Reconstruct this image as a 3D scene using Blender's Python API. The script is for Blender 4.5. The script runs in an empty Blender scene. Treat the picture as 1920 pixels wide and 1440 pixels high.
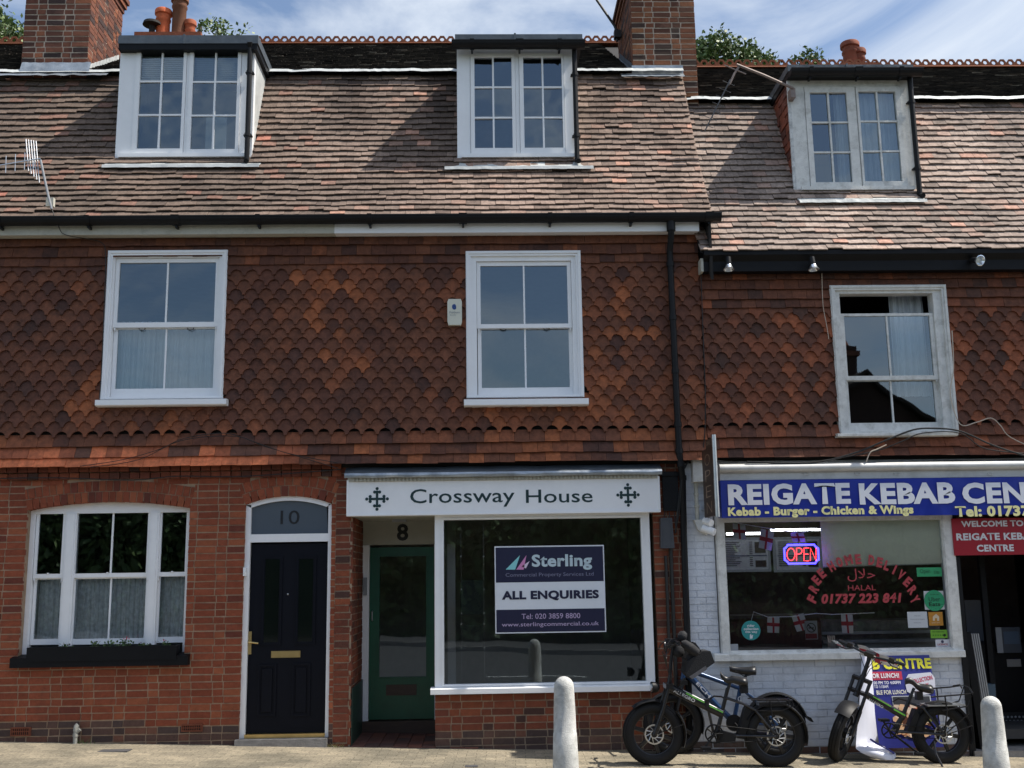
import bpy, math, random
from mathutils import Vector, Matrix
rnd = random.Random(11)
SC = bpy.context.scene
COL = SC.collection

# ---------------------------------------------------------------- camera
PITCH, YAW, ROLL, FPX = .1805, .0272, -.0149, 2000.0
CAM = Vector((0, -11.8, 1.80))
_cp, _sp, _cy, _sy = math.cos(PITCH), math.sin(PITCH), math.cos(YAW), math.sin(YAW)
FW = Vector((_sy * _cp, _cy * _cp, _sp))
_rt = Vector((_cy, -_sy, 0))
_up = _rt.cross(FW)
RT = _rt * math.cos(ROLL) + _up * math.sin(ROLL)
UP = -_rt * math.sin(ROLL) + _up * math.cos(ROLL)
cd = bpy.data.cameras.new('camera')
cam = bpy.data.objects.new('camera', cd)
COL.objects.link(cam)
M = Matrix.Identity(4)
for i in range(3):
    M[i][0], M[i][1], M[i][2], M[i][3] = RT[i], UP[i], -FW[i], CAM[i]
cam.matrix_world = M
cd.sensor_width = 36
cd.lens = 36 * FPX / 1920
cd.clip_start = .1
cd.clip_end = 2000
SC.camera = cam

# ---------------------------------------------------------------- world, sun, exposure
SUN = Vector((.67, -.06, 1.0)).normalized()      # towards the sun: high on the right, grazing the fronts
w = bpy.data.worlds.new("World")
SC.world = w
w.use_nodes = True
nt = w.node_tree
bg = nt.nodes['Background']
sky = nt.nodes.new('ShaderNodeTexSky')
sky.sky_type = 'NISHITA'
sky.sun_disc = False
sky.sun_elevation = math.asin(SUN.z)
sky.sun_rotation = math.radians(100)
sky.air_density = 1.0
sky.dust_density = 1.5
tc = nt.nodes.new('ShaderNodeTexCoord')
mp = nt.nodes.new('ShaderNodeMapping')
mp.inputs['Scale'].default_value = (1.0, 1.0, 2.6)
mp.inputs['Rotation'].default_value = (.6, .1, 3.4)
n1 = nt.nodes.new('ShaderNodeTexNoise')
n1.inputs['Scale'].default_value = 3.4
n1.inputs['Detail'].default_value = 8
n1.inputs['Roughness'].default_value = .56
n1.inputs['Distortion'].default_value = .5
rp = nt.nodes.new('ShaderNodeValToRGB')
rp.color_ramp.elements[0].position = .42
rp.color_ramp.elements[1].position = .66
mx = nt.nodes.new('ShaderNodeMix')
mx.data_type = 'RGBA'
mx.inputs[7].default_value = (5.0, 5.45, 6.05, 1)
nt.links.new(tc.outputs['Generated'], mp.inputs[0])
nt.links.new(mp.outputs[0], n1.inputs['Vector'])
sx = nt.nodes.new('ShaderNodeSeparateXYZ')
ma = nt.nodes.new('ShaderNodeMath')              # the cloud bank stands on the far side of the roofs; the sky behind the camera is clearer
ma.operation = 'MULTIPLY_ADD'
ma.inputs[1].default_value = .045
nt.links.new(tc.outputs['Generated'], sx.inputs[0])
nt.links.new(sx.outputs['Y'], ma.inputs[0])
nt.links.new(n1.outputs[0], ma.inputs[2])
nt.links.new(ma.outputs[0], rp.inputs[0])
nt.links.new(rp.outputs[0], mx.inputs[0])
nt.links.new(sky.outputs[0], mx.inputs[6])
nt.links.new(mx.outputs[2], bg.inputs['Color'])
bg.inputs['Strength'].default_value = .13
ld = bpy.data.lights.new('sun', 'SUN')
ld.energy = 5.0
ld.angle = math.radians(.55)
ld.color = (1, .94, .85)
lo = bpy.data.objects.new('sun', ld)
lo.rotation_euler = SUN.to_track_quat('Z', 'Y').to_euler()
lo.location = (20, -10, 30)
COL.objects.link(lo)
vs = SC.view_settings
vs.view_transform = 'Standard'
vs.look = 'None'
vs.exposure = .4
vs.gamma = 1
SC.cycles.max_bounces = 8
SC.cycles.transparent_max_bounces = 16
SC.cycles.use_denoising = True

# ---------------------------------------------------------------- measuring helpers
def ray(px, py):
    return FW + RT * ((px - 960) / FPX) - UP * ((py - 720) / FPX)

def P(px, py, Y=0.):
    d = ray(px, py)
    t = (Y - CAM.y) / d.y
    return CAM.x + t * d.x, CAM.z + t * d.z

def V3(px, py, Y=0.):
    x, z = P(px, py, Y)
    return Vector((x, Y, z))

def R(l, t, r, b, Y=0.):
    xm, zm = (l + r) / 2, (t + b) / 2
    return P(l, zm, Y)[0], P(r, zm, Y)[0], P(xm, b, Y)[1], P(xm, t, Y)[1]

def proj(x, y, z):
    v = Vector((x, y, z)) - CAM
    return 960 + FPX * v.dot(RT) / v.dot(FW), 720 - FPX * v.dot(UP) / v.dot(FW)

def gz(x, y=0):
    return .0353 - .0322 * x

# ---------------------------------------------------------------- mesh builder
ORG = {}

class MB:
    def __init__(s):
        s.v, s.f, s.c = [], [], []
        s.col = (1, 1, 1)

    def add(s, vs_, fs, col=None):
        n = len(s.v)
        s.v += [tuple(p) for p in vs_]
        for f in fs:
            s.f.append([i + n for i in f])
            s.c.append(col or s.col)

    def quad(s, a, b, c, d, col=None):
        s.add((a, b, c, d), ((0, 1, 2, 3),), col)

    def box(s, x0, x1, y0, y1, z0, z1, col=None, j=0):
        q = lambda: rnd.uniform(-j, j) if j else 0
        vs_ = [(x + q(), y, z + q()) for z in (z0, z1) for y in (y0, y1) for x in (x0, x1)]
        s.add(vs_, ((0, 1, 5, 4), (1, 3, 7, 5), (3, 2, 6, 7), (2, 0, 4, 6), (4, 5, 7, 6), (0, 2, 3, 1)), col)

    def rect(s, x0, x1, z0, z1, y, col=None):
        s.quad((x0, y, z0), (x1, y, z0), (x1, y, z1), (x0, y, z1), col)

    def frame(s, x0, x1, z0, z1, wl, y0, y1, wt=None, wb=None, wr=None, col=None):
        wt = wl if wt is None else wt
        wb = wl if wb is None else wb
        wr = wl if wr is None else wr
        s.box(x0, x0 + wl, y0, y1, z0, z1, col)
        s.box(x1 - wr, x1, y0, y1, z0, z1, col)
        s.box(x0 + wl, x1 - wr, y0, y1, z1 - wt, z1, col)
        s.box(x0 + wl, x1 - wr, y0, y1, z0, z0 + wb, col)

    def prism(s, poly, y0, y1, col=None, axis='y'):
        n = len(poly)
        if axis == 'y':
            g = lambda p, t: (p[0], t, p[1])
        elif axis == 'x':
            g = lambda p, t: (t, p[0], p[1])
        else:
            g = lambda p, t: (p[0], p[1], t)
        vs_ = [g(p, y0) for p in poly] + [g(p, y1) for p in poly]
        fs = [list(range(n)), list(range(2 * n - 1, n - 1, -1))]
        fs += [[i, i + n, (i + 1) % n + n, (i + 1) % n] for i in range(n)]
        s.add(vs_, fs, col)

    def tube(s, pts, r, n=8, col=None, closed=False, caps=True):
        pts = [Vector(p) for p in pts]
        rr = r if isinstance(r, (list, tuple)) else [r] * len(pts)
        rings = []
        prev = None
        N = len(pts)
        for i, p in enumerate(pts):
            if closed:
                t = pts[(i + 1) % N] - pts[i - 1]
            else:
                t = pts[min(i + 1, N - 1)] - pts[max(i - 1, 0)]
            t.normalize()
            a = prev if prev else (Vector((0, 0, 1)) if abs(t.z) < .9 else Vector((1, 0, 0)))
            b = t.cross(a).normalized()
            a = b.cross(t).normalized()
            prev = a
            rings.append([p + (a * math.cos(k * 2 * math.pi / n) + b * math.sin(k * 2 * math.pi / n)) * rr[i] for k in range(n)])
        vs_ = [q for g in rings for q in g]
        fs = []
        for i in range(N if closed else N - 1):
            j = (i + 1) % N
            for k in range(n):
                fs.append((i * n + k, i * n + (k + 1) % n, j * n + (k + 1) % n, j * n + k))
        if caps and not closed:
            fs += [list(range(n))[::-1], [(N - 1) * n + k for k in range(n)]]
        s.add(vs_, fs, col)

    def lathe(s, prof, c, n=20, ax=None, col=None):
        """prof: (radius, height) pairs about an axis through c"""
        c = Vector(c)
        ax = Vector(ax or (0, 0, 1)).normalized()
        a = ax.cross(Vector((0, 0, 1)) if abs(ax.z) < .9 else Vector((1, 0, 0))).normalized()
        b = ax.cross(a)
        vs_ = []
        for r_, h_ in prof:
            for k in range(n):
                t = k * 2 * math.pi / n
                vs_.append(c + ax * h_ + (a * math.cos(t) + b * math.sin(t)) * r_)
        fs = []
        for i in range(len(prof) - 1):
            for k in range(n):
                fs.append((i * n + k, i * n + (k + 1) % n, (i + 1) * n + (k + 1) % n, (i + 1) * n + k))
        fs += [list(range(n))[::-1], [(len(prof) - 1) * n + k for k in range(n)]]
        s.add(vs_, fs, col)

    def grid(s, fn, nu, nv, col=None):
        vs_ = [fn(i / nu, j / nv) for j in range(nv + 1) for i in range(nu + 1)]
        fs = [(j * (nu + 1) + i, j * (nu + 1) + i + 1, (j + 1) * (nu + 1) + i + 1, (j + 1) * (nu + 1) + i) for j in range(nv) for i in range(nu)]
        s.add(vs_, fs, col)

    def text(s, body, x0, x1, z0, z1, y, bold=0., shear=0., rot=0., col=None, xf=None, space=1.):
        tv, tf = text_geo(body, bold, shear, space)
        ax = min(p[0] for p in tv); bx = max(p[0] for p in tv)
        az = min(p[1] for p in tv); bz = max(p[1] for p in tv)
        cx, cz = (x0 + x1) / 2, (z0 + z1) / 2
        out = []
        for a, b in tv:
            u = x0 + (a - ax) / (bx - ax) * (x1 - x0) - cx
            v = z0 + (b - az) / (bz - az) * (z1 - z0) - cz
            c_, s_ = math.cos(rot), math.sin(rot)
            q = (cx + u * c_ - v * s_, y, cz + u * s_ + v * c_)
            out.append(xf(q) if xf else q)
        s.add(out, tf, col)

    def panes(s, x0, x1, z0, z1, y, cols=1, rows=1, tilt=.004):
        """separate panes, each puttied in at its own slight angle"""
        for i in range(cols):
            for j in range(rows):
                a, b = x0 + (x1 - x0) * i / cols, x0 + (x1 - x0) * (i + 1) / cols
                c, d = z0 + (z1 - z0) * j / rows, z0 + (z1 - z0) * (j + 1) / rows
                h, v = rnd.uniform(-tilt, tilt) * (b - a) / .45, rnd.uniform(-tilt, tilt) * (d - c) / .45
                s.quad((a, y - h - v, c), (b, y + h - v, c), (b, y + h + v, d), (a, y - h + v, d))

    def build(s, name, mat, parent=None, smooth=False, angle=40, loc=None):
        o0 = ORG[parent.name] if parent is not None else Vector(loc or (0, 0, 0))
        me = bpy.data.meshes.new(name)
        me.from_pydata([(p[0] - o0[0], p[1] - o0[1], p[2] - o0[2]) for p in s.v], [], s.f)
        ca = me.color_attributes.new('Tint', 'FLOAT_COLOR', 'CORNER')
        arr = []
        for f, c in zip(s.f, s.c):
            arr += [c[0], c[1], c[2], 1.0] * len(f)
        ca.data.foreach_set('color', arr)
        me.materials.append(mat)
        if smooth:
            me.polygons.foreach_set('use_smooth', [True] * len(me.polygons))
            me.set_sharp_from_angle(angle=math.radians(angle))
        me.update()
        ob = bpy.data.objects.new(name, me)
        COL.objects.link(ob)
        if parent is not None:
            ob.parent = parent
        else:
            ob.location = o0
        ORG[ob.name] = o0
        return ob

_tc = {}

import os
FONT_KEY = 'latin'
FONTS = {}
for _k, _f in (('arabic', 'NotoSansArabic-VariableFont_wdth,wght.woff2'),):      # fonts that ship with Blender
    try:
        FONTS[_k] = bpy.data.fonts.load(os.path.join(bpy.utils.system_resource('DATAFILES', path='fonts'), _f))
    except Exception:
        FONTS[_k] = None

def embolden(V_, F_, w_):
    """heavier letters: every outline vertex moves outwards by w_"""
    if not w_:
        return V_, F_
    use = {}
    for f in F_:
        ar = sum(V_[f[i]][0] * V_[f[(i + 1) % len(f)]][1] - V_[f[(i + 1) % len(f)]][0] * V_[f[i]][1] for i in range(len(f)))
        g = f if ar > 0 else f[::-1]
        for i in range(len(g)):
            e = (g[i], g[(i + 1) % len(g)])
            if (e[1], e[0]) in use: use.pop((e[1], e[0]))
            else: use[e] = 1
    nr = {}
    for a, b in use:
        dx, dy = V_[b][0] - V_[a][0], V_[b][1] - V_[a][1]
        L = math.hypot(dx, dy)
        if L < 1e-7: continue
        for q in (a, b):
            nr.setdefault(q, []).append((dy / L, -dx / L))
    out = list(V_)
    for q, ns in nr.items():
        sx, sy = sum(n[0] for n in ns), sum(n[1] for n in ns)
        L = math.hypot(sx, sy)
        if L < 1e-6: continue
        sx, sy = sx / L, sy / L
        c = max(.55, sx * ns[0][0] + sy * ns[0][1])
        out[q] = (V_[q][0] + sx * w_ / c, V_[q][1] + sy * w_ / c)
    return out, F_

def text_geo(body, bold=0., shear=0., space=1.):
    space = space + bold * 1.6
    k = (body, bold, shear, space, FONT_KEY)
    if k not in _tc:
        cu = bpy.data.curves.new('lettering', 'FONT')
        cu.body = body
        cu.size = 1
        cu.shear = shear
        cu.space_character = space
        cu.resolution_u = 3
        if FONTS.get(FONT_KEY): cu.font = FONTS[FONT_KEY]
        ob = bpy.data.objects.new('lettering', cu)
        COL.objects.link(ob)
        bpy.context.view_layer.update()
        dg = bpy.context.evaluated_depsgraph_get()
        me = bpy.data.meshes.new_from_object(ob.evaluated_get(dg))
        _tc[k] = embolden([(v.co.x, v.co.y) for v in me.vertices], [list(p.vertices) for p in me.polygons], bold)
        bpy.data.objects.remove(ob)
        bpy.data.curves.remove(cu)
        bpy.data.meshes.remove(me)
    return _tc[k]

def tag(o, label=None, cat=None, group=None, kind=None):
    if label: o['label'] = label
    if cat: o['category'] = cat
    if group: o['group'] = group
    if kind: o['kind'] = kind
    return o

def thing(name, label, cat, loc, group=None):
    o = bpy.data.objects.new(name, None)
    o.empty_display_size = .2
    o.location = loc
    COL.objects.link(o)
    ORG[o.name] = Vector(loc)
    return tag(o, label, cat, group)

def copy_tree(o, parent=None):
    c = o.copy()
    COL.objects.link(c)
    if parent is not None:
        c.parent = parent
    for ch in list(o.children):
        copy_tree(ch, c)
    return c

# ---------------------------------------------------------------- materials
def lin(r, g, b):
    f = lambda c: (c / 255 / 12.92) if c / 255 <= .04045 else ((c / 255 + .055) / 1.055) ** 2.4
    return f(r), f(g), f(b)

def mat(name, col=None, rough=.6, metal=0., tint=False, var=.2, vscale=8., bump=0., bscale=60., spec=.5, fine=0., stain=None, stain_amt=.5, stain_scale=1.5, stretch=None):
    m = bpy.data.materials.new(name)
    m.use_nodes = True
    n = m.node_tree.nodes
    l = m.node_tree.links
    b = n['Principled BSDF']
    b.inputs['Roughness'].default_value = rough
    b.inputs['Metallic'].default_value = metal
    b.inputs['Specular IOR Level'].default_value = spec
    t = n.new('ShaderNodeTexCoord')
    vec = t.outputs['Object']
    if stretch:
        mp_ = n.new('ShaderNodeMapping')
        mp_.inputs['Scale'].default_value = stretch
        l.new(vec, mp_.inputs[0])
        vec = mp_.outputs[0]
    if tint:
        a = n.new('ShaderNodeAttribute')
        a.attribute_name = 'Tint'
        src = a.outputs['Color']
        if col:
            mm = n.new('ShaderNodeMix'); mm.data_type = 'RGBA'; mm.blend_type = 'MULTIPLY'
            mm.inputs[0].default_value = 1
            mm.inputs[7].default_value = (*col, 1)
            l.new(src, mm.inputs[6]); src = mm.outputs[2]
    else:
        a = n.new('ShaderNodeRGB')
        a.outputs[0].default_value = (*col, 1)
        src = a.outputs[0]
    if var:
        no = n.new('ShaderNodeTexNoise')
        no.inputs['Scale'].default_value = vscale
        no.inputs['Detail'].default_value = 6
        no.inputs['Roughness'].default_value = .65
        l.new(vec, no.inputs['Vector'])
        mr = n.new('ShaderNodeMapRange')
        mr.inputs['From Min'].default_value = .25
        mr.inputs['From Max'].default_value = .75
        mr.inputs['To Min'].default_value = 1 - var
        mr.inputs['To Max'].default_value = 1 + var
        l.new(no.outputs[0], mr.inputs[0])
        mu = n.new('ShaderNodeMix'); mu.data_type = 'RGBA'; mu.blend_type = 'MULTIPLY'
        mu.inputs[0].default_value = 1
        l.new(src, mu.inputs[6]); l.new(mr.outputs[0], mu.inputs[7])
        src = mu.outputs[2]
    if stain:
        no = n.new('ShaderNodeTexNoise')
        no.inputs['Scale'].default_value = stain_scale
        no.inputs['Detail'].default_value = 7
        no.inputs['Roughness'].default_value = .7
        l.new(vec, no.inputs['Vector'])
        cr = n.new('ShaderNodeValToRGB')
        cr.color_ramp.elements[0].position = .5
        cr.color_ramp.elements[1].position = .72
        cr.color_ramp.elements[1].color = (stain_amt,) * 3 + (1,)
        l.new(no.outputs[0], cr.inputs[0])
        mu = n.new('ShaderNodeMix'); mu.data_type = 'RGBA'
        l.new(cr.outputs[0], mu.inputs[0]); l.new(src, mu.inputs[6])
        mu.inputs[7].default_value = (*stain, 1)
        src = mu.outputs[2]
    l.new(src, b.inputs['Base Color'])
    if bump:
        no = n.new('ShaderNodeTexNoise')
        no.inputs['Scale'].default_value = bscale
        no.inputs['Detail'].default_value = 5
        l.new(vec, no.inputs['Vector'])
        bu = n.new('ShaderNodeBump')
        bu.inputs['Strength'].default_value = bump
        bu.inputs['Distance'].default_value = .01
        l.new(no.outputs[0], bu.inputs['Height'])
        l.new(bu.outputs[0], b.inputs['Normal'])
    return m

def glass_mat(name, tintc=(.86, .9, .88), wav=.02, boost=1.9, wscale=1.5):
    m = bpy.data.materials.new(name)
    m.use_nodes = True
    n = m.node_tree.nodes
    l = m.node_tree.links
    n.remove(n['Principled BSDF'])
    out = n['Material Output']
    tr = n.new('ShaderNodeBsdfTransparent'); tr.inputs[0].default_value = (*tintc, 1)
    gl = n.new('ShaderNodeBsdfGlossy'); gl.inputs['Roughness'].default_value = .012
    gl.inputs['Color'].default_value = (.8, .92, 1, 1)
    fr = n.new('ShaderNodeFresnel'); fr.inputs['IOR'].default_value = 1.5
    mu = n.new('ShaderNodeMath'); mu.operation = 'MULTIPLY'; mu.use_clamp = True
    mu.inputs[1].default_value = boost
    mi = n.new('ShaderNodeMixShader')
    l.new(fr.outputs[0], mu.inputs[0]); l.new(mu.outputs[0], mi.inputs[0])
    l.new(tr.outputs[0], mi.inputs[1]); l.new(gl.outputs[0], mi.inputs[2])
    l.new(mi.outputs[0], out.inputs['Surface'])
    t = n.new('ShaderNodeTexCoord')
    no = n.new('ShaderNodeTexNoise'); no.inputs['Scale'].default_value = wscale; no.inputs['Detail'].default_value = 1
    bu = n.new('ShaderNodeBump'); bu.inputs['Strength'].default_value = wav; bu.inputs['Distance'].default_value = .1
    l.new(t.outputs['Object'], no.inputs['Vector']); l.new(no.outputs[0], bu.inputs['Height'])
    l.new(bu.outputs[0], gl.inputs['Normal'])
    return m

def emit_mat(name, col, s):
    m = bpy.data.materials.new(name)
    m.use_nodes = True
    b = m.node_tree.nodes['Principled BSDF']
    b.inputs['Base Color'].default_value = (*col, 1)
    b.inputs['Emission Color'].default_value = (*col, 1)
    b.inputs['Emission Strength'].default_value = s
    return m

T = {}
T['brick'] = mat('brick', tint=True, rough=.85, var=.22, vscale=18, bump=.5, bscale=70, spec=.25, stain=(.035, .028, .025), stain_amt=.35, stain_scale=2.2)
T['mortar'] = mat('mortar', (.36, .26, .18), .95, var=.3, vscale=9, bump=.6, bscale=120, spec=.1)
T['darkmortar'] = mat('dark_mortar', (.3, .23, .165), .95, var=.35, vscale=9, bump=.6, bscale=120, spec=.1)
T['palemortar'] = mat('lime_mortar', (.5, .42, .34), .95, var=.3, vscale=9, bump=.6, bscale=120, spec=.1)
T['whitebrick'] = mat('white_painted_brick', tint=True, rough=.6, var=.08, vscale=10, bump=.35, bscale=50, stain=(.3, .31, .32), stain_amt=.5, stain_scale=3)
T['hung'] = mat('hung_tile_clay', tint=True, rough=.72, var=.42, vscale=17, bump=.5, bscale=60, spec=.3, stain=(.035, .025, .022), stain_amt=.45, stain_scale=2.3)
T['rooft'] = mat('roof_tile_clay', tint=True, rough=.9, var=.38, vscale=22, bump=.6, bscale=60, spec=.2, stain=(.055, .047, .04), stain_amt=.6, stain_scale=2.2)
T['oldroof'] = mat('mossy_roof_tile', tint=True, rough=.95, var=.5, vscale=10, bump=.6, bscale=50, spec=.1)
T['felt'] = mat('roof_felt', (.02, .018, .017), .95, var=.2)
T['ridge'] = mat('ridge_clay', (.2, .075, .04), .85, var=.35, vscale=8, bump=.3, spec=.2)
T['potclay'] = mat('pot_clay', tint=True, rough=.8, var=.35, vscale=6, bump=.3, spec=.25, stain=(.06, .05, .04), stain_amt=.5, stain_scale=3)
T['lead'] = mat('lead_sheet', (.3, .34, .38), .42, .55, var=.45, vscale=4, bump=.5, bscale=14, stain=(.6, .63, .64), stain_amt=.8, stain_scale=3)
T['leadpale'] = mat('pale_lead_flashing', (.5, .52, .51), .5, .1, var=.25, vscale=5, bump=.5, bscale=14, stain=(.35, .36, .37), stain_amt=.5, stain_scale=4)
T['leaddark'] = mat('dark_lead', (.09, .105, .12), .5, .3, var=.35, vscale=4, bump=.4, bscale=14)
T['white'] = mat('white_gloss_paint', (.84, .85, .86), .35, var=.04, vscale=5, bump=.06, bscale=25)
T['oldwhite'] = mat('weathered_white_paint', (.68, .68, .65), .6, var=.16, vscale=10, bump=.3, bscale=60, stain=(.26, .25, .21), stain_amt=.55, stain_scale=8)
T['dirtywhite'] = mat('dirty_white_paint', (.5, .49, .42), .65, var=.2, vscale=6, bump=.2, stain=(.16, .15, .12), stain_amt=.6, stain_scale=6)
T['black'] = mat('black_gloss', (.006, .0065, .008), .5, var=.2, spec=.18)
T['blackplastic'] = mat('black_plastic', (.009, .0095, .011), .5, spec=.22, var=.25, vscale=5)
T['doorblack'] = mat('black_door_paint', (.0035, .0045, .009), .5, spec=.16, var=.15, bump=.04, bscale=40)
T['brass'] = mat('brass', (.62, .46, .2), .32, .9, var=.15)
T['steel'] = mat('steel', (.55, .56, .57), .3, .9, var=.15)
T['grey'] = mat('grey_metal', (.3, .31, .32), .45, .4, var=.15)
T['green'] = mat('green_door_paint', (.006, .085, .045), .38, var=.2, vscale=5, bump=.08)
T['beige'] = mat('beige_panel', (.42, .42, .36), .5, var=.06)
T['curtain'] = mat('net_curtain', (.62, .66, .7), .9, var=.12, vscale=3)
T['lace'] = mat('lace_curtain', (.8, .8, .82), .9, var=.35, vscale=22, bump=.2)
T['blind'] = mat('slat_blind', (.5, .54, .58), .6, var=.05)
T['room'] = mat('room_plaster', (.5, .49, .45), .9, var=.1)
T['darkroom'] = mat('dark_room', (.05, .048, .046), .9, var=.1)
T['glass'] = glass_mat('window_glass', boost=4.2, wav=.03)
T['oldglass'] = glass_mat('old_window_glass', wav=.06, wscale=2.5, boost=4.2)
T['shopglass'] = glass_mat('shop_glass', (.94, .94, .915), wav=.012, boost=3.3)
T['frost'] = mat('frosted_fanlight', (.075, .095, .12), .25, var=.03)
T['conc'] = mat('bollard_concrete', (.54, .54, .51), .9, var=.26, vscale=14, bump=.7, bscale=110, stain=(.24, .24, .22), stain_amt=.8, stain_scale=6)
T['tread'] = mat('tyre_rubber', (.0085, .0085, .009), .7, spec=.3, var=.35, vscale=9, bump=.2)
T['rim'] = mat('black_alloy', (.035, .035, .038), .32, .6, var=.2)
T['bikeblack'] = mat('bike_black_paint', (.012, .012, .014), .28, .1, var=.1)
T['bikeblue'] = mat('bike_blue_paint', (.008, .035, .1), .3, .2, var=.15)
T['leather'] = mat('black_saddle', (.011, .011, .012), .4, var=.2, bump=.1)
T['fabric'] = mat('black_bag_fabric', (.007, .0075, .01), .8, var=.3, bump=.4, bscale=80)
T['vinyl'] = mat('lettering_vinyl', tint=True, rough=.4, var=.03)
T['print'] = mat('printed_sheet', tint=True, rough=.38, var=.05, vscale=4)
T['paper'] = mat('paper', tint=True, rough=.7, var=.05)
T['wood'] = mat('dark_timber', (.05, .028, .018), .5, var=.3, vscale=6, stretch=(1, 1, 8))
T['cable'] = mat('cable_sheath', (.012, .012, .012), .5, var=.1)
T['wcable'] = mat('pale_cable', (.5, .42, .34), .6, var=.1)
T['leaf'] = mat('leaf', tint=True, rough=.55, var=.25, vscale=3, spec=.4)
T['bark'] = mat('bark', (.09, .07, .05), .9, var=.35, bump=.6, bscale=20)
T['quarry'] = mat('quarry_tile', tint=True, rough=.6, var=.25, bump=.2)
T['stone'] = mat('step_stone', (.22, .21, .2), .85, var=.3, bump=.4, stain=(.05, .05, .05), stain_amt=.6, stain_scale=5)
T['darksteel'] = mat('dull_steel', (.12, .12, .125), .5, .4, var=.3)
T['silver'] = mat('silver_reflector', (.75, .8, .85), .22, .9, var=.1)
T['alu'] = mat('awning_aluminium', (.55, .55, .53), .45, .25, var=.12, vscale=5, stain=(.3, .3, .28), stain_amt=.5, stain_scale=4)
# ---------------------------------------------------------------- ground, road, far side
from mathutils import noise as mnoise

def nz(a, b, c=0.):
    return mnoise.noise(Vector((a, b, c)))

def pave_mat():
    m = mat('block_paving', (1, 1, 1), .9, var=.3, vscale=6, bump=.5, bscale=120, spec=.2)
    n, l = m.node_tree.nodes, m.node_tree.links
    b = n['Principled BSDF']
    t = n.new('ShaderNodeTexCoord')
    mp_ = n.new('ShaderNodeMapping'); mp_.inputs['Rotation'].default_value = (0, 0, math.radians(1.5))
    br = n.new('ShaderNodeTexBrick')
    br.inputs['Scale'].default_value = 1
    br.inputs['Brick Width'].default_value = .2
    br.inputs['Row Height'].default_value = .1
    br.inputs['Mortar Size'].default_value = .004
    br.inputs['Mortar Smooth'].default_value = .6
    br.inputs['Color1'].default_value = (.385, .34, .26, 1)
    br.inputs['Color2'].default_value = (.285, .255, .2, 1)
    br.inputs['Mortar'].default_value = (.17, .15, .11, 1)
    wv = n.new('ShaderNodeTexNoise'); wv.inputs['Scale'].default_value = 5
    vm = n.new('ShaderNodeMix'); vm.data_type = 'RGBA'; vm.blend_type = 'LINEAR_LIGHT'; vm.inputs[0].default_value = .012
    l.new(t.outputs['Object'], mp_.inputs[0]); l.new(mp_.outputs[0], vm.inputs[6]); l.new(wv.outputs['Color'], vm.inputs[7])
    l.new(vm.outputs[2], br.inputs['Vector'])
    no = n.new('ShaderNodeTexNoise'); no.inputs['Scale'].default_value = 45; no.inputs['Detail'].default_value = 6; no.inputs['Roughness'].default_value = .8
    cr = n.new('ShaderNodeValToRGB')
    cr.color_ramp.elements[0].position = .3; cr.color_ramp.elements[0].color = (.35, .35, .35, 1)
    cr.color_ramp.elements[1].position = .72; cr.color_ramp.elements[1].color = (1.35, 1.3, 1.2, 1)
    l.new(t.outputs['Object'], no.inputs['Vector']); l.new(no.outputs[0], cr.inputs[0])
    no2 = n.new('ShaderNodeTexNoise'); no2.inputs['Scale'].default_value = 1.3; no2.inputs['Detail'].default_value = 5
    cr2 = n.new('ShaderNodeValToRGB')
    cr2.color_ramp.elements[0].position = .4; cr2.color_ramp.elements[0].color = (.62, .64, .66, 1)
    cr2.color_ramp.elements[1].position = .6; cr2.color_ramp.elements[1].color = (1, 1, 1, 1)
    l.new(t.outputs['Object'], no2.inputs['Vector']); l.new(no2.outputs[0], cr2.inputs[0])
    m1 = n.new('ShaderNodeMix'); m1.data_type = 'RGBA'; m1.blend_type = 'MULTIPLY'; m1.inputs[0].default_value = 1
    m2 = n.new('ShaderNodeMix'); m2.data_type = 'RGBA'; m2.blend_type = 'MULTIPLY'; m2.inputs[0].default_value = 1
    l.new(br.outputs['Color'], m1.inputs[6]); l.new(cr.outputs[0], m1.inputs[7])
    l.new(m1.outputs[2], m2.inputs[6]); l.new(cr2.outputs[0], m2.inputs[7])
    l.new(m2.outputs[2], b.inputs['Base Color'])
    bu = n.new('ShaderNodeBump'); bu.inputs['Strength'].default_value = .5; bu.inputs['Distance'].default_value = .006; bu.invert = True
    l.new(br.outputs['Fac'], bu.inputs['Height'])
    old = b.inputs['Normal'].links[0].from_socket
    l.new(old, bu.inputs['Normal']); l.new(bu.outputs[0], b.inputs['Normal'])
    return m

T['pave'] = pave_mat()
T['asphalt'] = mat('asphalt', (.055, .055, .056), .9, var=.3, vscale=30, bump=.5, bscale=150)
T['grass'] = mat('verge_grass', (.05, .08, .025), .95, var=.5, vscale=5)
T['line'] = mat('road_paint', (.7, .7, .66), .7, var=.2)

def sheet(name, x0, x1, y0, y1, dz, m):
    mb = MB()
    mb.grid(lambda u, v: (x0 + (x1 - x0) * u, y0 + (y1 - y0) * v, gz(x0 + (x1 - x0) * u) + dz), 24, 2)
    return tag(mb.build(name, m), kind='structure')

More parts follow.
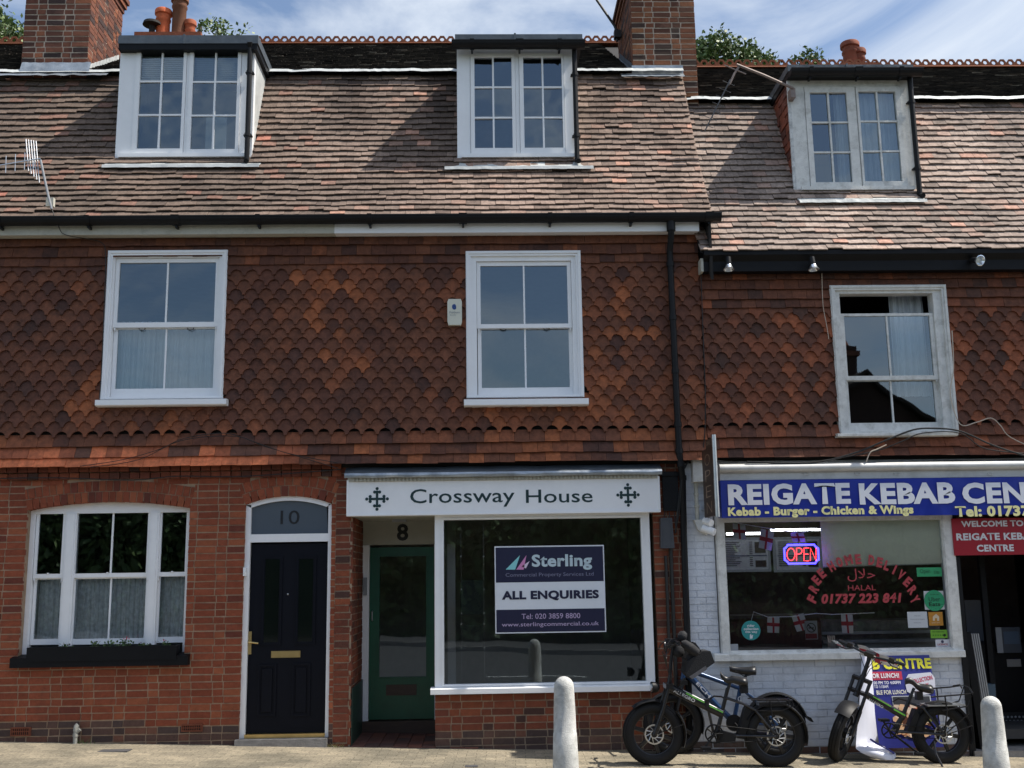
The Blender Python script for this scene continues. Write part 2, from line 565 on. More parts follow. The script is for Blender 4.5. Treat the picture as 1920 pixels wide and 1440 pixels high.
sheet('ground', -300, 300, -300, 300, -.2, T['grass'])
sheet('pavement', -30, 30, -3.2, 6, 0, T['pave'])
sheet('road', -60, 60, -17.0, -3.2, -.12, T['asphalt'])
sheet('far_pavement', -60, 60, -19.6, -17.0, 0, T['asphalt'])
for nm, y0, y1 in (('kerb', -3.34, -3.2), ('far_kerb', -17.0, -16.86)):
    mb = MB()
    for i in range(60):
        xa = -27 + i * .915
        zz = gz(xa + .45)
        mb.box(xa, xa + .905, y0, y1, zz - .3, zz + .004, j=.001)
    tag(mb.build(nm, T['stone']), kind='structure')
mb = MB()
for k in range(-6, 7):
    xa = k * 4.5
    mb.quad((xa, -10.05, gz(xa) - .116), (xa + 2, -10.05, gz(xa + 2) - .116), (xa + 2, -9.95, gz(xa + 2) - .116), (xa, -9.95, gz(xa) - .116))
tag(mb.build('road_markings', T['line']), kind='structure')

# ---------------------------------------------------------------- pattern builders
def pick(pal, j=.14):
    t = rnd.random() * sum(p[0] for p in pal)
    for wt, c in pal:
        t -= wt
        if t <= 0:
            break
    k = rnd.uniform(1 - j, 1 + j)
    return tuple(min(1, max(0, x * k)) for x in c)

def clip(a, b, holes):
    segs = [(a, b)]
    for h0, h1 in holes:
        ns = []
        for s0, s1 in segs:
            if h1 <= s0 or h0 >= s1:
                ns.append((s0, s1))
            else:
                if h0 > s0: ns.append((s0, h0))
                if h1 < s1: ns.append((h1, s1))
        segs = ns
    return [q for q in segs if q[1] - q[0] > .022]

def bricks(mb, u0, u1, v0, v1, pal, holes=(), fholes=(), bond='flemish', mp_=None, proud=.005, ch=.075, joint=.0115, back=.03, palf=None, v00=None, jit=.14):
    """courses of separate, slightly uneven bricks; mp_(u, v, d) maps wall coordinates to space"""
    mp_ = mp_ or (lambda u, v, d: (u, -d, v))
    k = 0
    v = v0 if v00 is None else v00
    while v < v1 - .01:
        vt = min(v + ch - joint, v1)
        vm = (v + vt) / 2
        hs = [(h[0], h[1]) for h in holes if h[2] < vm < h[3]]
        for fh in fholes:
            hs += fh(vm)
        u = u0 - (.055 if k % 2 else .16) - rnd.uniform(0, .02)
        i = k
        if bond == 'stretch':
            u = u0 - (.1 if k % 2 else 0)
        while u < u1:
            L = .215 if (bond == 'stretch' or i % 2) else .102
            for a, b in clip(max(u, u0), min(u + L, u1), hs):
                d = proud + rnd.uniform(-.003, .003)
                q = lambda: rnd.uniform(-.0028, .0028)
                col = pick(palf(u, v) if palf else pal, jit)
                pts = []
                for dd in (d, -back):
                    pts += [mp_(a + q(), v + q(), dd), mp_(b + q(), v + q(), dd), mp_(b + q(), vt + q(), dd), mp_(a + q(), vt + q(), dd)]
                mb.add(pts, ((0, 1, 2, 3), (1, 0, 4, 5), (2, 1, 5, 6), (3, 2, 6, 7), (0, 3, 7, 4)), col)
            u += L + joint
            i += 1
        v += ch
        k += 1

def panel(mb, x0, x1, z0, z1, holes, yf, yb):
    """wall slab with rectangular openings and their reveals"""
    xs = sorted({x0, x1, *[min(max(h[i], x0), x1) for h in holes for i in (0, 1)]})
    zs = sorted({z0, z1, *[min(max(h[i], z0), z1) for h in holes for i in (2, 3)]})
    solid = lambda i, j: 0 <= i < len(xs) - 1 and 0 <= j < len(zs) - 1 and not any(h[0] < (xs[i] + xs[i + 1]) / 2 < h[1] and h[2] < (zs[j] + zs[j + 1]) / 2 < h[3] for h in holes)
    for i in range(len(xs) - 1):
        for j in range(len(zs) - 1):
            if not solid(i, j):
                continue
            a, b, c, d = xs[i], xs[i + 1], zs[j], zs[j + 1]
            mb.rect(a, b, c, d, yf)
            mb.quad((b, yb, c), (a, yb, c), (a, yb, d), (b, yb, d))
            if not solid(i - 1, j): mb.quad((a, yb, c), (a, yf, c), (a, yf, d), (a, yb, d))
            if not solid(i + 1, j): mb.quad((b, yf, c), (b, yb, c), (b, yb, d), (b, yf, d))
            if not solid(i, j - 1): mb.quad((a, yb, c), (b, yb, c), (b, yf, c), (a, yf, c))
            if not solid(i, j + 1): mb.quad((a, yf, d), (b, yf, d), (b, yb, d), (a, yb, d))

GA, TW = .114, .168

def hung_tiles(mb, x0, x1, zb, zt, holes, pal, soft0=False, soft1=False):
    """ornamental hung tiles: three plain courses at the flared foot, club tiles, plain courses at the top"""
    n = int((zt - zb) / GA) + 1
    yw = lambda z: -.06 - .075 * max(0, 1 - (z - zb) / .42) ** 2
    r_ = .068
    for k in range(n):
        z = zb + k * GA
        plain = k < 3 or k >= n - 4
        u = math.floor(x0 / TW - 1) * TW + (TW / 2 if k % 2 else 0)
        r2k = random.Random(k)
        wob = [r2k.uniform(-.006, .006) for _ in range(3)]
        while u < x1 + TW:
            a, b = u + .0015, u + TW - .0015
            um = u + TW / 2
            if (soft0 and um < x0) or (soft1 and um >= x1):
                u += TW
                continue
            ztop = z + GA + (r_ if not plain else .0) + .03
            z_ = z + wob[0] + .009 * nz(um * .7, k * .4) + rnd.gauss(0, .0025) - (rnd.uniform(.01, .022) if rnd.random() < .012 else 0)
            rt_ = rnd.gauss(0, .012)
            if plain:
                prof = [(0, 0), (1, 0)]
            else:
                rw = r_ / TW
                prof = [(0, r_)]
                for q in range(1, 6):
                    t = q / 5 * math.pi / 2
                    prof.append((rw * math.sin(t), r_ * math.cos(t)))
                prof += [(1 - p[0], p[1]) for p in prof[::-1]]
            hs = [(h[0], h[1]) for h in holes if h[2] - .01 < z + GA * .5 < h[3] - .01]
            segs = clip(a if soft0 else max(a, x0), b if soft1 else min(b, x1), hs)
            for h in holes:
                if h[0] < um < h[1] and z < h[2] < ztop: ztop = max(z + .04, h[2] + .015)
            for s0, s1 in segs:
                col = pick(pal(um, z, k, n))
                tl = rnd.uniform(-.003, .004)
                yb_, yt_ = yw(z) - .052 - tl, yw(ztop) - .010
                pts = [(min(max(a + (b - a) * p[0], s0), s1), z_ + p[1]) for p in prof]
                pts = [p for i, p in enumerate(pts) if i == 0 or (abs(p[0] - pts[i - 1][0]) > 1e-5 or abs(p[1] - pts[i - 1][1]) > 1e-5)]
                H = ztop - z_
                yy = lambda zz: yb_ + (yt_ - yb_) * (zz - z_) / H
                pts = [(p[0], p[1] + (p[0] - um) * rt_) for p in pts]
                fr = [(p[0], yy(p[1]), p[1]) for p in pts] + [(s1, yt_, ztop), (s0, yt_, ztop)]
                m_ = len(pts)
                bk = [(p[0], yy(p[1]) + .022, p[1]) for p in pts]
                fs = [list(range(m_ + 2))] + [[i + 1, i, m_ + 2 + i, m_ + 2 + i + 1] for i in range(m_ - 1)]
                # sides
                sv = [(s0, yt_ + .014, ztop), (s1, yt_ + .014, ztop)]
                o = 2 * m_ + 2
                fs += [[0, m_ + 1, o, m_ + 2], [m_, m_ - 1, 2 * m_ + 1, o + 1]]
                mb.add(fr + bk + sv, fs, col)
            u += TW

class Roof:
    def __init__(s, pxm, pe, pt, pr, Ye):
        y, z = Ye, P(pxm, pe, Ye)[1]
        s.low = [(y, z)]
        x = P(pxm, pe, Ye)[0]
        L = 0
        while True:
            a = math.radians(min(53 + 11 * L / 1.9, 64))
            y += .05 * math.cos(a); z += .05 * math.sin(a); L += .05
            s.low.append((y, z))
            if proj(x, y, z)[1] <= pt:
                break
        s.up = [(y - .06, z + .03)]
        a = math.radians(33)
        y, z = s.up[0]
        while proj(x, y, z)[1] > pr:
            y += .05 * math.cos(a); z += .05 * math.sin(a)
            s.up.append((y, z))
        s.ridge = (y, z)
        s.brk = s.low[-1]

    def zat(s, y):
        for pts in (s.low, s.up):
            for (a, b), (c, d) in zip(pts, pts[1:]):
                if a <= y <= c:
                    return b + (d - b) * (y - a) / (c - a)
        return s.low[0][1] if y < s.low[0][0] else s.ridge[1]

    def yat(s, z):
        for pts in (s.low, s.up):
            for (a, b), (c, d) in zip(pts, pts[1:]):
                if b <= z <= d:
                    return a + (c - a) * (z - b) / (d - b)
        return s.ridge[0]

    def hit(s, px, py):
        """roof depth at which the sight line through this point of the photo meets the lower slope"""
        for (a, b) in s.low:
            if P(px, py, a)[1] <= b + .0 and a > s.low[0][0]:
                pass
        best = min(s.low, key=lambda q: abs(P(px, py, q[0])[1] - q[1]))
        return best[0]

def along(pts, s):
    for (a, b), (c, d) in zip(pts, pts[1:]):
        L = math.hypot(c - a, d - b)
        if s <= L:
            t = s / L
            return (a + (c - a) * t, b + (d - b) * t, (c - a) / L, (d - b) / L)
        s -= L
    a, b = pts[-2]; c, d = pts[-1]
    L = math.hypot(c - a, d - b)
    return (c + (c - a) / L * s, d + (d - b) / L * s, (c - a) / L, (d - b) / L)

def plen(pts):
    return sum(math.hypot(c - a, d - b) for (a, b), (c, d) in zip(pts, pts[1:]))

def roof_tiles(mb, pts, xa, xb, gauge, tw, pal, holes=(), thick=.014, wav=.022, seed=0, rough=.006, gap=.014, soft0=False, soft1=False):
    L = plen(pts)
    k = 0
    s_ = 0
    while s_ < L - .02:
        y, z, ty, tz = along(pts, s_)
        ny, nz_ = -tz, ty
        X0, X1 = xa(s_ / L), xb(s_ / L)
        r2k = random.Random(k + 100)
        st_ = tw + .002
        ph = (st_ * .5 if k % 2 else 0) + r2k.uniform(-.012, .012)
        u = math.floor((X0 - ph) / st_ - 1) * st_ + ph
        hl = min(gauge * 1.35, L - s_ + .02)
        while u < X1:
            hh_ = [(h[0], h[1]) for h in holes if h[2] - .03 < z < h[3]]
            if (soft0 and u + tw / 2 < X0) or (soft1 and u + tw / 2 >= X1):
                u += st_
                continue
            for a, b in clip((u if soft0 else max(u, X0)) + .001, (u + tw if soft1 else min(u + tw, X1)) - .001, hh_):
                um = (a + b) / 2
                wv = wav * (nz(um * .6, s_ * 1.2, seed) + .5 * nz(um * 1.9, s_ * 3, seed + 5))
                e0 = rnd.gauss(0, rough) + (rnd.uniform(.015, .035) if rnd.random() < .012 else 0); e1 = e0 + rnd.uniform(-rough, rough) * .8
                ja, jb = rnd.uniform(-rough, rough), rnd.uniform(-rough, rough)
                def pt(x, al, h, e):
                    return (x, y + ty * (al + wv + e) + ny * h, z + tz * (al + wv + e) + nz_ * h)
                top = thick * 2.1 + gap
                vs_ = [pt(a, 0, top + ja, e0), pt(b, 0, top + jb, e1), pt(b, hl, thick * .9, e1), pt(a, hl, thick * .9, e0),
                       pt(a, 0, top - thick + ja, e0), pt(b, 0, top - thick + jb, e1), pt(b, hl, 0, e1), pt(a, hl, 0, e0)]
                mb.add(vs_, ((0, 1, 2, 3), (1, 0, 4, 5), (2, 1, 5, 6), (0, 3, 7, 4)), pick(pal(um, s_ / L), .1))
            u += st_
        s_ += gauge
        k += 1

def roof_deck(mb, pts, x0, x1, holes=()):
    xs = sorted({x0, x1, *[min(max(h[i], x0), x1) for h in holes for i in (0, 1)]})
    for (a, b), (c, d) in zip(pts, pts[1:]):
        for p, q in zip(xs, xs[1:]):
            if any(h[0] < (p + q) / 2 < h[1] and h[2] < (b + d) / 2 < h[3] for h in holes):
                continue
            mb.quad((p, a, b), (q, a, b), (q, c, d), (p, c, d))

def ridge_tiles(mb, x0, x1, y, z, pitch=.137, h=.118):
    """angular saddle with a crest of pierced lobes"""
    mb.prism([(y - .16, z - .06), (y - .17, z - .05), (y - .02, z + .035), (y + .02, z + .035), (y + .17, z - .05), (y + .16, z - .06)], x0, x1, axis='x')
    n = int((x1 - x0) / pitch)
    zb, t = z + .033, .022
    for i in range(n):
        a = x0 + i * pitch
        w_ = pitch
        j = rnd.uniform(-.004, .004)
        out = [(0, 0), (1, 0), (1, .5), (.72, 1), (.28, 1), (0, .5)]
        dense = []
        for q in range(6):
            p0, p1 = out[q], out[(q + 1) % 6]
            dense += [p0, ((p0[0] + p1[0]) / 2, (p0[1] + p1[1]) / 2)]
        o3 = [(a + p[0] * w_, zb + p[1] * h + j) for p in dense]
        cx, cz, rr = a + w_ / 2, zb + h * .48 + j, .034
        i3 = []
        for p in o3:
            an = math.atan2(p[1] - cz, p[0] - cx)
            i3.append((cx + rr * math.cos(an), cz + rr * math.sin(an)))
        N = 12
        vs_ = [(p[0], y - t / 2, p[1]) for p in o3] + [(p[0], y - t / 2, p[1]) for p in i3] + [(p[0], y + t / 2, p[1]) for p in o3] + [(p[0], y + t / 2, p[1]) for p in i3]
        fs = []
        for q in range(N):
            e = (q + 1) % N
            fs += [(q, e, N + e, N + q), (2 * N + e, 2 * N + q, 3 * N + q, 3 * N + e), (N + q, N + e, 3 * N + e, 3 * N + q), (e, q, 2 * N + q, 2 * N + e)]
        mb.add(vs_, fs)

def gutter(mb, x0, x1, y, z, r=.058, brk=.7):
    """half round gutter with rim, brackets and unions"""
    pr = []
    for q in range(9):
        t = math.pi + q / 8 * math.pi
        pr.append((y + r * math.cos(t), z + r * math.sin(t)))
    inn = [(y + (r - .006) * math.cos(math.pi + q / 8 * math.pi), z + (r - .006) * math.sin(math.pi + q / 8 * math.pi)) for q in range(9)]
    mb.prism(pr + inn[::-1], x0, x1, axis='x')
    mb.box(x0, x1, y - r - .006, y - r + .004, z - .008, z + .008)
    for xe in (x0, x1 - .012):
        mb.prism([(y - r - .004, z + .004)] + [(p[0] * 1.0, p[1] - .003) for p in pr] + [(y + r + .004, z + .004)], xe, xe + .012, axis='x')
    x = x0 + brk * .4
    k = 0
    while x < x1 - .1:
        wd = .05 if k % 3 != 1 else .09
        ou = [(y + (r + .008) * math.cos(math.pi + q / 8 * math.pi), z + (r + .008) * math.sin(math.pi + q / 8 * math.pi)) for q in range(9)]
        mb.prism([(y - r - .012, z + .014)] + ou + [(y + r + .008, z + .014)], x, x + wd, axis='x')
        mb.box(x + wd / 2 - .012, x + wd / 2 + .012, y - .01, y + r, z - r - .03, z - r)
        x += brk * rnd.uniform(.9, 1.1)
        k += 1

def curtain(mb, x0, x1, z0, z1, y, folds=9, amp=.02, seed=0):
    fn = lambda u, v: (x0 + (x1 - x0) * u, y + amp * math.sin(u * folds * 6.28 + 1.3 * math.sin(v * 2 + seed)) + .5 * amp * math.sin(u * folds * 15 + seed), z0 + (z1 - z0) * v)
    mb.grid(fn, int(folds * 8), 6)

def lit_bars(mb, x0, x1, z0, z1, cols, rows, y0, y1, w_=.018):
    for i in range(1, cols):
        x = x0 + (x1 - x0) * i / cols
        mb.box(x - w_ / 2, x + w_ / 2, y0, y1, z0, z1)
    for j in range(1, rows):
        z = z0 + (z1 - z0) * j / rows
        mb.box(x0, x1, y0 + .002, y1 - .002, z - w_ / 2, z + w_ / 2)
# ---------------------------------------------------------------- the terrace: main lines
XL = P(-420, 700)[0]
X108 = P(632, 800)[0]
X86T = P(1316, 650, -.06)[0]
X86G = P(1287, 1150)[0]
XR = P(2480, 900)[0]
RF8 = Roof(700, 408, 147, 88, -.30)
RF6 = Roof(1650, 471, 197, 132, -.30)

RED = [(6, lin(136, 73, 51)), (3, lin(128, 67, 47)), (2, lin(144, 82, 56)), (.5, lin(108, 58, 46)), (.25, lin(156, 91, 63))]
BROWN = [(4, lin(121, 67, 49)), (3, lin(108, 60, 46)), (2, lin(132, 73, 50)), (1, lin(91, 56, 46)), (.4, lin(74, 52, 46))]
CHIM1 = [(4, lin(117, 74, 58)), (3, lin(102, 65, 53)), (2, lin(84, 58, 51)), (1.2, lin(65, 52, 50)), (.8, lin(134, 84, 61))]
CHIM2 = [(4, lin(126, 82, 58)), (3, lin(112, 69, 50)), (2, lin(91, 60, 48)), (1, lin(67, 52, 46)), (.8, lin(141, 95, 65))]
WHT = [(3, (.64, .67, .72)), (2, (.625, .655, .705))]
DARKB = [(3, lin(92, 70, 62)), (2, lin(76, 62, 58)), (1, lin(112, 76, 62))]

def pal_hung(x, z, k, n):
    """fired clay: mostly dark plum-brown, with drifts of orange tiles"""
    t = .5 + .9 * nz(x * .55 + 3, z * .7, 2.) + .45 * nz(x * 1.5, z * 1.8, 7.)
    f = k / n
    o = max(0, min(1, (t - .44 + .05 * (x + 1)) * 2.3)) * (1.35 - f)
    if f > .8: o *= .3
    if k < 3: o = max(o, .5)
    if k < 2 and x < X108 - .3:  # foot courses: orange tiles, painted brighter for the sun caught on the flare
        return [(1.5 - k * .8, lin(210, 119, 78)), (.8, lin(160, 91, 62)), (.8 * k + .12, lin(111, 76, 62))]
    return [(o * .8 + .02, lin(146, 85, 52)), (o * 1.7 + .16, lin(126, 74, 49)), (1.7, lin(106, 65, 46)), (1.3 * (1.2 - o), lin(94, 58, 44)), (.25 * (1.2 - o), lin(80, 52, 43))]

def pal_hung6(x, z, k, n):
    p_ = pal_hung(x + 9, z, k, n)
    return [(p_[0][0] * .6, lin(138, 78, 50)), (p_[1][0], lin(120, 69, 47)), (1.5, lin(105, 64, 46)), (1.1, lin(94, 58, 44)), (.25, lin(79, 53, 43))]

def mixc(a, b, t):
    t = max(0, min(1, t))
    return tuple(p + (q - p) * t for p, q in zip(a, b))

def pal_roof(a, b, dark, odd, w_odd, seed, streak=0., a2=None, b2=None):
    def f(x, s):
        t = .5 + 1.0 * nz(x * .8, s * 2.4, seed) + .45 * nz(x * 3.1, s * 9, seed + 2)
        c = mixc(mixc(a, b, t), mixc(a2, b2, t), (x + 3.6) / 3.2) if a2 else mixc(a, b, t)
        if streak:
            st = (nz(x * 2.6, s * .8, seed + 4) + .35) * max(0, s * 1.7 - .75) * streak
            c = mixc(c, dark, st * 2)
        return [(1, c), (.16, mixc(c, dark, .5)), (.14, mixc(c, odd, .35)), (w_odd, odd)]
    return f

RA, RB, RA2, RB2 = lin(98, 86, 77), lin(120, 103, 92), lin(118, 102, 92), lin(150, 130, 118)
pal_roof_left = pal_roof(RA, RB, lin(80, 70, 65), lin(160, 108, 92), .012, 3, .8, RA2, RB2)
pal_roof_mid = pal_roof(RA, RB, lin(80, 68, 62), lin(176, 136, 118), .03, 3, 1., RA2, RB2)
pal_roof_right = pal_roof(lin(138, 124, 115), lin(172, 154, 142), lin(98, 88, 82), lin(182, 144, 127), .025, 15, .2)

OLD = lambda x, s: [(3, (.036, .031, .027)), (2, (.025, .022, .02)), (1, (.062, .052, .043)), (.15, (.17, .15, .125))]

H10 = thing('terraced_house', 'red brick and tile-hung house with the arched black front door and window box', 'house', (P(300, 1395)[0], 0, gz(P(300, 1395)[0])))
H8 = thing('terraced_house', 'middle tile-hung house with the white shopfront, green recessed door and poster in its window', 'house', (P(950, 1400)[0], 0, gz(P(950, 1400)[0])))
H6 = thing('terraced_house', 'lower right-hand house with white painted brick takeaway front and open dark doorway', 'house', (P(1600, 1412)[0], 0, gz(P(1600, 1412)[0])))

# ---------------------------------------------------------------- sash windows of the first floor
def sash_window(root, outer, gu, gl, sill, paint, old=False, drop=False):
    x0, x1, z0, z1 = R(*outer, -.115)
    ux0, ux1, uz0, uz1 = R(*gu, -.035)
    lx0, lx1, lz0, lz1 = R(*gl, .015)
    m = T[paint]
    mb = MB()
    aw = .058
    mb.frame(x0, x1, z0, z1, aw, -.115, .02, wb=.03)
    mb.frame(x0 + .012, x1 - .012, z0 + .005, z1 - .012, .022, -.128, -.1155, wb=.001)
    sw = .042
    a0, a1 = ux0 - sw, ux1 + sw
    mb.box(x0 + aw, a0 - .003, -.085, .06, z0 + .03, z1 - aw)
    mb.box(a1 + .003, x1 - aw, -.085, .06, z0 + .03, z1 - aw)
    ht = z1 - aw
    topz = uz1 + (.045 if not drop else .03)
    hd = uz1 + .047 if not drop else z1 - aw - .035
    mb.box(a0 - .003, a1 + .003, -.085, .06, hd + .002, ht)
    fr = mb.build('sash_window', m, root)
    s_ = MB()
    mz = (uz0 + lz1) / 2
    s_.frame(a0, a1, mz - .022, topz, sw, -.055, -.018, wt=topz - uz1, wb=uz0 - mz + .022)
    lit_bars(s_, ux0, ux1, uz0, uz1, 2, 1, -.05, -.022, .019)
    for q in (a0 + .006, a1 - .03):
        s_.prism([(q, mz - .024), (q + .024, mz - .024), (q + .012, mz - .06)], -.05, -.03)
    s_.build('sash', m, fr)
    g = MB(); g.panes(ux0 - .004, ux1 + .004, uz0 - .004, uz1 + .004, -.036, 2, 1, .0006 if drop else .004)
    g.build('glass', T['oldglass' if old else 'glass'], fr)
    s_ = MB()
    s_.frame(lx0 - sw, lx1 + sw, z0 + .031, mz + .018, sw, -.01, .028, wt=mz + .018 - lz1, wb=lz0 - z0 - .031)
    lit_bars(s_, lx0, lx1, lz0, lz1, 2, 1, -.006, .024, .019)
    s_.build('sash', m, fr)
    g = MB(); g.panes(lx0 - .004, lx1 + .004, lz0 - .004, lz1 + .004, .009, 2, 1, .0006 if drop else .004)
    g.build('glass', T['oldglass' if old else 'glass'], fr)
    sx0, sx1, sz0, sz1 = R(*sill, -.2)
    s_ = MB()
    s_.prism([(.02, sz1 + .012), (-.18, sz1), (-.2, sz1 - .006), (-.2, sz0 + .01), (-.185, sz0), (.02, sz0)], sx0, sx1, axis='x')
    s_.build('sill', m, fr)
    if not old and not drop:
        for q in (.25, .75):
            ho = MB()
            xx = lx0 + (lx1 - lx0) * q
            ho.tube([(xx - .035, -.012, lz1 + .012), (xx - .03, -.018, lz1 - .008), (xx, -.02, lz1 - .018), (xx + .03, -.018, lz1 - .008), (xx + .035, -.012, lz1 + .012)], .004, 6)
            ho.build('sash_lift', T['black'], fr)
    return fr, (x0, x1, z0, z1), (lx0, lx1, lz0, lz1), (ux0, ux1, uz0, uz1)

W1, o1, l1, u1 = sash_window(H10, (195, 469, 422, 748), (223, 493, 404, 605), (219.5, 618, 402, 729), (178, 748, 424, 760), 'white')
mb = MB()
curtain(mb, l1[0] - .1, l1[0] + .42, l1[2] - .1, l1[3] + .12, .12, 7, .018)
curtain(mb, l1[0] + .40, l1[1] + .1, l1[2] - .1, l1[3] + .12, .14, 6, .016, 2)
mb.build('curtain', T['curtain'], W1)
W2, o2, l2, u2 = sash_window(H8, (874, 470, 1092, 745), (901, 499, 1064, 608), (903, 618, 1067, 727.5), (870, 747, 1104, 760), 'white')
W3, o3, l3, u3 = sash_window(H6, (1565, 534, 1786, 813), (1585, 593, 1746, 705), (1591, 715, 1752, 793), (1571, 811, 1797, 818), 'oldwhite', drop=True)
mb = MB()
curtain(mb, u3[1] - .35, u3[1] + .05, u3[2] - .2, u3[3] + .3, .2, 4, .02)
mb.box(l3[0], l3[1], .17, .2, l3[3] + .05, l3[3] + .085)
mb.build('curtain', T['curtain'], W3)

# ---------------------------------------------------------------- tile-hung first floor
Z10B, Z8B, Z6B = P(640, 870.5, -.17)[1], P(640, 870.5, -.17)[1], P(1600, 856, -.17)[1]
ZT8, ZT6 = P(700, 440, -.09)[1], P(1600, 508, -.09)[1]
for root, x0, x1, zb, zt, hole, pal in ((H10, XL, X108, Z10B, ZT8, o1, pal_hung), (H8, X108, X86T, Z8B, ZT8, o2, pal_hung), (H6, X86T + .004, XR, Z6B, ZT6, o3, pal_hung6)):
    h = (hole[0] + .02, hole[1] - .02, hole[2] + .01, hole[3] - .02)
    mb = MB()
    hung_tiles(mb, x0, x1, zb, zt, [h], pal, soft0=root is H8, soft1=root is H10)
    th = mb.build('tile_hanging', T['hung'], root)
    mb = MB()
    panel(mb, x0, x1, zb - .02, zt + .25, [h], -.035, .2)
    mb.build('wall_backing', T['felt'], th)

# ---------------------------------------------------------------- arches
def arch_geo(xl, xr, zs, zc):
    w2, r_ = (xr - xl) / 2, zc - zs
    rad = (w2 * w2 + r_ * r_) / (2 * r_)
    return (xl + xr) / 2, zc - rad, rad, math.asin(w2 / rad)

def arch_bricks(mb, geo, rings, rh, n, pal, y=-.008, back=.11):
    cx, cz, rad, th = geo
    for k in range(rings):
        r0, r1 = rad + k * (rh + .008), rad + k * (rh + .008) + rh
        off = .5 if k % 2 else 0
        for i in range(-1, n + 1):
            t0 = -th + (i + off) * 2 * th / n
            t1 = t0 + 2 * th / n - .009 / rad
            t0, t1 = max(t0, -th), min(t1, th)
            if t1 - t0 < .01 / rad: continue
            pts = []
            d = y + rnd.uniform(-.003, .003)
            for yy in (d, back):
                for r_, t in ((r0, t0), (r0, t1), (r1, t1), (r1, t0)):
                    pts.append((cx + r_ * math.sin(t) + rnd.uniform(-.002, .002), yy, cz + r_ * math.cos(t) + rnd.uniform(-.002, .002)))
            mb.add(pts, ((0, 1, 2, 3), (1, 0, 4, 5), (2, 1, 5, 6), (3, 2, 6, 7), (0, 3, 7, 4)), pick(pal))

def arch_hole(geo, tot):
    cx, cz, rad, th = geo
    def f(v):
        if not cz + rad * math.cos(th) - .0 < v < cz + rad + tot: return []
        h = min(math.sqrt(max(0, (rad + tot) ** 2 - (v - cz) ** 2)), (v - cz) * math.tan(th))
        return [(cx - h, cx + h)]
    return f

# ================================================================ number 10
RW = .11
wx0, wx1, wz0, wz1 = R(43, 941, 351, 1240)
dx0, dx1, dz0, dz1 = R(454, 930, 619, 1393)
dz0 = gz(dx0) + .01
zspring = P(200, 955)[1]
zdspr = P(540, 945)[1]
gW = arch_geo(wx0 - .005, wx1 + .005, zspring, wz1)
gD = arch_geo(dx0, dx1, zdspr, dz1)
holes10 = [(wx0, wx1, wz0, wz1), (dx0, dx1, dz0 - .6, dz1)]
ZG10 = P(300, 898)[1]
mb = MB()
bricks(mb, XL, X108, -.2, ZG10, RED, jit=.1, holes=[(wx0, wx1, wz0, zspring), (dx0, dx1, -1, zdspr)], fholes=[arch_hole(gW, .236), arch_hole(gD, .236)],
       palf=lambda u, v: (DARKB if v < gz(u) + .17 else RED))
arch_bricks(mb, gW, 2, RW, 24, RED)
arch_bricks(mb, gD, 2, RW, 12, RED)
# reveals of the window opening
for xs in ((wx0, 1), (wx1, -1)):
    bricks(mb, 0, .11, wz0, zspring, RED, mp_=(lambda u, v, d, xs=xs: (xs[0] + xs[1] * (d - .008) , u, v)), joint=.01)
# corbelled courses under the hung tiles
z = ZG10
for k, pr in enumerate((.03, .055)):
    u = XL
    while u < X108:
        q = pr + (.018 if rnd.random() < .35 else 0)
        mb.box(u, u + .1, -q, .05, z + .004, z + .07, pick(BROWN), j=.002)
        u += .11
    z += .077
brk10 = mb.build('ground_floor_wall', T['brick'], H10)
mb = MB()
panel(mb, XL, X108, -.4, Z10B + .05, holes10, 0, .22)
mb.build('mortar', T['mortar'], brk10)
for (l, t, r, b) in ((20, 1363.5, 58, 1380), (340, 1358, 380, 1371.5)):
    x0, x1, z0, z1 = R(l, t, r, b, -.012)
    mb = MB()
    mb.frame(x0, x1, z0, z1, .012, -.022, -.002, col=lin(120, 70, 52))
    for i in range(1, 10):
        xx = x0 + (x1 - x0) * i / 10
        mb.box(xx - .004, xx + .004, -.018, -.002, z0 + .012, z1 - .012, lin(120, 70, 52))
    mb.box(x0 + .01, x1 - .01, -.017, -.003, (z0 + z1) / 2 - .004, (z0 + z1) / 2 + .004, lin(120, 70, 52))
    vb = mb.build('air_brick', T['brick'], H10)
    mb = MB(); mb.box(x0 + .004, x1 - .004, -.0105, -.002, z0 + .004, z1 - .004)  # black plate standing in for the shade inside the holes
    mb.build('air_brick_dark_plate', T['black'], vb)

# ground floor window: three sliding sashes
yF = .09
fx0, fx1, fz0, fz1 = R(50, 944, 349, 1236, yF)
mb = MB()
xm1 = R(118, 960, 138, 1200, yF); xm2 = R(277, 960, 295, 1200, yF)
# curved head board
hp = [(fx0, zspring - .02)] + [(gW[0] + gW[2] * math.sin(t), gW[1] + gW[2] * math.cos(t) + .004) for t in [gW[3] * (-1 + q / 8) for q in range(17)]] + [(fx1 + .01, zspring - .02)]
zh = P(200, 961)[1]
hp = [(p[0], max(p[1], zh + .012)) for p in hp]
mb.prism([(fx0, zh)] + hp[1:-1] + [(fx1 + .01, zh)], yF, yF + .1)
mb.box(fx0, fx0 + .05, yF, yF + .1, fz0, zh)
mb.box(fx1 - .012, fx1 + .012, yF, yF + .1, fz0, zh)
for q in (xm1, xm2):
    mb.box(q[0], q[1], yF - .004, yF + .1, fz0, zh)
    mb.box(q[0] + .02, q[1] - .02, yF - .012, yF - .004, fz0, zh)
mb.box(fx0 + .05, fx1 - .012, yF + .002, yF + .1, fz0, fz0 + .03)
WG = mb.build('sash_window', T['white'], H10)
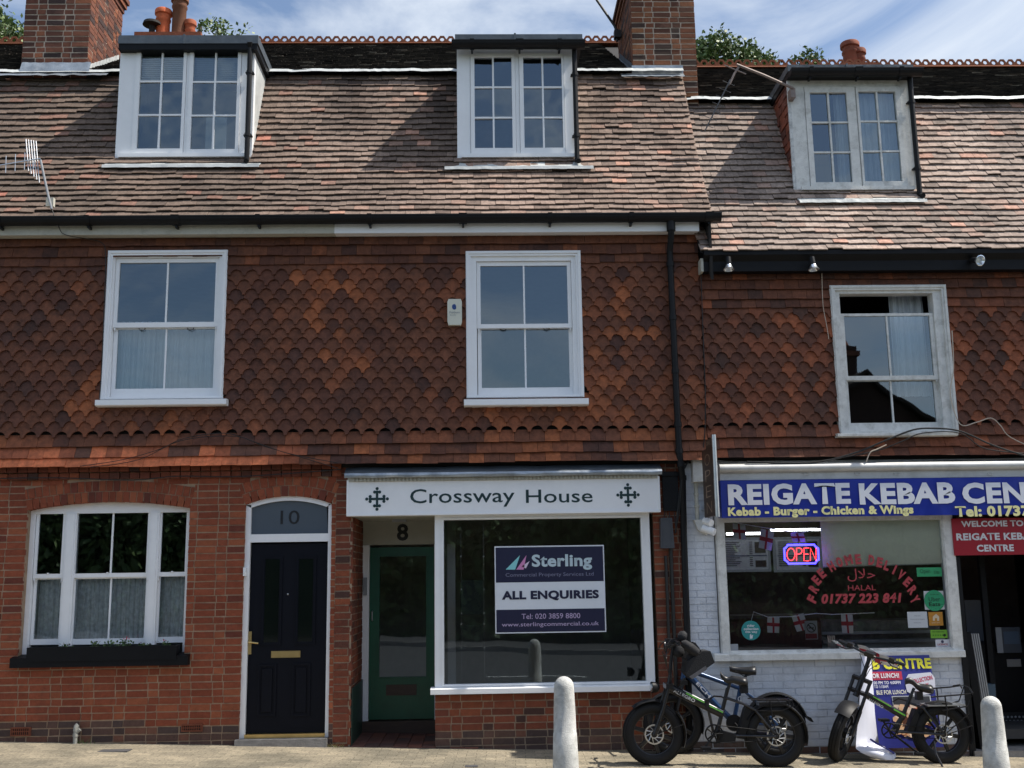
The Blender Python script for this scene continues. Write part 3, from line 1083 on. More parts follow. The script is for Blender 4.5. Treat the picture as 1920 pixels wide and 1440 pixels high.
for (up, lo, bars) in (((72, 963.5, 117, 1076), (66.5, 1086.5, 113, 1198), 1), ((144.5, 962, 276.5, 1074.5), (140, 1085, 272.5, 1197), 2), ((303, 960.5, 349, 1072.5), (299, 1081, 346, 1194), 1)):
    for (px, y0, top) in ((up, yF + .02, 1), (lo, yF + .055, 0)):
        x0, x1, z0, z1 = R(*px, y0 + .015)
        sw = .03
        s_ = MB()
        s_.frame(x0 - sw, x1 + sw, z0 - (.045 if top else .06), z1 + .035, sw, y0, y0 + .036, wt=.035, wb=(.045 if top else .06))
        if bars == 2: lit_bars(s_, x0, x1, z0, z1, 2, 1, y0 + .004, y0 + .03, .018)
        if top:
            for q in (x0 - sw, x1 + sw - .02):
                s_.prism([(q, z0 - .045), (q + .02, z0 - .045), (q + .02 if q < x0 else q, z0 - .1)], y0 + .003, y0 + .03)
            s_.lathe([(.012, 0), (.012, .012)], ((x0 + x1) / 2 - (.03 if bars == 2 else 0), y0 - .004, z0 - .002), 8)
        s_.build('sash', T['white'], WG)
        g = MB(); g.rect(x0 - .004, x1 + .004, z0 - .004, z1 + .004, y0 + .015)
        g.build('glass', T['glass'], WG)
        if not top:
            g = MB(); curtain(g, x0 - .05, x1 + .05, z0 - .05, z1 + .04, y0 + .12, 5 if bars == 1 else 13, .012, x0)
            g.build('lace_curtain', T['lace'], WG)
sx0, sx1, sz0, sz1 = R(18, 1232, 352, 1250, -.09)
mb = MB()
mb.prism([(.1, sz1 + .03), (-.02, sz1 + .012), (-.09, sz1), (-.09, sz0), (.0, sz0), (.1, sz0 + .02)], sx0, sx1, axis='x')
mb.build('window_sill', T['black'], H10)

# front door
yD = .03
x0, x1, z0, z1 = R(454, 930, 619, 1388, yD)
zs = P(540, 946, yD)[1]
mb = MB()
jx0, jx1, jz0, jz1 = R(464.5, 1019, 611.5, 1375, yD)
tr0, tr1 = P(540, 1016, yD)[1], P(540, 1001, yD)[1]
z0 = gz(x0) + .05
mb.box(x0, jx0 - .003, yD, yD + .1, z0, zs)
mb.box(jx1 + .003, x1, yD, yD + .1, z0, zs)
mb.box(jx0 - .003, jx1 + .003, yD + .002, yD + .1, tr0, tr1)
ga = arch_geo(x0, x1, zs, z1)
N = 16
o_ = [(ga[0] + ga[2] * math.sin(t), ga[1] + ga[2] * math.cos(t)) for t in [ga[3] * (-1 + 2 * q / N) for q in range(N + 1)]]
i_ = [(ga[0] + (ga[2] - .05) * math.sin(t), ga[1] + (ga[2] - .05) * math.cos(t)) for t in [ga[3] * .9 * (-1 + 2 * q / N) for q in range(N + 1)]]
for q in range(N):
    mb.prism([i_[q], i_[q + 1], o_[q + 1], o_[q]], yD, yD + .1)
DF = mb.build('door_frame', T['white'], H10)
mb = MB()
mb.prism([(x0 + .04, tr1 - .01)] + [(p[0], p[1] + .012) for p in i_] + [(x1 - .04, tr1 - .01)], yD + .04, yD + .06)
FL = mb.build('fanlight', T['frost'], H10)
a, b, c, d = R(526, 957, 561.5, 983, yD + .036)
mb = MB(); mb.text('10', a, b, c, d, yD + .037, col=(.006, .006, .008))
mb.build('house_number', T['vinyl'], FL)
DR = MB()
yl = yD + .045
DR.box(jx0, jx1, yl, yl + .05, jz0, jz1)
def moulding(mb, px, y, w_=.02):
    x0, x1, z0, z1 = R(*px, y)
    mb.frame(x0, x1, z0, z1, w_, y - .012, y)
    mb.frame(x0 + w_, x1 - w_, z0 + w_, z1 - w_, w_ * .6, y - .006, y)
    return x0, x1, z0, z1
for px in ((483, 1245.5, 518, 1343), (547, 1243.5, 582, 1343)):
    x0, x1, z0, z1 = moulding(DR, px, yl - .0005)
    DR.box(x0 + .045, x1 - .045, yl - .011, yl - .0006, z0 + .045, z1 - .045)
gl = []
for px in ((490.5, 1043, 528.5, 1210), (554, 1042.5, 592, 1208.5)):
    gl.append(moulding(DR, px, yl - .0005))
DOOR = DR.build('front_door', T['doorblack'], H10)
mb = MB()
for x0, x1, z0, z1 in gl:
    mb.rect(x0 + .02, x1 - .02, z0 + .02, z1 - .02, yl - .004)
pm = mat('dark_door_glass', (.006, .009, .008), .06, var=.1)
mb.build('door_glass', pm, DOOR)
mb = MB()
x0, x1, z0, z1 = R(508.5, 1220.5, 563, 1233, yl - .01)
mb.box(x0, x1, yl - .012, yl - .0007, z0, z1)
mb.box(x0 + .012, x1 - .012, yl - .018, yl - .012, z0 + .012, z1 - .012)
mb.build('letter_plate', T['brass'], DOOR)
mb = MB()
x0, x1, z0, z1 = R(465.5, 1184, 471.5, 1227, yl - .01)
mb.box(x0, x1, yl - .012, yl - .0007, z0, z1)
hz_ = P(468, 1204, yl)[1]
xm = (x0 + x1) / 2
mb.tube([(xm, yl - .01, hz_), (xm, yl - .055, hz_), (xm + .02, yl - .06, hz_), (xm + .1, yl - .058, hz_ - .01)], .0095, 8)
mb.build('door_handle', T['brass'], DOOR)
mb = MB(); q = V3(540, 1114, yl)
mb.lathe([(.009, 0), (.009, .012), (.004, .013)], q, 10, (0, -1, 0))
mb.build('spyhole', T['steel'], DOOR)
mb = MB()
mb.box(jx0 - .003, jx1 + .003, yD - .02, yD + .1, jz0 - .045, jz0 - .004)
mb.box(jx0 - .003, jx1 + .003, yD - .03, yD + .05, jz0 - .07, jz0 - .0455)
mb.build('threshold', T['brass'], H10)
x0, x1, z0, z1 = R(440, 1386, 613, 1395, -.07)
mb = MB(); mb.box(x0, x1, -.08, .12, gz(x0) - .1, z1, j=.002)
mb.build('door_step', T['stone'], H10)

# ================================================================ number 8: shopfront
mb = MB()
px661 = P(660, 1180)[0]
zf0 = P(950, 968, -.1)[1]
ZG8 = Z8B + .03
bricks(mb, X108 + .005, px661, -.25, ZG8, BROWN, bond='flemish')
b8 = mb.build('ground_floor_wall', T['brick'], H8)
mb = MB()
sx0 = P(816, 1340)[0]
ws0 = P(1013, 1300)[1]
bricks(mb, sx0, X86G, -.3, ws0, BROWN, palf=lambda u, v: (DARKB if v < gz(u) + .16 else BROWN))
rx1 = P(1229, 1100)[0]
bricks(mb, rx1, X86G, ws0 + .001, ZG8, BROWN)
mb.build('stall_riser', T['brick'], H8)
# recess side wall
mb = MB()
bricks(mb, .0, 1.0, -.2, zf0 + .1, BROWN, mp_=lambda u, v, d: (px661 + d - .008, u, v))
mb.build('recess_wall', T['brick'], H8)
mb = MB()
panel(mb, X108, px661 - .008, -.4, ZG8, [], 0, .22)
panel(mb, sx0 + .002, X86G, -.4, ws0, [], 0, .22)
panel(mb, rx1 + .002, X86G, ws0 + .001, ZG8, [], 0, .22)
mb.box(px661 - .2, px661 - .008, .221, 1.3, -.4, ZG8)
mb.build('mortar', T['darkmortar'], b8)
mb = MB()
mb.box(px661 + .004, px661 + .012, .0, 1.0, -.2, P(660, 1290)[1])
mb.build('painted_dado', mat('dark_green_dado', (.01, .03, .022), .5, var=.2), b8)

yE = 1.0
dx0_, dx1_, dz0_, dz1_ = R(692, 1026, 814, 1349, yE)
xs = P(681.5, 1180, yE)[0]
xe = sx0 + .05
zt_ = P(750, 971, yE)[1]
mb = MB()
mb.box(xs - .1, dx0_ - .003, yE, yE + .1, -.1, dz1_ + .03)
mb.box(dx1_ + .003, dx1_ + .25, yE, yE + .1, -.1, dz1_ + .03)
DF8 = mb.build('door_frame', T['white'], H8)
mb = MB()
mb.box(xs - .1, dx1_ + .25, yE + .01, yE + .1, dz1_ + .0305, zf0 + .3)
TP = mb.build('transom_panel', T['beige'], H8)
mb = MB()
a, b, c, d = R(744, 982, 765.5, 1014, yE)
mb.text('8', a, b, c, d, yE + .006, bold=.03, col=(.008, .008, .008))
mb.build('house_number', T['vinyl'], TP)
yl = yE + .03
gx = R(711.5, 1043, 799, 1269, yl)
mb = MB()
mb.frame(dx0_, dx1_, dz0_, dz1_, gx[0] - dx0_, yl, yl + .05, wt=dz1_ - gx[3], wb=gx[2] - dz0_, wr=dx1_ - gx[1])
mb.frame(gx[0] - .012, gx[1] + .012, gx[2] - .012, gx[3] + .012, .012, yl - .01, yl)
D8 = mb.build('front_door', T['green'], H8)
mb = MB(); mb.rect(gx[0], gx[1], gx[2], gx[3], yl + .02)
mb.build('door_glass', T['shopglass'], D8)
x0, x1, z0, z1 = R(724, 1283.5, 781, 1303.5, yl)
mb = MB(); mb.frame(x0, x1, z0, z1, .03, yl - .012, yl - .001, wt=.02, wb=.02); mb.box(x0 + .03, x1 - .03, yl - .006, yl - .001, z0 + .02, z1 - .02)
mb.build('letter_plate', T['wood'], D8)
q = V3(698, 1146, yl - .03)
mb = MB(); mb.tube([(q.x, yl, q.z), (q.x, yl - .04, q.z - .01), (q.x, yl - .04, q.z - .1), (q.x, yl, q.z - .11)], .008, 8)
mb.build('door_handle', T['steel'], D8)
mb = MB()
mb.box(px661, xe + .1, yE - .06, yE + .1, -.2, dz0_ - .012)
mb.build('door_step', T['wood'], H8)
mb = MB()
i = 0
x = px661
while x < xe + .3:
    for k in range(5):
        y0 = -.03 + k * .2
        zz = gz(x) + .012
        mb.box(x + .003, x + .147, y0 + .003, y0 + .197, -.2, zz + rnd.uniform(-.001, .001), pick([(2, lin(92, 58, 50)), (1, lin(110, 66, 52)), (1, lin(76, 54, 50))]))
    x += .15
mb.build('recess_floor', T['quarry'], H8)
# recess right cheek and ceiling
mb = MB()
mb.box(sx0 + .045, sx0 + .1, .05, 1.0, -.3, zf0)
mb.box(px661, sx0 + .1, .0, 1.05, zf0 + .02, zf0 + .1)
mb.build('recess_lining', T['beige'], H8)
mb = MB()
q0, q1 = V3(737, 973.5, .6), V3(763, 973.5, .6)
mb.box(q0.x, q1.x, .5, .62, zf0 - .012, zf0 + .02)
mb.build('recess_light', T['grey'], H8)

# display window
yW = -.03
x0, x1, z0, z1 = R(815.3, 964, 1223, 1292, yW)
gx = R(832.5, 973, 1206, 1280, yW + .03)
mb = MB()
mb.frame(x0, x1, z0, z1, gx[0] - x0, yW, yW + .1, wt=z1 - gx[3], wb=gx[2] - z0, wr=x1 - gx[1])
mb.frame(gx[0] - .02, gx[1] + .02, gx[2] - .02, gx[3] + .02, .018, yW - .012, yW - .0005)
SW = mb.build('display_window', T['white'], H8)
mb = MB(); mb.rect(gx[0] - .005, gx[1] + .005, gx[2] - .005, gx[3] + .005, yW + .045)
mb.build('glass', T['shopglass'], SW)
sx, sy, sz0, sz1 = R(807, 1288, 1228, 1299, -.11)
mb = MB(); mb.prism([(.02, sz1 + .008), (-.1, sz1), (-.11, sz1 - .008), (-.11, sz0), (.0, sz0)], sx, sy, axis='x')
mb.build('sill', T['white'], SW)
SHOP8 = gx
# hanging display wires with clips
mb = MB()
for px in (864, 906):
    q0, q1 = V3(px, 975, .25), V3(px, 1278, .25)
    q1.x = q0.x
    mb.tube([q0, q1], .002, 5)
    for py in (1043, 1105, 1150, 1170, 1215):
        z = P(px, py, .25)[1]
        mb.box(q0.x - .008, q0.x + .008, .24, .26, z - .008, z + .008)
mb.build('display_wire', T['steel'], SW)
mb = MB()
for (l, t, r, b) in ((864, 1088, 906, 1152), (864, 1172, 906, 1214)):
    a, b_, c, d = R(l, t, r, b, .25)
    mb.box(a, b_, .248, .251, c, d)
mb.build('display_panel', mat('clear_display_panel', (.05, .06, .06), .15), SW)

# lead capping over the fascia, boxed out
fa = R(650, 897, 1237.5, 964, -.14)
mb = MB()
zt0, zt1 = P(945, 893, -.2)[1], P(945, 873, -.1)[1]
xa, xb = P(646, 885, -.2)[0], P(1241, 885, -.2)[0]
mb.grid(lambda u, v: (xa + (xb - xa) * u, -.205 + .13 * v, P(945, 884, -.2)[1] + (zt1 - P(945, 884, -.2)[1]) * v + .006 * nz(u * 9, v * 3)), 60, 3)
LC = mb.build('lead_capping', T['leaddark'], H8)
mb = MB()
zl = P(945, 884, -.2)[1]
mb.grid(lambda u, v: (xa + (xb - xa) * u, -.207 - .012 * math.sin(v * 3.1) + .006 * nz(u * 25, v * 2, 4), zt0 + .008 * nz(u * 16, 1) * (1 - v) + (zl - zt0) * v), 120, 5)
mb.build('lead_fold', T['lead'], LC, smooth=True)
mb = MB()
mb.box(fa[0] + .01, fa[1] - .01, -.15, .2, fa[3] - .02, zl - .01)
x = fa[0] + .06
while x < fa[1] - .06:
    mb.box(x, x + .022, -.17, -.15, fa[3] - .016, fa[3] + .02)
    x += .042
mb.build('dentil_cornice', T['dirtywhite'], H8)

# ================================================================ number 6: painted takeaway front
kx0, kx1, kz0, kz1 = R(1341, 975, 1797, 1226, -.04)
psx0, psx1, psz0, psz1 = R(1340, 1223, 1811, 1236, -.1)
zk = psz0
ktop = P(1600, 872)[1]
doorx0 = P(1813, 1300)[0]
doorx1 = P(2010, 1200)[0]
mb = MB()
bricks(mb, X86G + .002, kx0 + .02, -.3, ktop, WHT, proud=.006, palf=lambda u, v: (DARKB if v < gz(u) + .07 else WHT), bond='stretch', jit=.035, joint=.011)
bricks(mb, kx0 + .021, doorx0, -.3, zk, WHT, proud=.006, palf=lambda u, v: (DARKB if v < gz(u) + .07 else WHT), v00=-.3, bond='stretch', jit=.035, joint=.011)
bricks(mb, doorx1, XR, -.3, ktop, WHT, proud=.006, bond='stretch', jit=.035, joint=.011)
b6 = mb.build('ground_floor_wall', T['whitebrick'], H6)
mb = MB()
mb.col = (.56, .59, .64)
panel(mb, X86G, XR, -.4, Z6B + .1, [(kx0 + .022, kx1 - .02, zk, ktop - .1), (doorx0, doorx1, -1, ktop - .1)], .0, .22)
mb.build('painted_joints', T['whitebrick'], b6)
mb = MB()
gx = R(1364, 976, 1780.5, 1224, -.01)
# raking posts of the old timber window
def post(mb, a0, a1, b0, b1, y0, y1):
    mb.prism([b0, b1, a1, a0], y0, y1)
lt = P(1341, 976, -.04), P(1357.5, 976, -.04); lb = P(1352.5, 1225, -.04), P(1370.5, 1225, -.04)
rt = P(1766, 974, -.04), P(1786, 974, -.04); rb = P(1784, 1224, -.04), P(1808, 1224, -.04)
def vpost(mb, l, r, z0, z1, y0, y1, st=.012):
    mb.box(l, r, y0, y1, z0, z1)
    mb.box(l + st, r - st, y0 - .012, y0 - .0005, z0, z1)
mb_l, mb_r = (lt[0][0] + lb[0][0]) / 2, (lt[1][0] + lb[1][0]) / 2
vpost(mb, mb_l, mb_r, psz1, kz1 + .1, -.04, .06)
mr_l, mr_r = (rt[0][0] + rb[0][0]) / 2, (rt[1][0] + rb[1][0]) / 2
vpost(mb, mr_l, mr_r, psz1, kz1 + .1, -.04, .06)
mb.box(mb_r, mr_l, -.03, .06, psz1, psz1 + .03)
mb.box(mb_r, mr_l, -.03, .06, kz1 - .01, kz1 + .1)
KW = mb.build('display_window', T['oldwhite'], H6)
mb = MB(); mb.rect(mb_r - .005, mr_l + .005, psz1 + .025, kz1, .0)
mb.build('glass', T['shopglass'], KW)
mb = MB(); mb.prism([(.02, psz1 + .01), (-.09, psz1), (-.1, psz1 - .01), (-.1, psz0), (.0, psz0)], psx0, psx1, axis='x')
mb.build('sill', T['oldwhite'], KW)
KX = (mb_r, mr_l, psz1 + .03, kz1)
mb = MB()
mb.box(doorx0 - .03, doorx0 + .03, -.03, .22, gz(doorx0) - .1, psz0 - .002)
mb.box(doorx0 - .005, doorx0 + .045, -.02, .22, psz1 + .002, ktop - .1)
mb.build('door_post', T['blackplastic'], H6)
mb = MB(); mb.box(doorx0, doorx1, -.06, .6, gz(doorx0) - .2, gz(doorx0) + .05, j=.002)
mb.build('door_step', T['stone'], H6)

# ================================================================ eaves, gutters, roofs
ye, ze = RF8.low[0]
fzt, fzb = P(700, 416, -.24)[1], P(700, 437, -.24)[1]
for root, xa, xb, m in ((H10, XL, X108 - .03, 'dirtywhite'), (H8, X108 - .03, P(1311, 430, -.24)[0], 'white')):
    mb = MB()
    mb.box(xa, xb, -.24, -.215, fzb, fzt + .06)
    mb.box(xa, xb, -.2149, -.05, fzb + .012, fzb + .03)
    mb.build('eaves_board', T[m], root)
zg = P(700, 405, -.31)[1]
for root, xa, xb in ((H10, XL, X108 - .028), (H8, X108 - .028, P(1351, 408, -.31)[0])):
    mb = MB(); gutter(mb, xa, xb, -.315, zg - .014, .078, 1.0 if root is H10 else .95)
    mb.build('gutter', T['blackplastic'], root)
# rainwater pipe between 8 and 6
mb = MB()
pa = V3(1258, 425, -.3)
xt = P(1257, 470, -.2)[0]
pts = [pa, (pa.x, -.3, pa.z - .08), (xt, -.16, P(1257, 470, -.16)[1]), (xt, -.16, P(1257, 500, -.16)[1])]
for py in (600, 700, 800, 850):
    pts.append(V3(1257 + (py - 500) * .047, py, -.16))
pts += [V3(1277, 875, -.17), V3(1280, 900, -.08), V3(1282, 1000, -.06), V3(1289, 1200, -.06)]
q = V3(1294, 1408, -.06)
pts += [q]
mb.tube(pts, .036, 12)
for i_, q in enumerate(pts[3:10]):
    q = Vector(q)
    mb.lathe([(.044, 0), (.044, .05)], q, 12)
mb.lathe([(.05, -.05), (.05, .08)], pa, 12)
mb.build('downpipe', T['blackplastic'], H8, smooth=True)
# number 6: black timber eaves box
za, zb_ = P(1600, 472, -.26)[1], P(1600, 508, -.22)[1]
xs6 = P(1319, 490, -.25)[0]
mb = MB()
mb.box(xs6, XR, -.24, -.2, zb_, za - .02)
mb.box(xs6, XR, -.1999, -.04, zb_ + .01, zb_ + .03)
mb.prism([(-.31, za - .04), (-.24, za - .1), (-.24, za + .01), (-.31, za + .01)], xs6, XR, axis='x')
mb.build('eaves_board', T['black'], H6)
mb = MB(); mb.box(xs6 - .03, xs6 - .001, -.245, -.05, zb_, za - .06)
mb.build('eaves_end_cap', T['dirtywhite'], H6)

# ---- dormers
def dormer(root, rf, front, roofedge, casements, paint, cheek, bars, apron, gut=None, pipe=None, blind=False, board=.0):
    l, t, r, b = front
    Y = rf.hit((l + r) / 2, b + 6)
    x0, x1, z0, z1 = R(l, t, r, b, Y)
    m = T[paint]
    mb = MB()
    cs = [R(*c, Y + .02) for c, g in casements]
    cx0, cx1 = cs[0][0], cs[1][1]
    cz0, cz1 = min(c[2] for c in cs), max(c[3] for c in cs)
    mb.box(x0, cx0 - .004, Y, Y + .09, z0, z1)
    mb.box(cx1 + .004, x1, Y, Y + .09, z0, z1)
    mb.box(cx0 - .004, cx1 + .004, Y, Y + .09, cz1 + .004, z1)
    mb.box(cx0 - .004, cx1 + .004, Y, Y + .09, z0, cz0 - .004)
    mb.box(cs[0][1] + .003, cs[1][0] - .003, Y + .004, Y + .09, cz0 - .004, cz1 + .004)
    mb.box(x0 + .05, x1 - .04, Y - .05, Y - .0005, z0 - .0, z0 + .045)
    D = mb.build('dormer', m, root)
    for (c, g), cc in zip(casements, cs):
        g_ = R(*g, Y + .03)
        s_ = MB()
        s_.frame(cc[0], cc[1], cz0, cz1, g_[0] - cc[0], Y - .012, Y + .04, wt=cz1 - g_[3], wb=g_[2] - cz0, wr=cc[1] - g_[1])
        lit_bars(s_, g_[0], g_[1], g_[2], g_[3], 2, 3, Y - .004, Y + .03, .021)
        s_.build('casement', m, D)
        s_ = MB(); s_.panes(g_[0] - .004, g_[1] + .004, g_[2] - .004, g_[3] + .004, Y + .018, 2, 3, .007)
        s_.build('glass', T['oldglass'], D)
        if blind:
            s_ = MB()
            zz = g_[3] + .01
            while zz > g_[3] - (g_[3] - g_[2]) * .30:
                s_.box(g_[0] - .02, g_[1] + .02, Y + .09, Y + .105, zz - .017, zz)
                zz -= .026
            s_.build('blind', T['blind'], D)
    # cheeks (depth from the front to the roof)
    yk = rf.yat(z1)
    def yr(v): return rf.yat(v)
    for x, sgn in ((x0, -1), (x1, 1)):
        s_ = MB()
        if cheek == 'tile':
            s_.col = lin(140, 80, 62)
            s_.box(min(x, x + sgn * .034), max(x, x + sgn * .034), Y - .002, Y + .03, z0 - .02, z1, (.62, .63, .62))
            bricks(s_, .032, yk - Y + .3, z0 - .1, z1, [(3, lin(142, 80, 60)), (2, lin(120, 70, 56)), (1, lin(100, 62, 54))], fholes=[lambda v: [(yr(v) - Y + .08, 9)]], bond='stretch',
                   mp_=lambda u, v, d: (x + sgn * (d - .004 + (.014 * (1 - ((v - z0 + .1) % .115) / .115))), Y + u, v), ch=.115, joint=.004, proud=.012)
        yb_ = yk + .35
        xi = x - sgn * .03
        s_.prism([(Y + .091, z0 - .0), (Y + .091, z1), (yb_, z1), (yb_, z1 - .3), (rf.yat(z0 + .3) + .3, z0)], min(x, xi), max(x, xi), axis='x', col=lin(120, 70, 56) if cheek == 'tile' else (1, 1, 1))
        s_.build('cheek', T['hung'] if cheek == 'tile' else T[cheek], D)
    # flat roof with rolled lead edge
    e = R(*roofedge, Y - .1)
    s_ = MB()
    yb_ = rf.yat(e[3]) + .3
    s_.box(e[0], e[1], Y - .1, yb_, e[2] + .02, e[3])
    for x in (e[0] + (e[1] - e[0]) * .47, ):
        s_.box(x - .012, x + .012, Y - .106, Y - .1, e[2] + .015, e[3] + .012)
    s_.build('dormer_roof', T['leaddark'], D)
    s_ = MB(); s_.box(e[0] + .006, e[1] - .012, Y - .09, yb_ - .1, e[2] - .055, e[2] + .0195)
    s_.build('dormer_fascia', T['black'], D)
    if gut:
        g_ = R(*gut, Y - .16)
        s_ = MB(); gutter(s_, g_[0], g_[1], Y - .16, g_[2] + .08, .075, .55)
        s_.build('gutter', T['blackplastic'], D)
    if pipe:
        (pa_, pb_) = pipe
        q0, q1 = V3(*pa_, Y - .07), V3(*pb_, Y - .07)
        q1.x = q0.x = (q0.x + q1.x) / 2
        s_ = MB(); s_.tube([q0 + Vector((0, -.04, .06)), q0, q1, q1 + Vector((.01, -.07, -.04))], .031, 10)
        for f in (.22, .78):
            q = q0.lerp(q1, f); s_.lathe([(.038, -.02), (.038, .02)], q, 10); s_.box(q.x - .05, q.x + .05, q.y, q.y + .06, q.z - .008, q.z + .008)
        s_.build('downpipe', T['blackplastic'], D)
    a = R(*apron, Y - .12)
    s_ = MB()
    yA = rf.yat(a[2])
    s_.grid(lambda u, v: (a[0] + (a[1] - a[0]) * u, (yA - .07) + (Y + .02 - yA + .07) * v + .004 * nz(u * 12, v, 3), (a[2] + .03 + .008 * nz(u * 14, 2) * (1 - v)) + (z0 + .0 - a[2] - .03) * v ** 1.3), 40, 4)
    s_.grid(lambda u, v: (a[0] + (a[1] - a[0]) * u, yA - .075 - .012 * v + .003 * nz(u * 12, v, 3), a[2] + .042 * (1 - v) + .006 * nz(u * 17, 2)), 40, 2)
    s_.build('flashing', T['leadpale'], D, smooth=True)
    return D, (x0 + .0, x1 - .0, z0 - .02, e[3]), Y

D1, h1, y1_ = dormer(H10, RF8, (221, 86, 475, 296.5), (221.5, 66, 484, 84), [((253, 86, 348, 290), (262, 92.5, 343, 281)), ((354, 87, 451, 290), (361.5, 93.5, 445, 282))], 'white', 'leadpale', None, (194, 303, 488, 317), pipe=((469, 90), (463, 300)), blind=True)
D2, h2, y2_ = dormer(H8, RF8, (857, 92, 1080.5, 297), (853, 64, 1092, 76), [((882.5, 102, 966.5, 290), (890, 109.5, 960, 280)), ((974.5, 102, 1058, 290), (982, 109.5, 1054, 279.5))], 'white', 'oldwhite', None, (834, 308, 1112, 321), gut=(847, 70, 1096, 92), pipe=((1076, 95), (1083, 300)))
D3, h3, y3_ = dormer(H6, RF6, (1487, 147, 1710, 358), (1477, 121, 1713, 136), [((1513, 165, 1607, 356), (1522, 176, 1591, 344)), ((1610, 165, 1693, 356), (1613.5, 174, 1683, 342))], 'oldwhite', 'tile', None, (1496, 366, 1734, 383), gut=(1481, 131, 1728, 144), pipe=((1707, 143), (1723, 365)))
# curtains and a strip light seen through the dormers
a = R(1613, 174, 1683, 342, y3_ + .1)
mb = MB(); curtain(mb, a[0] - .05, a[1] + .02, a[2] - .1, a[3] + .05, y3_ + .14, 6, .02)
a = R(1570, 174, 1600, 342, y3_ + .1)
curtain(mb, a[0], a[1], a[2] - .1, a[3] + .05, y3_ + .14, 3, .02)
mb.build('curtain', T['curtain'], D3)
a = R(335, 240, 345, 283, y1_ + .1)
mb = MB(); b_ = R(390, 215, 420, 290, y1_ + .2); mb.box(b_[0] - .03, b_[1] + .03, y1_ + .2, y1_ + .24, b_[2] - .2, b_[3])
mb.build('curtain', T['blind'], D1)

# ---- slopes
vx = (P(1335, 395, -.3)[0], P(1279, 150, RF8.brk[0])[0])
verge = lambda s: vx[0] + (vx[1] - vx[0]) * s
for root, rf, xa, xb, pal, hole, sd in ((H10, RF8, lambda s: XL, lambda s: X108, pal_roof_left, h1, 1), (H8, RF8, lambda s: X108, verge, pal_roof_mid, h2, 2), (H6, RF6, lambda s: X86T - .02 - .15 * s, lambda s: XR, pal_roof_right, h3, 3)):
    L = plen(rf.low)
    n = round(L / .106)
    mb = MB()
    roof_tiles(mb, rf.low, xa, xb, L / n, .168, pal, [hole], seed=sd if root is H6 else 1, soft0=root is H8, soft1=root is H10)
    rt_ = mb.build('mansard_roof', T['rooft'], root)
    mb = MB()
    hd = (hole[0] + .05, hole[1] - .05, hole[2] + .15, hole[3])
    x0_, x1_ = max(xa(0), xa(1)), min(xb(0), xb(1))
    roof_deck(mb, rf.low, x0_, x1_, [hd])
    mb.build('roof_deck', T['felt'], rt_)
    mb = MB()
    xa1, xb1 = xa(1), xb(1)
    if root is H8: xb1 = P(1179, 150, rf.brk[0])[0]
    roof_tiles(mb, rf.up, lambda s: xa1, lambda s: xb1, .1, .168, OLD, [(hole[0], hole[1], hole[2], hole[3] + .02)], thick=.016, wav=.02, seed=sd + 7, rough=.008)
    ut = mb.build('upper_roof', T['oldroof'], root)
    mb = MB()
    roof_deck(mb, rf.up, xa1, x1_, [])
    ry, rz = rf.ridge
    yb_ = 7.5
    mb.quad((xa1, ry, rz), (x1_, ry, rz), (x1_, yb_, rz - 1.6), (xa1, yb_, rz - 1.6))
    mb.quad((x1_, yb_, -.5), (xa1, yb_, -.5), (xa1, yb_, rz - 1.6), (x1_, yb_, rz - 1.6))
    mb.build('roof_deck', T['felt'], ut)
    mb = MB()
    ridge_tiles(mb, xa1 - (.05 if root is H6 else 0), xb1 + (.4 if root is H8 else 0), ry, rz + .03)
    mb.build('ridge', T['ridge'], root)
    # lead strip along the break of the slope
    mb = MB()
    by, bz = rf.brk
    xs_, xe_ = xa1, xb(1)
    mb.grid(lambda u, v: (xs_ + (xe_ - xs_) * u, by - .135 + .055 * v, bz + .012 + .062 * v + .012 * nz(u * 20, 3, sd) + .006 * nz(u * 70, 1, sd)), 120, 2)
    mb.build('flashing', T['leadpale'], root)

# verge closing board between 8 and the lower roof of 6
mb = MB()
pl = [(y, z) for y, z in RF8.low]
mb.prism([(y, z - .0) for y, z in pl] + [(y, z - .75) for y, z in pl[::-1]], 0, .03, axis='x')
mb.v = [(vx[0] + (vx[1] - vx[0]) * min(1, max(0, (v[1] - pl[0][0]) / (pl[-1][0] - pl[0][0]))) - .05 + v[0], v[1], v[2]) for v in mb.v]
mb.build('verge_wall', T['felt'], H8)

# ---- interiors
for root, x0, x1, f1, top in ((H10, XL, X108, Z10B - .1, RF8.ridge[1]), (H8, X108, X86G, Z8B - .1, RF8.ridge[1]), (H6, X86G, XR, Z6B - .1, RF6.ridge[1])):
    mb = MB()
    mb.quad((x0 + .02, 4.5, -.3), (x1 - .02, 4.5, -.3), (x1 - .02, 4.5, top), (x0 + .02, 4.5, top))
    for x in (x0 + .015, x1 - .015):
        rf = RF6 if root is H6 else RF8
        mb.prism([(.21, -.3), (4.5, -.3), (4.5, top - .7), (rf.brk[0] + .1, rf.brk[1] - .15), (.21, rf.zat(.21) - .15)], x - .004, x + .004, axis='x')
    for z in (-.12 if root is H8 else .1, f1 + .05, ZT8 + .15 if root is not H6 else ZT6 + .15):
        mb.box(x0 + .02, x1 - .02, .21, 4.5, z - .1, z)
    mb.build('interior', T['room' if root is not H6 else 'darkroom'], root)

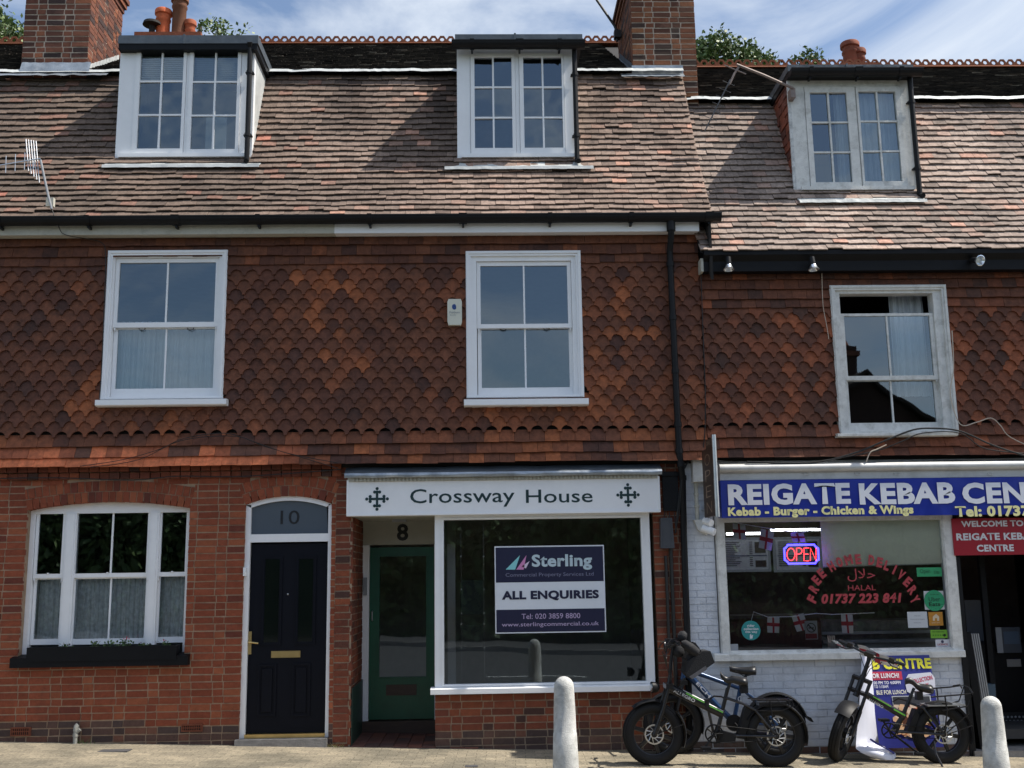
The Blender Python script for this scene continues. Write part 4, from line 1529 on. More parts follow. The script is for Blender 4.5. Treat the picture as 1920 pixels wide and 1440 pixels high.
# ================================================================ chimneys
def chimney(root, px, yf, depth, pal, side, ztop, flash, corb, lowz=None, extra=None):
    l, t, r, b = px
    x0, x1, z0, _ = R(l, t, r, b, yf)
    zlo = lowz if lowz else z0 - .3
    mb = MB()
    bricks(mb, x0, x1, zlo, ztop, pal, joint=.015, mp_=lambda u, v, d: (u, yf - d, v), back=.02)
    bricks(mb, 0, depth, zlo, ztop, pal, mp_=lambda u, v, d: (x1 + d, yf + u, v), back=.02, bond='flemish')
    bricks(mb, 0, depth, zlo, ztop, pal, mp_=lambda u, v, d: (x0 - d, yf + u, v), back=.02)
    for k in range(3):
        o = .02 + .025 * k
        mb.box(x0 - o, x1 + o, yf - o, yf + depth + o, ztop + k * .075, ztop + k * .075 + .068, pick(pal))
    C = mb.build('chimney', T['brick'], root)
    mb = MB(); mb.box(x0, x1, yf, yf + depth, zlo, ztop + .22)
    mb.build('mortar', T['palemortar'], C)
    for k in range(2):
        pot = MB(); pot.col = lin(176, 98, 66)
        pot.lathe([(.14, 0), (.12, .1), (.11, .5), (.15, .52), (.15, .6), (.1, .6), (.1, .3)], (x0 + (x1 - x0) * (.28 + .44 * k), yf + depth * .5, ztop + .22), 18)
        pot.build('chimney_pot', T['potclay'], C, smooth=True)
    return C, x0, x1

yc = RF8.brk[0] - .04
c1, ca, cb = chimney(H10, (45, 0, 167, 118), yc, 1.15, CHIM1, 1, P(200, 8, yc + .9)[1], None, None)
mb = MB()
f_ = R(40, 118, 170, 136, yc - .03)
mb.grid(lambda u, v: (f_[0] + (f_[1] - f_[0]) * u, yc - .09 + .065 * v + .006 * nz(u * 8, v * 4), f_[2] - .03 + (f_[3] - f_[2] + .04) * v + .01 * nz(u * 10, 5)), 40, 4)
mb.grid(lambda u, v: (f_[0] - .3 + (f_[1] - f_[0] + .55) * u, yc - .16 + .09 * v + .01 * nz(u * 9, v * 3), f_[2] - .1 + .075 * v + .012 * nz(u * 12, 7)), 40, 3)
mb.build('flashing', T['lead'], c1, smooth=True)
# stepped flashing on the sunny side
mb = MB()
n = 9
sl = math.tan(math.radians(33))
zb0 = RF8.brk[1] + .05
for i in range(n):
    y0 = yc + .02 + i * .115
    zz = zb0 + i * .115 * sl
    mb.prism([(y0, zz), (y0 + .115, zz + .115 * sl), (y0 + .115, zz + .115 * sl + .12), (y0 + .01, zz + .10 + .02)], cb + .012, cb + .02, axis='x')
mb.quad((cb + .015, yc, zb0 + .02), (cb + .16, yc, zb0 + .0), (cb + .16, yc + 1.1, zb0 + 1.1 * sl), (cb + .015, yc + 1.1, zb0 + 1.1 * sl + .02))
mb.build('stepped_flashing', T['leadpale'], c1)
c2, ca2, cb2 = chimney(H8, (1185, 0, 1303, 124), yc, 1.3, CHIM2, 1, P(1156, 12, yc + .6)[1], None, None, lowz=RF6.brk[1] - .45)
mb = MB()
f_ = R(1185, 122, 1281, 138, yc - .03)
mb.box(f_[0], f_[1], yc - .022, yc - .01, f_[2], f_[3])
mb.grid(lambda u, v: (f_[0] - .15 + (f_[1] - f_[0] + .15) * u, yc - .13 + .1 * v + .006 * nz(u * 9, v * 3), f_[2] - .085 + .085 * v + .01 * nz(u * 12, 9) * (1 - v)), 30, 3)
mb.build('flashing', T['lead'], c2)
mb = MB()
for i in range(9):
    y0 = yc + .02 + i * .12
    zz = zb0 + i * .12 * sl
    mb.prism([(y0, zz), (y0 + .12, zz + .12 * sl), (y0 + .12, zz + .12 * sl + .12), (y0 + .01, zz + .12)], ca2 - .02, ca2 - .012, axis='x')
mb.quad((ca2 - .015, yc, zb0 + .03), (ca2 - .2, yc, zb0 - .0), (ca2 - .2, yc + 1.1, zb0 + 1.1 * sl), (ca2 - .015, yc + 1.1, zb0 + 1.1 * sl + .03))
mb.build('stepped_flashing', T['leaddark'], c2)

# rear stacks behind the ridge, only their pots showing
def rear_stack(root, rf, pots, label=None):
    yb_ = rf.ridge[0] + 1.3
    st = MB()
    xs_ = [P((l + r) / 2, b, yb_)[0] for l, t, r, b, c in pots]
    zt_ = min(P(l, b, yb_)[1] for l, t, r, b, c in pots) - .05
    st.box(min(xs_) - .25, max(xs_) + .25, yb_ - .25, yb_ + .45, rf.ridge[1] - 2.2, zt_, lin(130, 76, 56))
    S = st.build('chimney', T['brick'], root)
    for l, t, r, b, c in pots:
        x0, x1, z0, z1 = R(l, t, r, b, yb_)
        rr = (x1 - x0) / 2
        H = z1 - zt_
        p_ = MB(); p_.col = c
        if c is None:
            p_.col = (.02, .02, .02)
            p_.lathe([(.05, 0), (.05, H - .06), (rr, H - .05), (rr * .9, H), (.03, H + .03)], ((x0 + x1) / 2, yb_ - .1, zt_), 20)
        else:
            p_.lathe([(rr * .8, 0), (rr * .78, H - .22), (rr * .88, H - .20), (rr * .88, H - .17), (rr * .8, H - .165), (rr * .82, H - .1), (rr, H - .085), (rr, H - .02), (rr * .93, H), (rr * .72, H), (rr * .7, H - .4)], ((x0 + x1) / 2, yb_, zt_), 24)
        p_.build('chimney_pot', T['potclay'], S, smooth=True, angle=50)

rear_stack(H10, RF8, [(290, 20, 322, 68, lin(196, 104, 68)), (320, -4, 352.5, 68, lin(116, 78, 58)), (345, 40, 368, 68, lin(170, 94, 64)), (271, 48, 306, 66, None)])
rear_stack(H6, RF6, [(1577, 81, 1612, 124, lin(134, 78, 60)), (1595, 94, 1624, 124, lin(126, 72, 56))])
# ================================================================ signs and lettering
# white fascia of number 8
fx0, fx1, fz0, fz1 = fa
S = thing('shop_sign', 'long white fascia board lettered in dark green with a budded cross at each end', 'sign', ((fx0 + fx1) / 2, -.14, fz0))
mb = MB()
mb.box(fx0 + .02, fx1 - .02, -.14, .1, fz0 + .02, fz1 + .0)
mb.frame(fx0, fx1, fz0, fz1 + .002, .022, -.152, .1, wt=.001)
mb.box((fx0 + fx1) / 2 - .0015, (fx0 + fx1) / 2 + .0015, -.1412, -.1401, fz0 + .02, fz1, lin(120, 125, 130))
mb.build('board', T['white'], S)
GR = lin(14, 48, 50)
for t, px in (('Crossway', (769, 916, 965, 951)), ('House', (986, 917.5, 1111, 942.5))):
    mb = MB()
    a, b, c, d = R(*px, -.143); mb.text(t, a, b, c, d, -.143, bold=.006, col=GR)
    mb.build('lettering', T['vinyl'], S)
for px, py in ((707, 935.5), (1177.5, 928)):
    q = V3(px, py, -.142)
    u = .0061
    mb = MB(); mb.col = GR
    k = 20 * u / 1.08
    y = [-.1425]
    mb.rect(q.x - k * .8, q.x + k * .8, q.z - .013, q.z + .013, -.1430)
    mb.rect(q.x - .013, q.x + .013, q.z - k * .8, q.z + k * .8, -.1434)
    for dx, dz in ((1, 0), (-1, 0), (0, 1), (0, -1)):
        cx, cz = q.x + dx * k * .66, q.z + dz * k * .66
        for i, (ox, oz) in enumerate(((dx * .33 * k, dz * .33 * k), (dz * .24 * k, dx * .24 * k), (-dz * .24 * k, -dx * .24 * k), (0, 0))):
            pts = [(cx + ox + .017 * math.cos(t * .524), -.1438 - .0004 * i, cz + oz + .017 * math.sin(t * .524)) for t in range(12)]
            mb.add(pts, [list(range(12))])
    mb.build('cross_emblem', T['vinyl'], S)

# agents' board inside the window
yP = -.004
x0, x1, z0, z1 = R(928, 1023, 1134.5, 1186.5, yP)
S = thing('poster', 'dark blue and white letting board reading ALL ENQUIRIES fixed on the shop window', 'poster', ((x0 + x1) / 2, yP, z0))
NAVY, PALE = (.012, .013, .045), (.7, .74, .8)
mb = MB()
mb.box(x0, x1, yP, yP + .006, z0, z1, PALE)
zA, zB_ = P(1030, 1091, yP)[1], P(1030, 1142, yP)[1]
mb.rect(x0 + .012, x1 - .012, zA, z1 - .014, yP - .0015, NAVY)
mb.rect(x0 + .012, x1 - .012, z0 + .012, zB_, yP - .0015, NAVY)
mb.build('board', T['print'], S)
mb = MB()
def wr(mb, body, px, y, col, **k):
    a, b, c, d = R(*px, y)
    mb.text(body, a, b, c, d, y, col=col, **k)
yy = yP - .004
def line(*a_, **k_):
    m_ = MB(); wr(m_, *a_, **k_); m_.build('lettering', T['vinyl'], S)
wr(mb, 'Sterling', (997, 1039, 1110, 1069), yy, (.5, .62, .68), bold=.035)
wr(mb, 'Commercial Property Services Ltd', (948, 1073.5, 1113, 1082.5), yy, (.2, .2, .3))
line('ALL ENQUIRIES', (941, 1107, 1123, 1126), yy, NAVY, bold=.05)
line('Tel: 020 3859 8800', (978, 1150, 1088, 1160), yy, (.45, .36, .55), bold=.005)
line('www.sterlingcommercial.co.uk', (941, 1166, 1123, 1176), yy, (.45, .36, .55), bold=.005)
for tri, c in (((948, 1068, 966, 1068, 975, 1041), (.25, .62, .66)), ((968, 1068, 982, 1068, 987, 1041), (.62, .25, .5)), ((978, 1062, 986, 1066, 993, 1052), (.7, .6, .75))):
    v = [V3(tri[i], tri[i + 1], yy) for i in (0, 2, 4)]
    mb.add(v, [(0, 1, 2)], c)
mb.build('lettering', T['vinyl'], S)

# takeaway banner under a cassette awning
yB = -.20
A = thing('awning_cassette', 'closed grey aluminium awning box with a bright round top above the blue banner', 'awning', (P(1640, 890)[0], -.1, P(1640, 896, -.2)[1]))
x0, x1 = P(1350, 890, yB)[0], XR
za0, za1, za2 = P(1640, 897, yB)[1], P(1640, 882, yB)[1], P(1640, 869, yB)[1]
mb = MB()
mb.box(x0, x1, yB - .0, .05, za0, za1)
for px in (1510, 1607, 1680, 1856):
    q = V3(px, 889, yB)
    mb.tube([(q.x - .025, yB - .004, q.z + .012), (q.x - .02, yB - .02, q.z - .006), (q.x + .02, yB - .02, q.z - .006), (q.x + .025, yB - .004, q.z + .012)], .004, 6)
mb.build('housing', T['alu'], A)
mb = MB(); zc_ = (za1 + za2) / 2
mb.tube([(x0 - .01, yB - .01, zc_), (x1, yB - .01, zc_)], (za2 - za1) / 2 + .012, 16)
mb.build('roller', T['alu'], A, smooth=True)

BL, WH, YE = (.012, .03, .3), (.72, .74, .8), (.85, .8, .38)
yB = -.24
x0, x1, z0, z1 = R(1352, 896.5, 2080, 966.5, yB)
S = thing('shop_sign', 'blue banner with big white capitals and yellow menu line stretched over the takeaway window', 'sign', (x0, yB, z0))
mb = MB(); mb.col = BL
mb.grid(lambda u, v: (x0 + (x1 - x0) * u, yB + .006 + .007 * nz(u * 22, v * 1.5, 1), z0 + (z1 - z0) * v), 90, 8)
mb.box(x0, x1, yB + .02, -.05, z0 + .01, z1)
mb.build('banner', mat('blue_vinyl_banner', tint=True, rough=.3, var=.1, vscale=4, bump=.25, bscale=5), S)
mb = MB()
yl_ = yB - .006
for t, l, r in (('REIGATE', 1365, 1594.5), ('KEBAB', 1611, 1790.5), ('CENTRE', 1804, 2032)):
    xm = (l + r) / 2
    off = (960 + 690 - xm) * .0115 * .55
    mb = MB(); wr(mb, t, (l, 905.3 + off * 1, r, 945.3 + off * 1), yl_, WH, bold=.045); mb.build('lettering', T['vinyl'], S)
for t, l, r, tt, bb in (('Kebab - Burger - Chicken & Wings', 1365, 1713, 949, 970), ('Tel: 01737 223841', 1791, 2030, 947.5, 968)):
    mb = MB(); wr(mb, t, (l, tt, r, bb), yl_, YE, bold=.05); mb.build('lettering', T['vinyl'], S)

yR = -.07
x0, x1, z0, z1 = R(1787, 971, 2010, 1040, yR)
S = thing('shop_sign', 'red welcome board with white capitals over the dark doorway', 'sign', ((x0 + x1) / 2, yR, z0))
mb = MB(); mb.box(x0, x1, yR, yR + .025, z0, z1, (.33, .008, .02))
mb.build('board', T['print'], S)
for t, px in (('WELCOME TO', (1802, 976, 1919, 987.5)), ('REIGATE KEBAB', (1793, 999, 1944, 1012.5)), ('CENTRE', (1831.5, 1021, 1901, 1034))):
    mb = MB(); wr(mb, t, px, yR - .004, (.7, .68, .7), bold=.04); mb.build('lettering', T['vinyl'], S)

# projecting board, seen almost edge on
xp = P(1342, 900, -.75)[0]
zt_, zb__ = P(1340, 820, -.7)[1], P(1343, 966, -.7)[1]
S = thing('projecting_sign', 'narrow brown projecting board with vertical OPEN lettering and a silver edge, seen side on', 'sign', (xp, 0, zb__))
mb = MB()
mb.box(xp - .02, xp + .02, -.74, -.2, zb__, zt_ - .09)
mb.box(xp - .02, xp + .02, -.69, -.42, zt_ - .089, zt_ - .0)
mb.build('board', T['wood'], S)
mb = MB()
mb.tube([(xp + .0, -.755, zb__ - .02), (xp + .0, -.755, zt_ + .02)], .024, 10)
mb.tube([(xp, -.74, zb__ + .1), (xp, .0, zb__ + .1)], .012, 8)
mb.tube([(xp, -.74, zt_ - .2), (xp, .0, zt_ - .2)], .012, 8)
mb.build('edge_rail', T['steel'], S, smooth=True)
mb = MB()
hh = (zt_ - .09 - zb__) / 4.3
for i, ch_ in enumerate('OPEN'):
    zc_ = zt_ - .12 - hh * (i + .55)
    mb.text(ch_, -.13, .13, -hh * .36, hh * .36, 0, col=(.3, .2, .14), bold=-.02, xf=lambda q, zc_=zc_: (xp - .0215, -.47 - q[0], zc_ + q[2]))
mb.text('GRAB', -.09, .09, -.022, .022, 0, col=(.3, .2, .14), xf=lambda q: (xp - .0215, -.555 - q[0], zt_ - .045 + q[2]))
mb.build('lettering', T['vinyl'], S)

# ================================================================ inside and on the takeaway window
gy = -.003
mb = MB()
S = thing('window_lettering', 'red painted window lettering arching FREE HOME DELIVERY over a phone number', 'lettering', V3(1615, 1130, gy))
RD = (.42, .055, .065)
for ch_, cx, cy in (('F', 1523, 1123), ('R', 1526, 1104), ('E', 1531, 1088), ('E', 1540.5, 1075), ('H', 1559, 1062), ('O', 1574, 1054), ('M', 1591, 1049.5), ('E', 1609, 1048.5),
                    ('D', 1634, 1050), ('E', 1649.5, 1054.5), ('L', 1663, 1060.5), ('I', 1677.5, 1068), ('V', 1690, 1078), ('E', 1702, 1091), ('R', 1711, 1106.5), ('Y', 1715.5, 1124)):
    q = V3(cx, cy, gy)
    ang = math.atan2(1170 - cy, cx - 1619)
    rot = ang - math.pi / 2
    wd = {'I': .022, 'M': .085, 'L': .055}.get(ch_, .066)
    mb.text(ch_, q.x - wd / 2, q.x + wd / 2, q.z - .055, q.z + .055, gy, bold=.055, rot=rot * .95, col=RD)
mb.build('lettering', T['vinyl'], S)
mb = MB(); wr(mb, '01737 223 841', (1540, 1112.5, 1691, 1131.5), gy, RD, bold=.05, shear=.2)
mb.build('lettering', T['vinyl'], S)
mb = MB(); wr(mb, 'HALAL', (1590, 1097, 1642, 1107), gy, RD)
FONT_KEY = 'arabic'
wr(mb, '\ufedd\ufefc\ufea3', (1589, 1066, 1641, 1090), gy, RD)
FONT_KEY = 'latin'
mb.build('lettering', T['vinyl'], S)

def flat_thing(name, label, cat, px, y, col, m='paper', texts=(), extra=None, thick=.003, group=None):
    x0, x1, z0, z1 = R(*px, y)
    S = thing(name, label, cat, ((x0 + x1) / 2, y, z0), group)
    mb = MB(); mb.box(x0, x1, y, y + thick, z0, z1, col)
    mb.build('sheet', T[m], S)
    if texts or extra:
        mb = MB()
        for t, p_, c, k in texts: wr(mb, t, p_, y - .0015, c, **k)
        if extra: extra(mb, y - .0015)
        mb.build('lettering', T['vinyl'], S)
    return S

def disc_thing(name, label, cat, cx, cy, r, y, col, texts=(), extra=None):
    q = V3(cx, cy, y)
    rr = P(cx + r, cy, y)[0] - q.x
    S = thing(name, label, cat, q)
    mb = MB(); mb.lathe([(rr, 0), (rr, .002)], q, 32, (0, -1, 0), col)
    mb.build('disc', T['paper'], S)
    mb = MB()
    for t, p_, c, k in texts: wr(mb, t, p_, y - .004, c, **k)
    if extra: extra(mb, y - .004)
    mb.build('lettering', T['vinyl'], S)

W_ = (.62, .66, .68)
def bird(mb, y):
    pts = [V3(1406, 1198, y), V3(1411, 1197, y), V3(1412, 1190, y), V3(1409, 1192, y), V3(1408, 1188, y), V3(1406, 1191, y)]
    mb.add(pts, [list(range(6))], W_)
disc_thing('sticker', 'round teal rider collection sticker low in the takeaway window', 'sticker', 1408, 1182, 17.8, -.004, (.02, .23, .23),
           [('rider', (1401, 1170.5, 1415, 1175.5), W_, dict(bold=.03)), ('collection', (1394.5, 1176.5, 1422, 1181.5), W_, dict(bold=.03)), ('this way', (1397, 1182.5, 1420, 1188), W_, dict(bold=.03))], bird)
G_ = (.03, .3, .12)
flat_thing('sticker', 'green slanted Open flag sticker near the top right of the takeaway window', 'sticker', (1719, 1064, 1766, 1081), -.004, G_, texts=[('Open', (1725, 1067, 1744, 1077), (.01, .06, .03), {}), ('til late', (1751, 1069, 1761, 1076), (.01, .06, .03), {})])
flat_thing('sticker', 'white square backing behind the round green delivery sticker', 'sticker', (1733, 1108, 1770, 1143), -.0035, (.5, .52, .52), thick=.002)
disc_thing('sticker', 'round green delivery sticker over a white square on the window edge', 'sticker', 1752, 1126, 19, -.007, (.02, .27, .12),
           [('Uber', (1741.5, 1119.5, 1763, 1127.5), (.005, .03, .015), {}), ('Eats', (1742, 1129, 1763, 1136.5), (.005, .03, .015), dict(bold=.02)), ('order on', (1744, 1113, 1760, 1115.5), (.005, .03, .015), {})])
flat_thing('notice', 'plain white typed notice taped beside the orange sticker', 'notice', (1702, 1147, 1739, 1177), -.004, (.5, .53, .56), texts=[('Friday 12pm', (1714, 1153.5, 1726, 1156), (.2, .2, .22), {}), ('Deliveries to Reigate', (1707, 1160, 1734, 1162.5), (.2, .2, .22), {}), ('thank you', (1713, 1166.5, 1727, 1169), (.2, .2, .22), {})])
def house_mark(mb, y):
    pts = [V3(x_, y_, y) for x_, y_ in ((1749, 1164), (1749, 1156), (1755, 1151), (1761, 1156), (1761, 1164), (1757, 1164), (1757, 1159), (1753, 1159), (1753, 1164))]
    mb.add(pts, [list(range(9))], (.6, .5, .35))
flat_thing('sticker', 'orange delivery sticker with a small house mark', 'sticker', (1741.5, 1147.5, 1768, 1173), -.004, (.45, .2, .02), texts=[('JUST EAT', (1747, 1166.5, 1763, 1169.5), (.6, .5, .35), {})], extra=house_mark)
def circs(mb, y):
    for i in range(5):
        q = V3(1750 + i * 4.5, 1191, y)
        mb.lathe([(.008, 0), (.008, .001)], q, 10, (0, -1, 0), (.05, .2, .01))
    q = V3(1771, 1191, y); mb.lathe([(.015, 0), (.015, .001)], q, 12, (0, -1, 0), (.01, .03, .005))
flat_thing('sticker', 'lime green hygiene rating strip above the small white licence', 'sticker', (1745, 1181, 1776.5, 1196.5), -.004, (.16, .38, .03), texts=[('FOOD HYGIENE RATING', (1748, 1183, 1770, 1186), (.02, .06, .01), {})], extra=circs)
def crest(mb, y):
    q = V3(1767, 1203, y); mb.lathe([(.016, 0), (.016, .001)], q, 12, (0, -1, 0), (.05, .05, .1))
flat_thing('notice', 'small white licence card with red print in the bottom right corner of the window', 'notice', (1754.5, 1199, 1781, 1216.5), -.004, (.6, .6, .62), texts=[('LICENCE', (1758, 1206.5, 1777, 1210), (.35, .05, .06), dict(bold=.03)), ('premises', (1760, 1211.5, 1775, 1214), (.2, .2, .25), {})], extra=crest)
def nosmoke(mb, y):
    q = V3(1521, 1177, y)
    pts = [q + Vector((.052 * math.cos(t * .393), 0, .052 * math.sin(t * .393))) for t in range(16)]
    inn = [q + Vector((.042 * math.cos(t * .393), 0, .042 * math.sin(t * .393))) for t in range(16)]
    mb.add(pts + inn, [(i, (i + 1) % 16, 16 + (i + 1) % 16, 16 + i) for i in range(16)], (.02, .02, .02))
    mb.add([q + Vector((-.036, 0, .026)), q + Vector((-.026, 0, .036)), q + Vector((.036, 0, -.026)), q + Vector((.026, 0, -.036))], [(0, 1, 2, 3)], (.02, .02, .02))
    mb.add([q + Vector((-.03, -.0005, -.008)), q + Vector((.03, -.0005, -.008)), q + Vector((.03, -.0005, .004)), q + Vector((-.03, -.0005, .004))], [(0, 1, 2, 3)], (.02, .02, .02))
    a, b, c, d = R(1510.5, 1188, 1532, 1197.5, y)
    mb.rect(a, b, c, d, y, (.16, .01, .02))
flat_thing('notice', 'no smoking notice with a red lower strip inside the takeaway window', 'notice', (1509.5, 1164, 1533, 1199), .05, (.3, .3, .33), extra=nosmoke)
a, b, c, d = R(1370, 1207.5, 1384, 1220, -.004)
flat_thing('notice', 'small pale card in the bottom left corner of the takeaway window', 'notice', (1370, 1207.5, 1384, 1220), -.004, (.3, .31, .33))

# neon sign
yN = .06
a, b, c, d = R(1471, 1021.5, 1534.5, 1056.5, yN)
S = thing('neon_sign', 'lit OPEN sign, red letters in a glowing blue border behind the glass', 'sign', ((a + b) / 2, yN, c))
k = .035
oc = [(a + k, c), (b - k, c), (b - k, c + .012), (b - .012, c + k), (b, c + k), (b, d - k), (b - .012, d - k), (b - k, d - .012), (b - k, d), (a + k, d), (a + k, d - .012), (a + .012, d - k), (a, d - k), (a, c + k), (a + .012, c + k), (a + k, c + .012)]
mb = MB(); mb.tube([(p[0], yN, p[1]) for p in oc], .0105, 8, closed=True)
mb.build('border_tube', emit_mat('blue_neon', (.06, .05, 1), 5), S)
mb = MB()
def L2(pts, close=False):
    mb.tube([V3(x_, y_, yN - .005) for x_, y_ in pts], .0048, 6, closed=close)
oo = lambda cx, cy, rx, ry: [(cx + rx * math.cos(t * .35), cy + ry * math.sin(t * .35)) for t in range(18)]
L2(oo(1483, 1039.5, 7.5, 11.5), True)
L2([(1493.5, 1051.5), (1493.5, 1027.5), (1499, 1027.5), (1503, 1029.5), (1504, 1033.5), (1502, 1037.5), (1498, 1039), (1494, 1039)])
L2([(1517, 1027.5), (1507.5, 1027.5), (1507.5, 1051.5), (1517, 1051.5)]); L2([(1507.5, 1039), (1515.5, 1039)])
L2([(1519.5, 1051.5), (1519.5, 1027.5), (1530, 1051), (1530, 1027.5)])
mb.build('letter_tubes', emit_mat('red_neon', (1, .05, .06), 3.2), S)
mb = MB(); mb.tube([V3(1497, 1021, yN), V3(1496, 985, yN)], .003, 5); mb.tube([V3(1512, 1021, yN), V3(1512, 985, yN)], .003, 5)
mb.build('hanging_wire', T['cable'], S)

# roller blind
a, b, c, d = R(1540, 974, 1768, 1058.5, .03)
S = thing('roller_blind', 'cream roller blind pulled down over the top right of the takeaway window', 'blind', ((a + b) / 2, .03, c))
mb = MB(); mb.grid(lambda u, v: (a + (b - a) * u, .03 + .006 * nz(u * 6, v * 4, 3) + (.004 if .33 < u < .34 or .66 < u < .67 else 0), c - .02 * u * 0 + (d - c) * v - .018 * (1 - v) * (1 - u)), 60, 10)
mb.build('fabric', mat('cream_blind', (.95, .9, .72), .8, var=.05, bump=.1, bscale=8), S)
mb = MB(); mb.tube([(a, .03, c - .018), (b, .03, c)], .007, 6)
mb.build('bottom_bar', T['dirtywhite'], S)

# St George bunting, one string high and one low
FW_, FR_ = (.58, .58, .6), (.36, .02, .04)
def flag_geo(mb, tl, tr, h, y, sway, red=True):
    tl, tr = V3(*tl, y), V3(*tr, y)
    ax = (tr - tl)
    dn = Vector((sway, 0, -h))
    def pt(u, v): return tl + ax * u + dn * v + Vector((0, .012 * math.sin(u * 4 + v * 3), 0))
    us, vs_ = (0, .42, .58, 1), (0, .38, .6, 1)
    for i in range(3):
        for j in range(3):
            mb.add([pt(us[i], vs_[j]), pt(us[i + 1], vs_[j]), pt(us[i + 1], vs_[j + 1]), pt(us[i], vs_[j + 1])], [(3, 2, 1, 0)], FR_ if (i == 1 or j == 1) else FW_)
for label, string, flags in (
        ('string of small red and white cross flags hung across the top of the takeaway window', [(1362, 976), (1400, 984), (1450, 992), (1500, 1000), (1538, 990)],
         [((1374, 981), (1397, 983), .17, .0), ((1427, 991), (1451, 997), .21, -.04), ((1482, 999), (1506, 999), .1, .02)]),
        ('string of small red and white cross flags low across the takeaway counter', [(1408, 1166), (1413, 1147), (1440, 1157), (1486, 1156), (1530, 1150), (1560, 1152), (1640, 1149)],
         [((1439, 1156), (1461, 1157), .17, -.01), ((1484, 1155), (1506, 1150), .17, .05), ((1577, 1152), (1598, 1152), .2, .0)])):
    y = .1
    S = thing('bunting', label, 'bunting', V3(*string[1], y))
    mb = MB(); mb.tube([V3(*p, y) for p in string], .004, 5)
    mb.build('string', T['paper'], S)
    for tl, tr, h, sw in flags:
        mb = MB(); flag_geo(mb, tl, tr, h, y - .006, sw)
        mb.build('flag', T['paper'], S)

# back of the shop: menu boards, strip lights, counter
KY = 2.0
MENU = mat('menu_added_glow', tint=True, rough=.4)
_b = MENU.node_tree.nodes['Principled BSDF']
_b.inputs['Emission Color'].default_value = (.5, .6, .75, 1)
_b.inputs['Emission Strength'].default_value = .06  # faint glow added so the unlit boards show in the dim shop
for px, lb in (((1352, 1012, 1440, 1068), 'grey menu board on the back wall, left of the neon sign'), ((1455, 1011, 1537, 1068), 'grey menu board on the back wall, behind the neon sign')):
    a, b, c, d = R(*px, KY)
    S = thing('menu_board', lb, 'menu', ((a + b) / 2, KY, c))
    mb = MB(); mb.box(a, b, KY, KY + .04, c, d, (.2, .21, .23)); mb.frame(a - .03, b + .03, c - .03, d + .03, .03, KY - .01, KY + .04, col=(.03, .03, .03))
    mb.build('board', MENU, S)
    mb = MB()
    w__, h__ = b - a, d - c
    for i in range(13):
        z = d - h__ * (.1 + .065 * i)
        if i == 7:
            mb.rect(a + w__ * .03, b - w__ * .03, z, z + .012, KY - .012, (.03, .04, .1)); continue
        mb.rect(a + w__ * .05, a + w__ * (.25 + .2 * rnd.random()), z, z + .012, KY - .012, (.07, .07, .08))
        mb.rect(a + w__ * .6, a + w__ * .67, z, z + .012, KY - .012, (.07, .07, .08))
    for z0_, z1_ in ((.55, .92), (.08, .3)):
        mb.rect(a + w__ * .72, b - w__ * .05, c + h__ * z0_, c + h__ * z1_, KY - .012, (.05, .04, .035))
    mb.build('menu_print', T['vinyl'], S)
for (l, r, yy_) in ((1362, 1440, 1001), (1445, 1540, 994)):
    q0, q1 = V3(l, yy_, 1.6), V3(r, yy_, 1.6)
    S = thing('strip_light', 'lit fluorescent tube on the takeaway ceiling, ' + ('left one above the left menu board' if l < 1400 else 'right one above the neon sign'), 'light', (q0 + q1) / 2)
    mb = MB(); mb.tube([q0, (q1.x, q1.y, q0.z)], .016, 8)
    mb.build('tube', emit_mat('fluorescent', (.9, .95, 1), 5), S)
mb = MB()
zc_ = P(1450, 980, .5)[1]
mb.box(X86G + .05, doorx0 + .6, .25, 2.4, zc_ + .16, zc_ + .2)
mb.build('shop_ceiling', mat('shop_ceiling', (.32, .32, .31), .9), H6)
mb = MB()
mb.box(X86G + .05, doorx0 + 1.8, 2.3, 2.34, -.2, zc_ + .16)
mb.build('shop_back_wall', mat('shop_wall', (.11, .085, .065), .8, var=.4, vscale=3), H6)
a, b, c, d = R(1350, 1150, 1540, 1222, .45)
S = thing('counter', 'low dark red timber counter behind the left half of the takeaway window', 'counter', ((a + b) / 2, .5, 0))
mb = MB(); mb.box(a, b, .45, .9, gz(a), d - .06); mb.build('counter_front', mat('red_timber', (.07, .018, .012), .45, var=.4, vscale=5, stretch=(8, 1, 1)), S)
mb = MB(); mb.box(a, b, .38, .95, d - .059, d - .02); mb.build('counter_top', T['wood'], S)
a, b, c, d = R(1355, 1206, 1520, 1222, .1)
mb = MB(); mb.box(a, b, .07, .3, c - .04, c + .03); mb.build('window_board', mat('window_board', (.1, .06, .035), .5, var=.3), H6)
a, b, c, d = R(1540, 1160, 1768, 1222, .55)
S = thing('display_counter', 'stainless steel serving counter with glass front behind the right half of the takeaway window', 'counter', ((a + b) / 2, .6, 0))
mb = MB(); mb.box(a, b, .55, 1.2, gz(a), c + .1); mb.box(a, b, .5, 1.25, c + .101, c + .14); mb.box(a, b, .52, .56, c + .2, c + .23)
mb.build('steel_body', T['grey'], S)
mb = MB(); mb.box(a, b, .62, 1.1, c + .142, d - .02); mb.build('food_trays', mat('food_trays', (.12, .11, .09), .6, var=.7, vscale=9), S)
mb = MB()
for i in range(4): mb.box(a + .01 + i * .022, a + .025 + i * .022, .35, .37, c - .05, c + .2)
mb.build('rail', T['steel'], S)

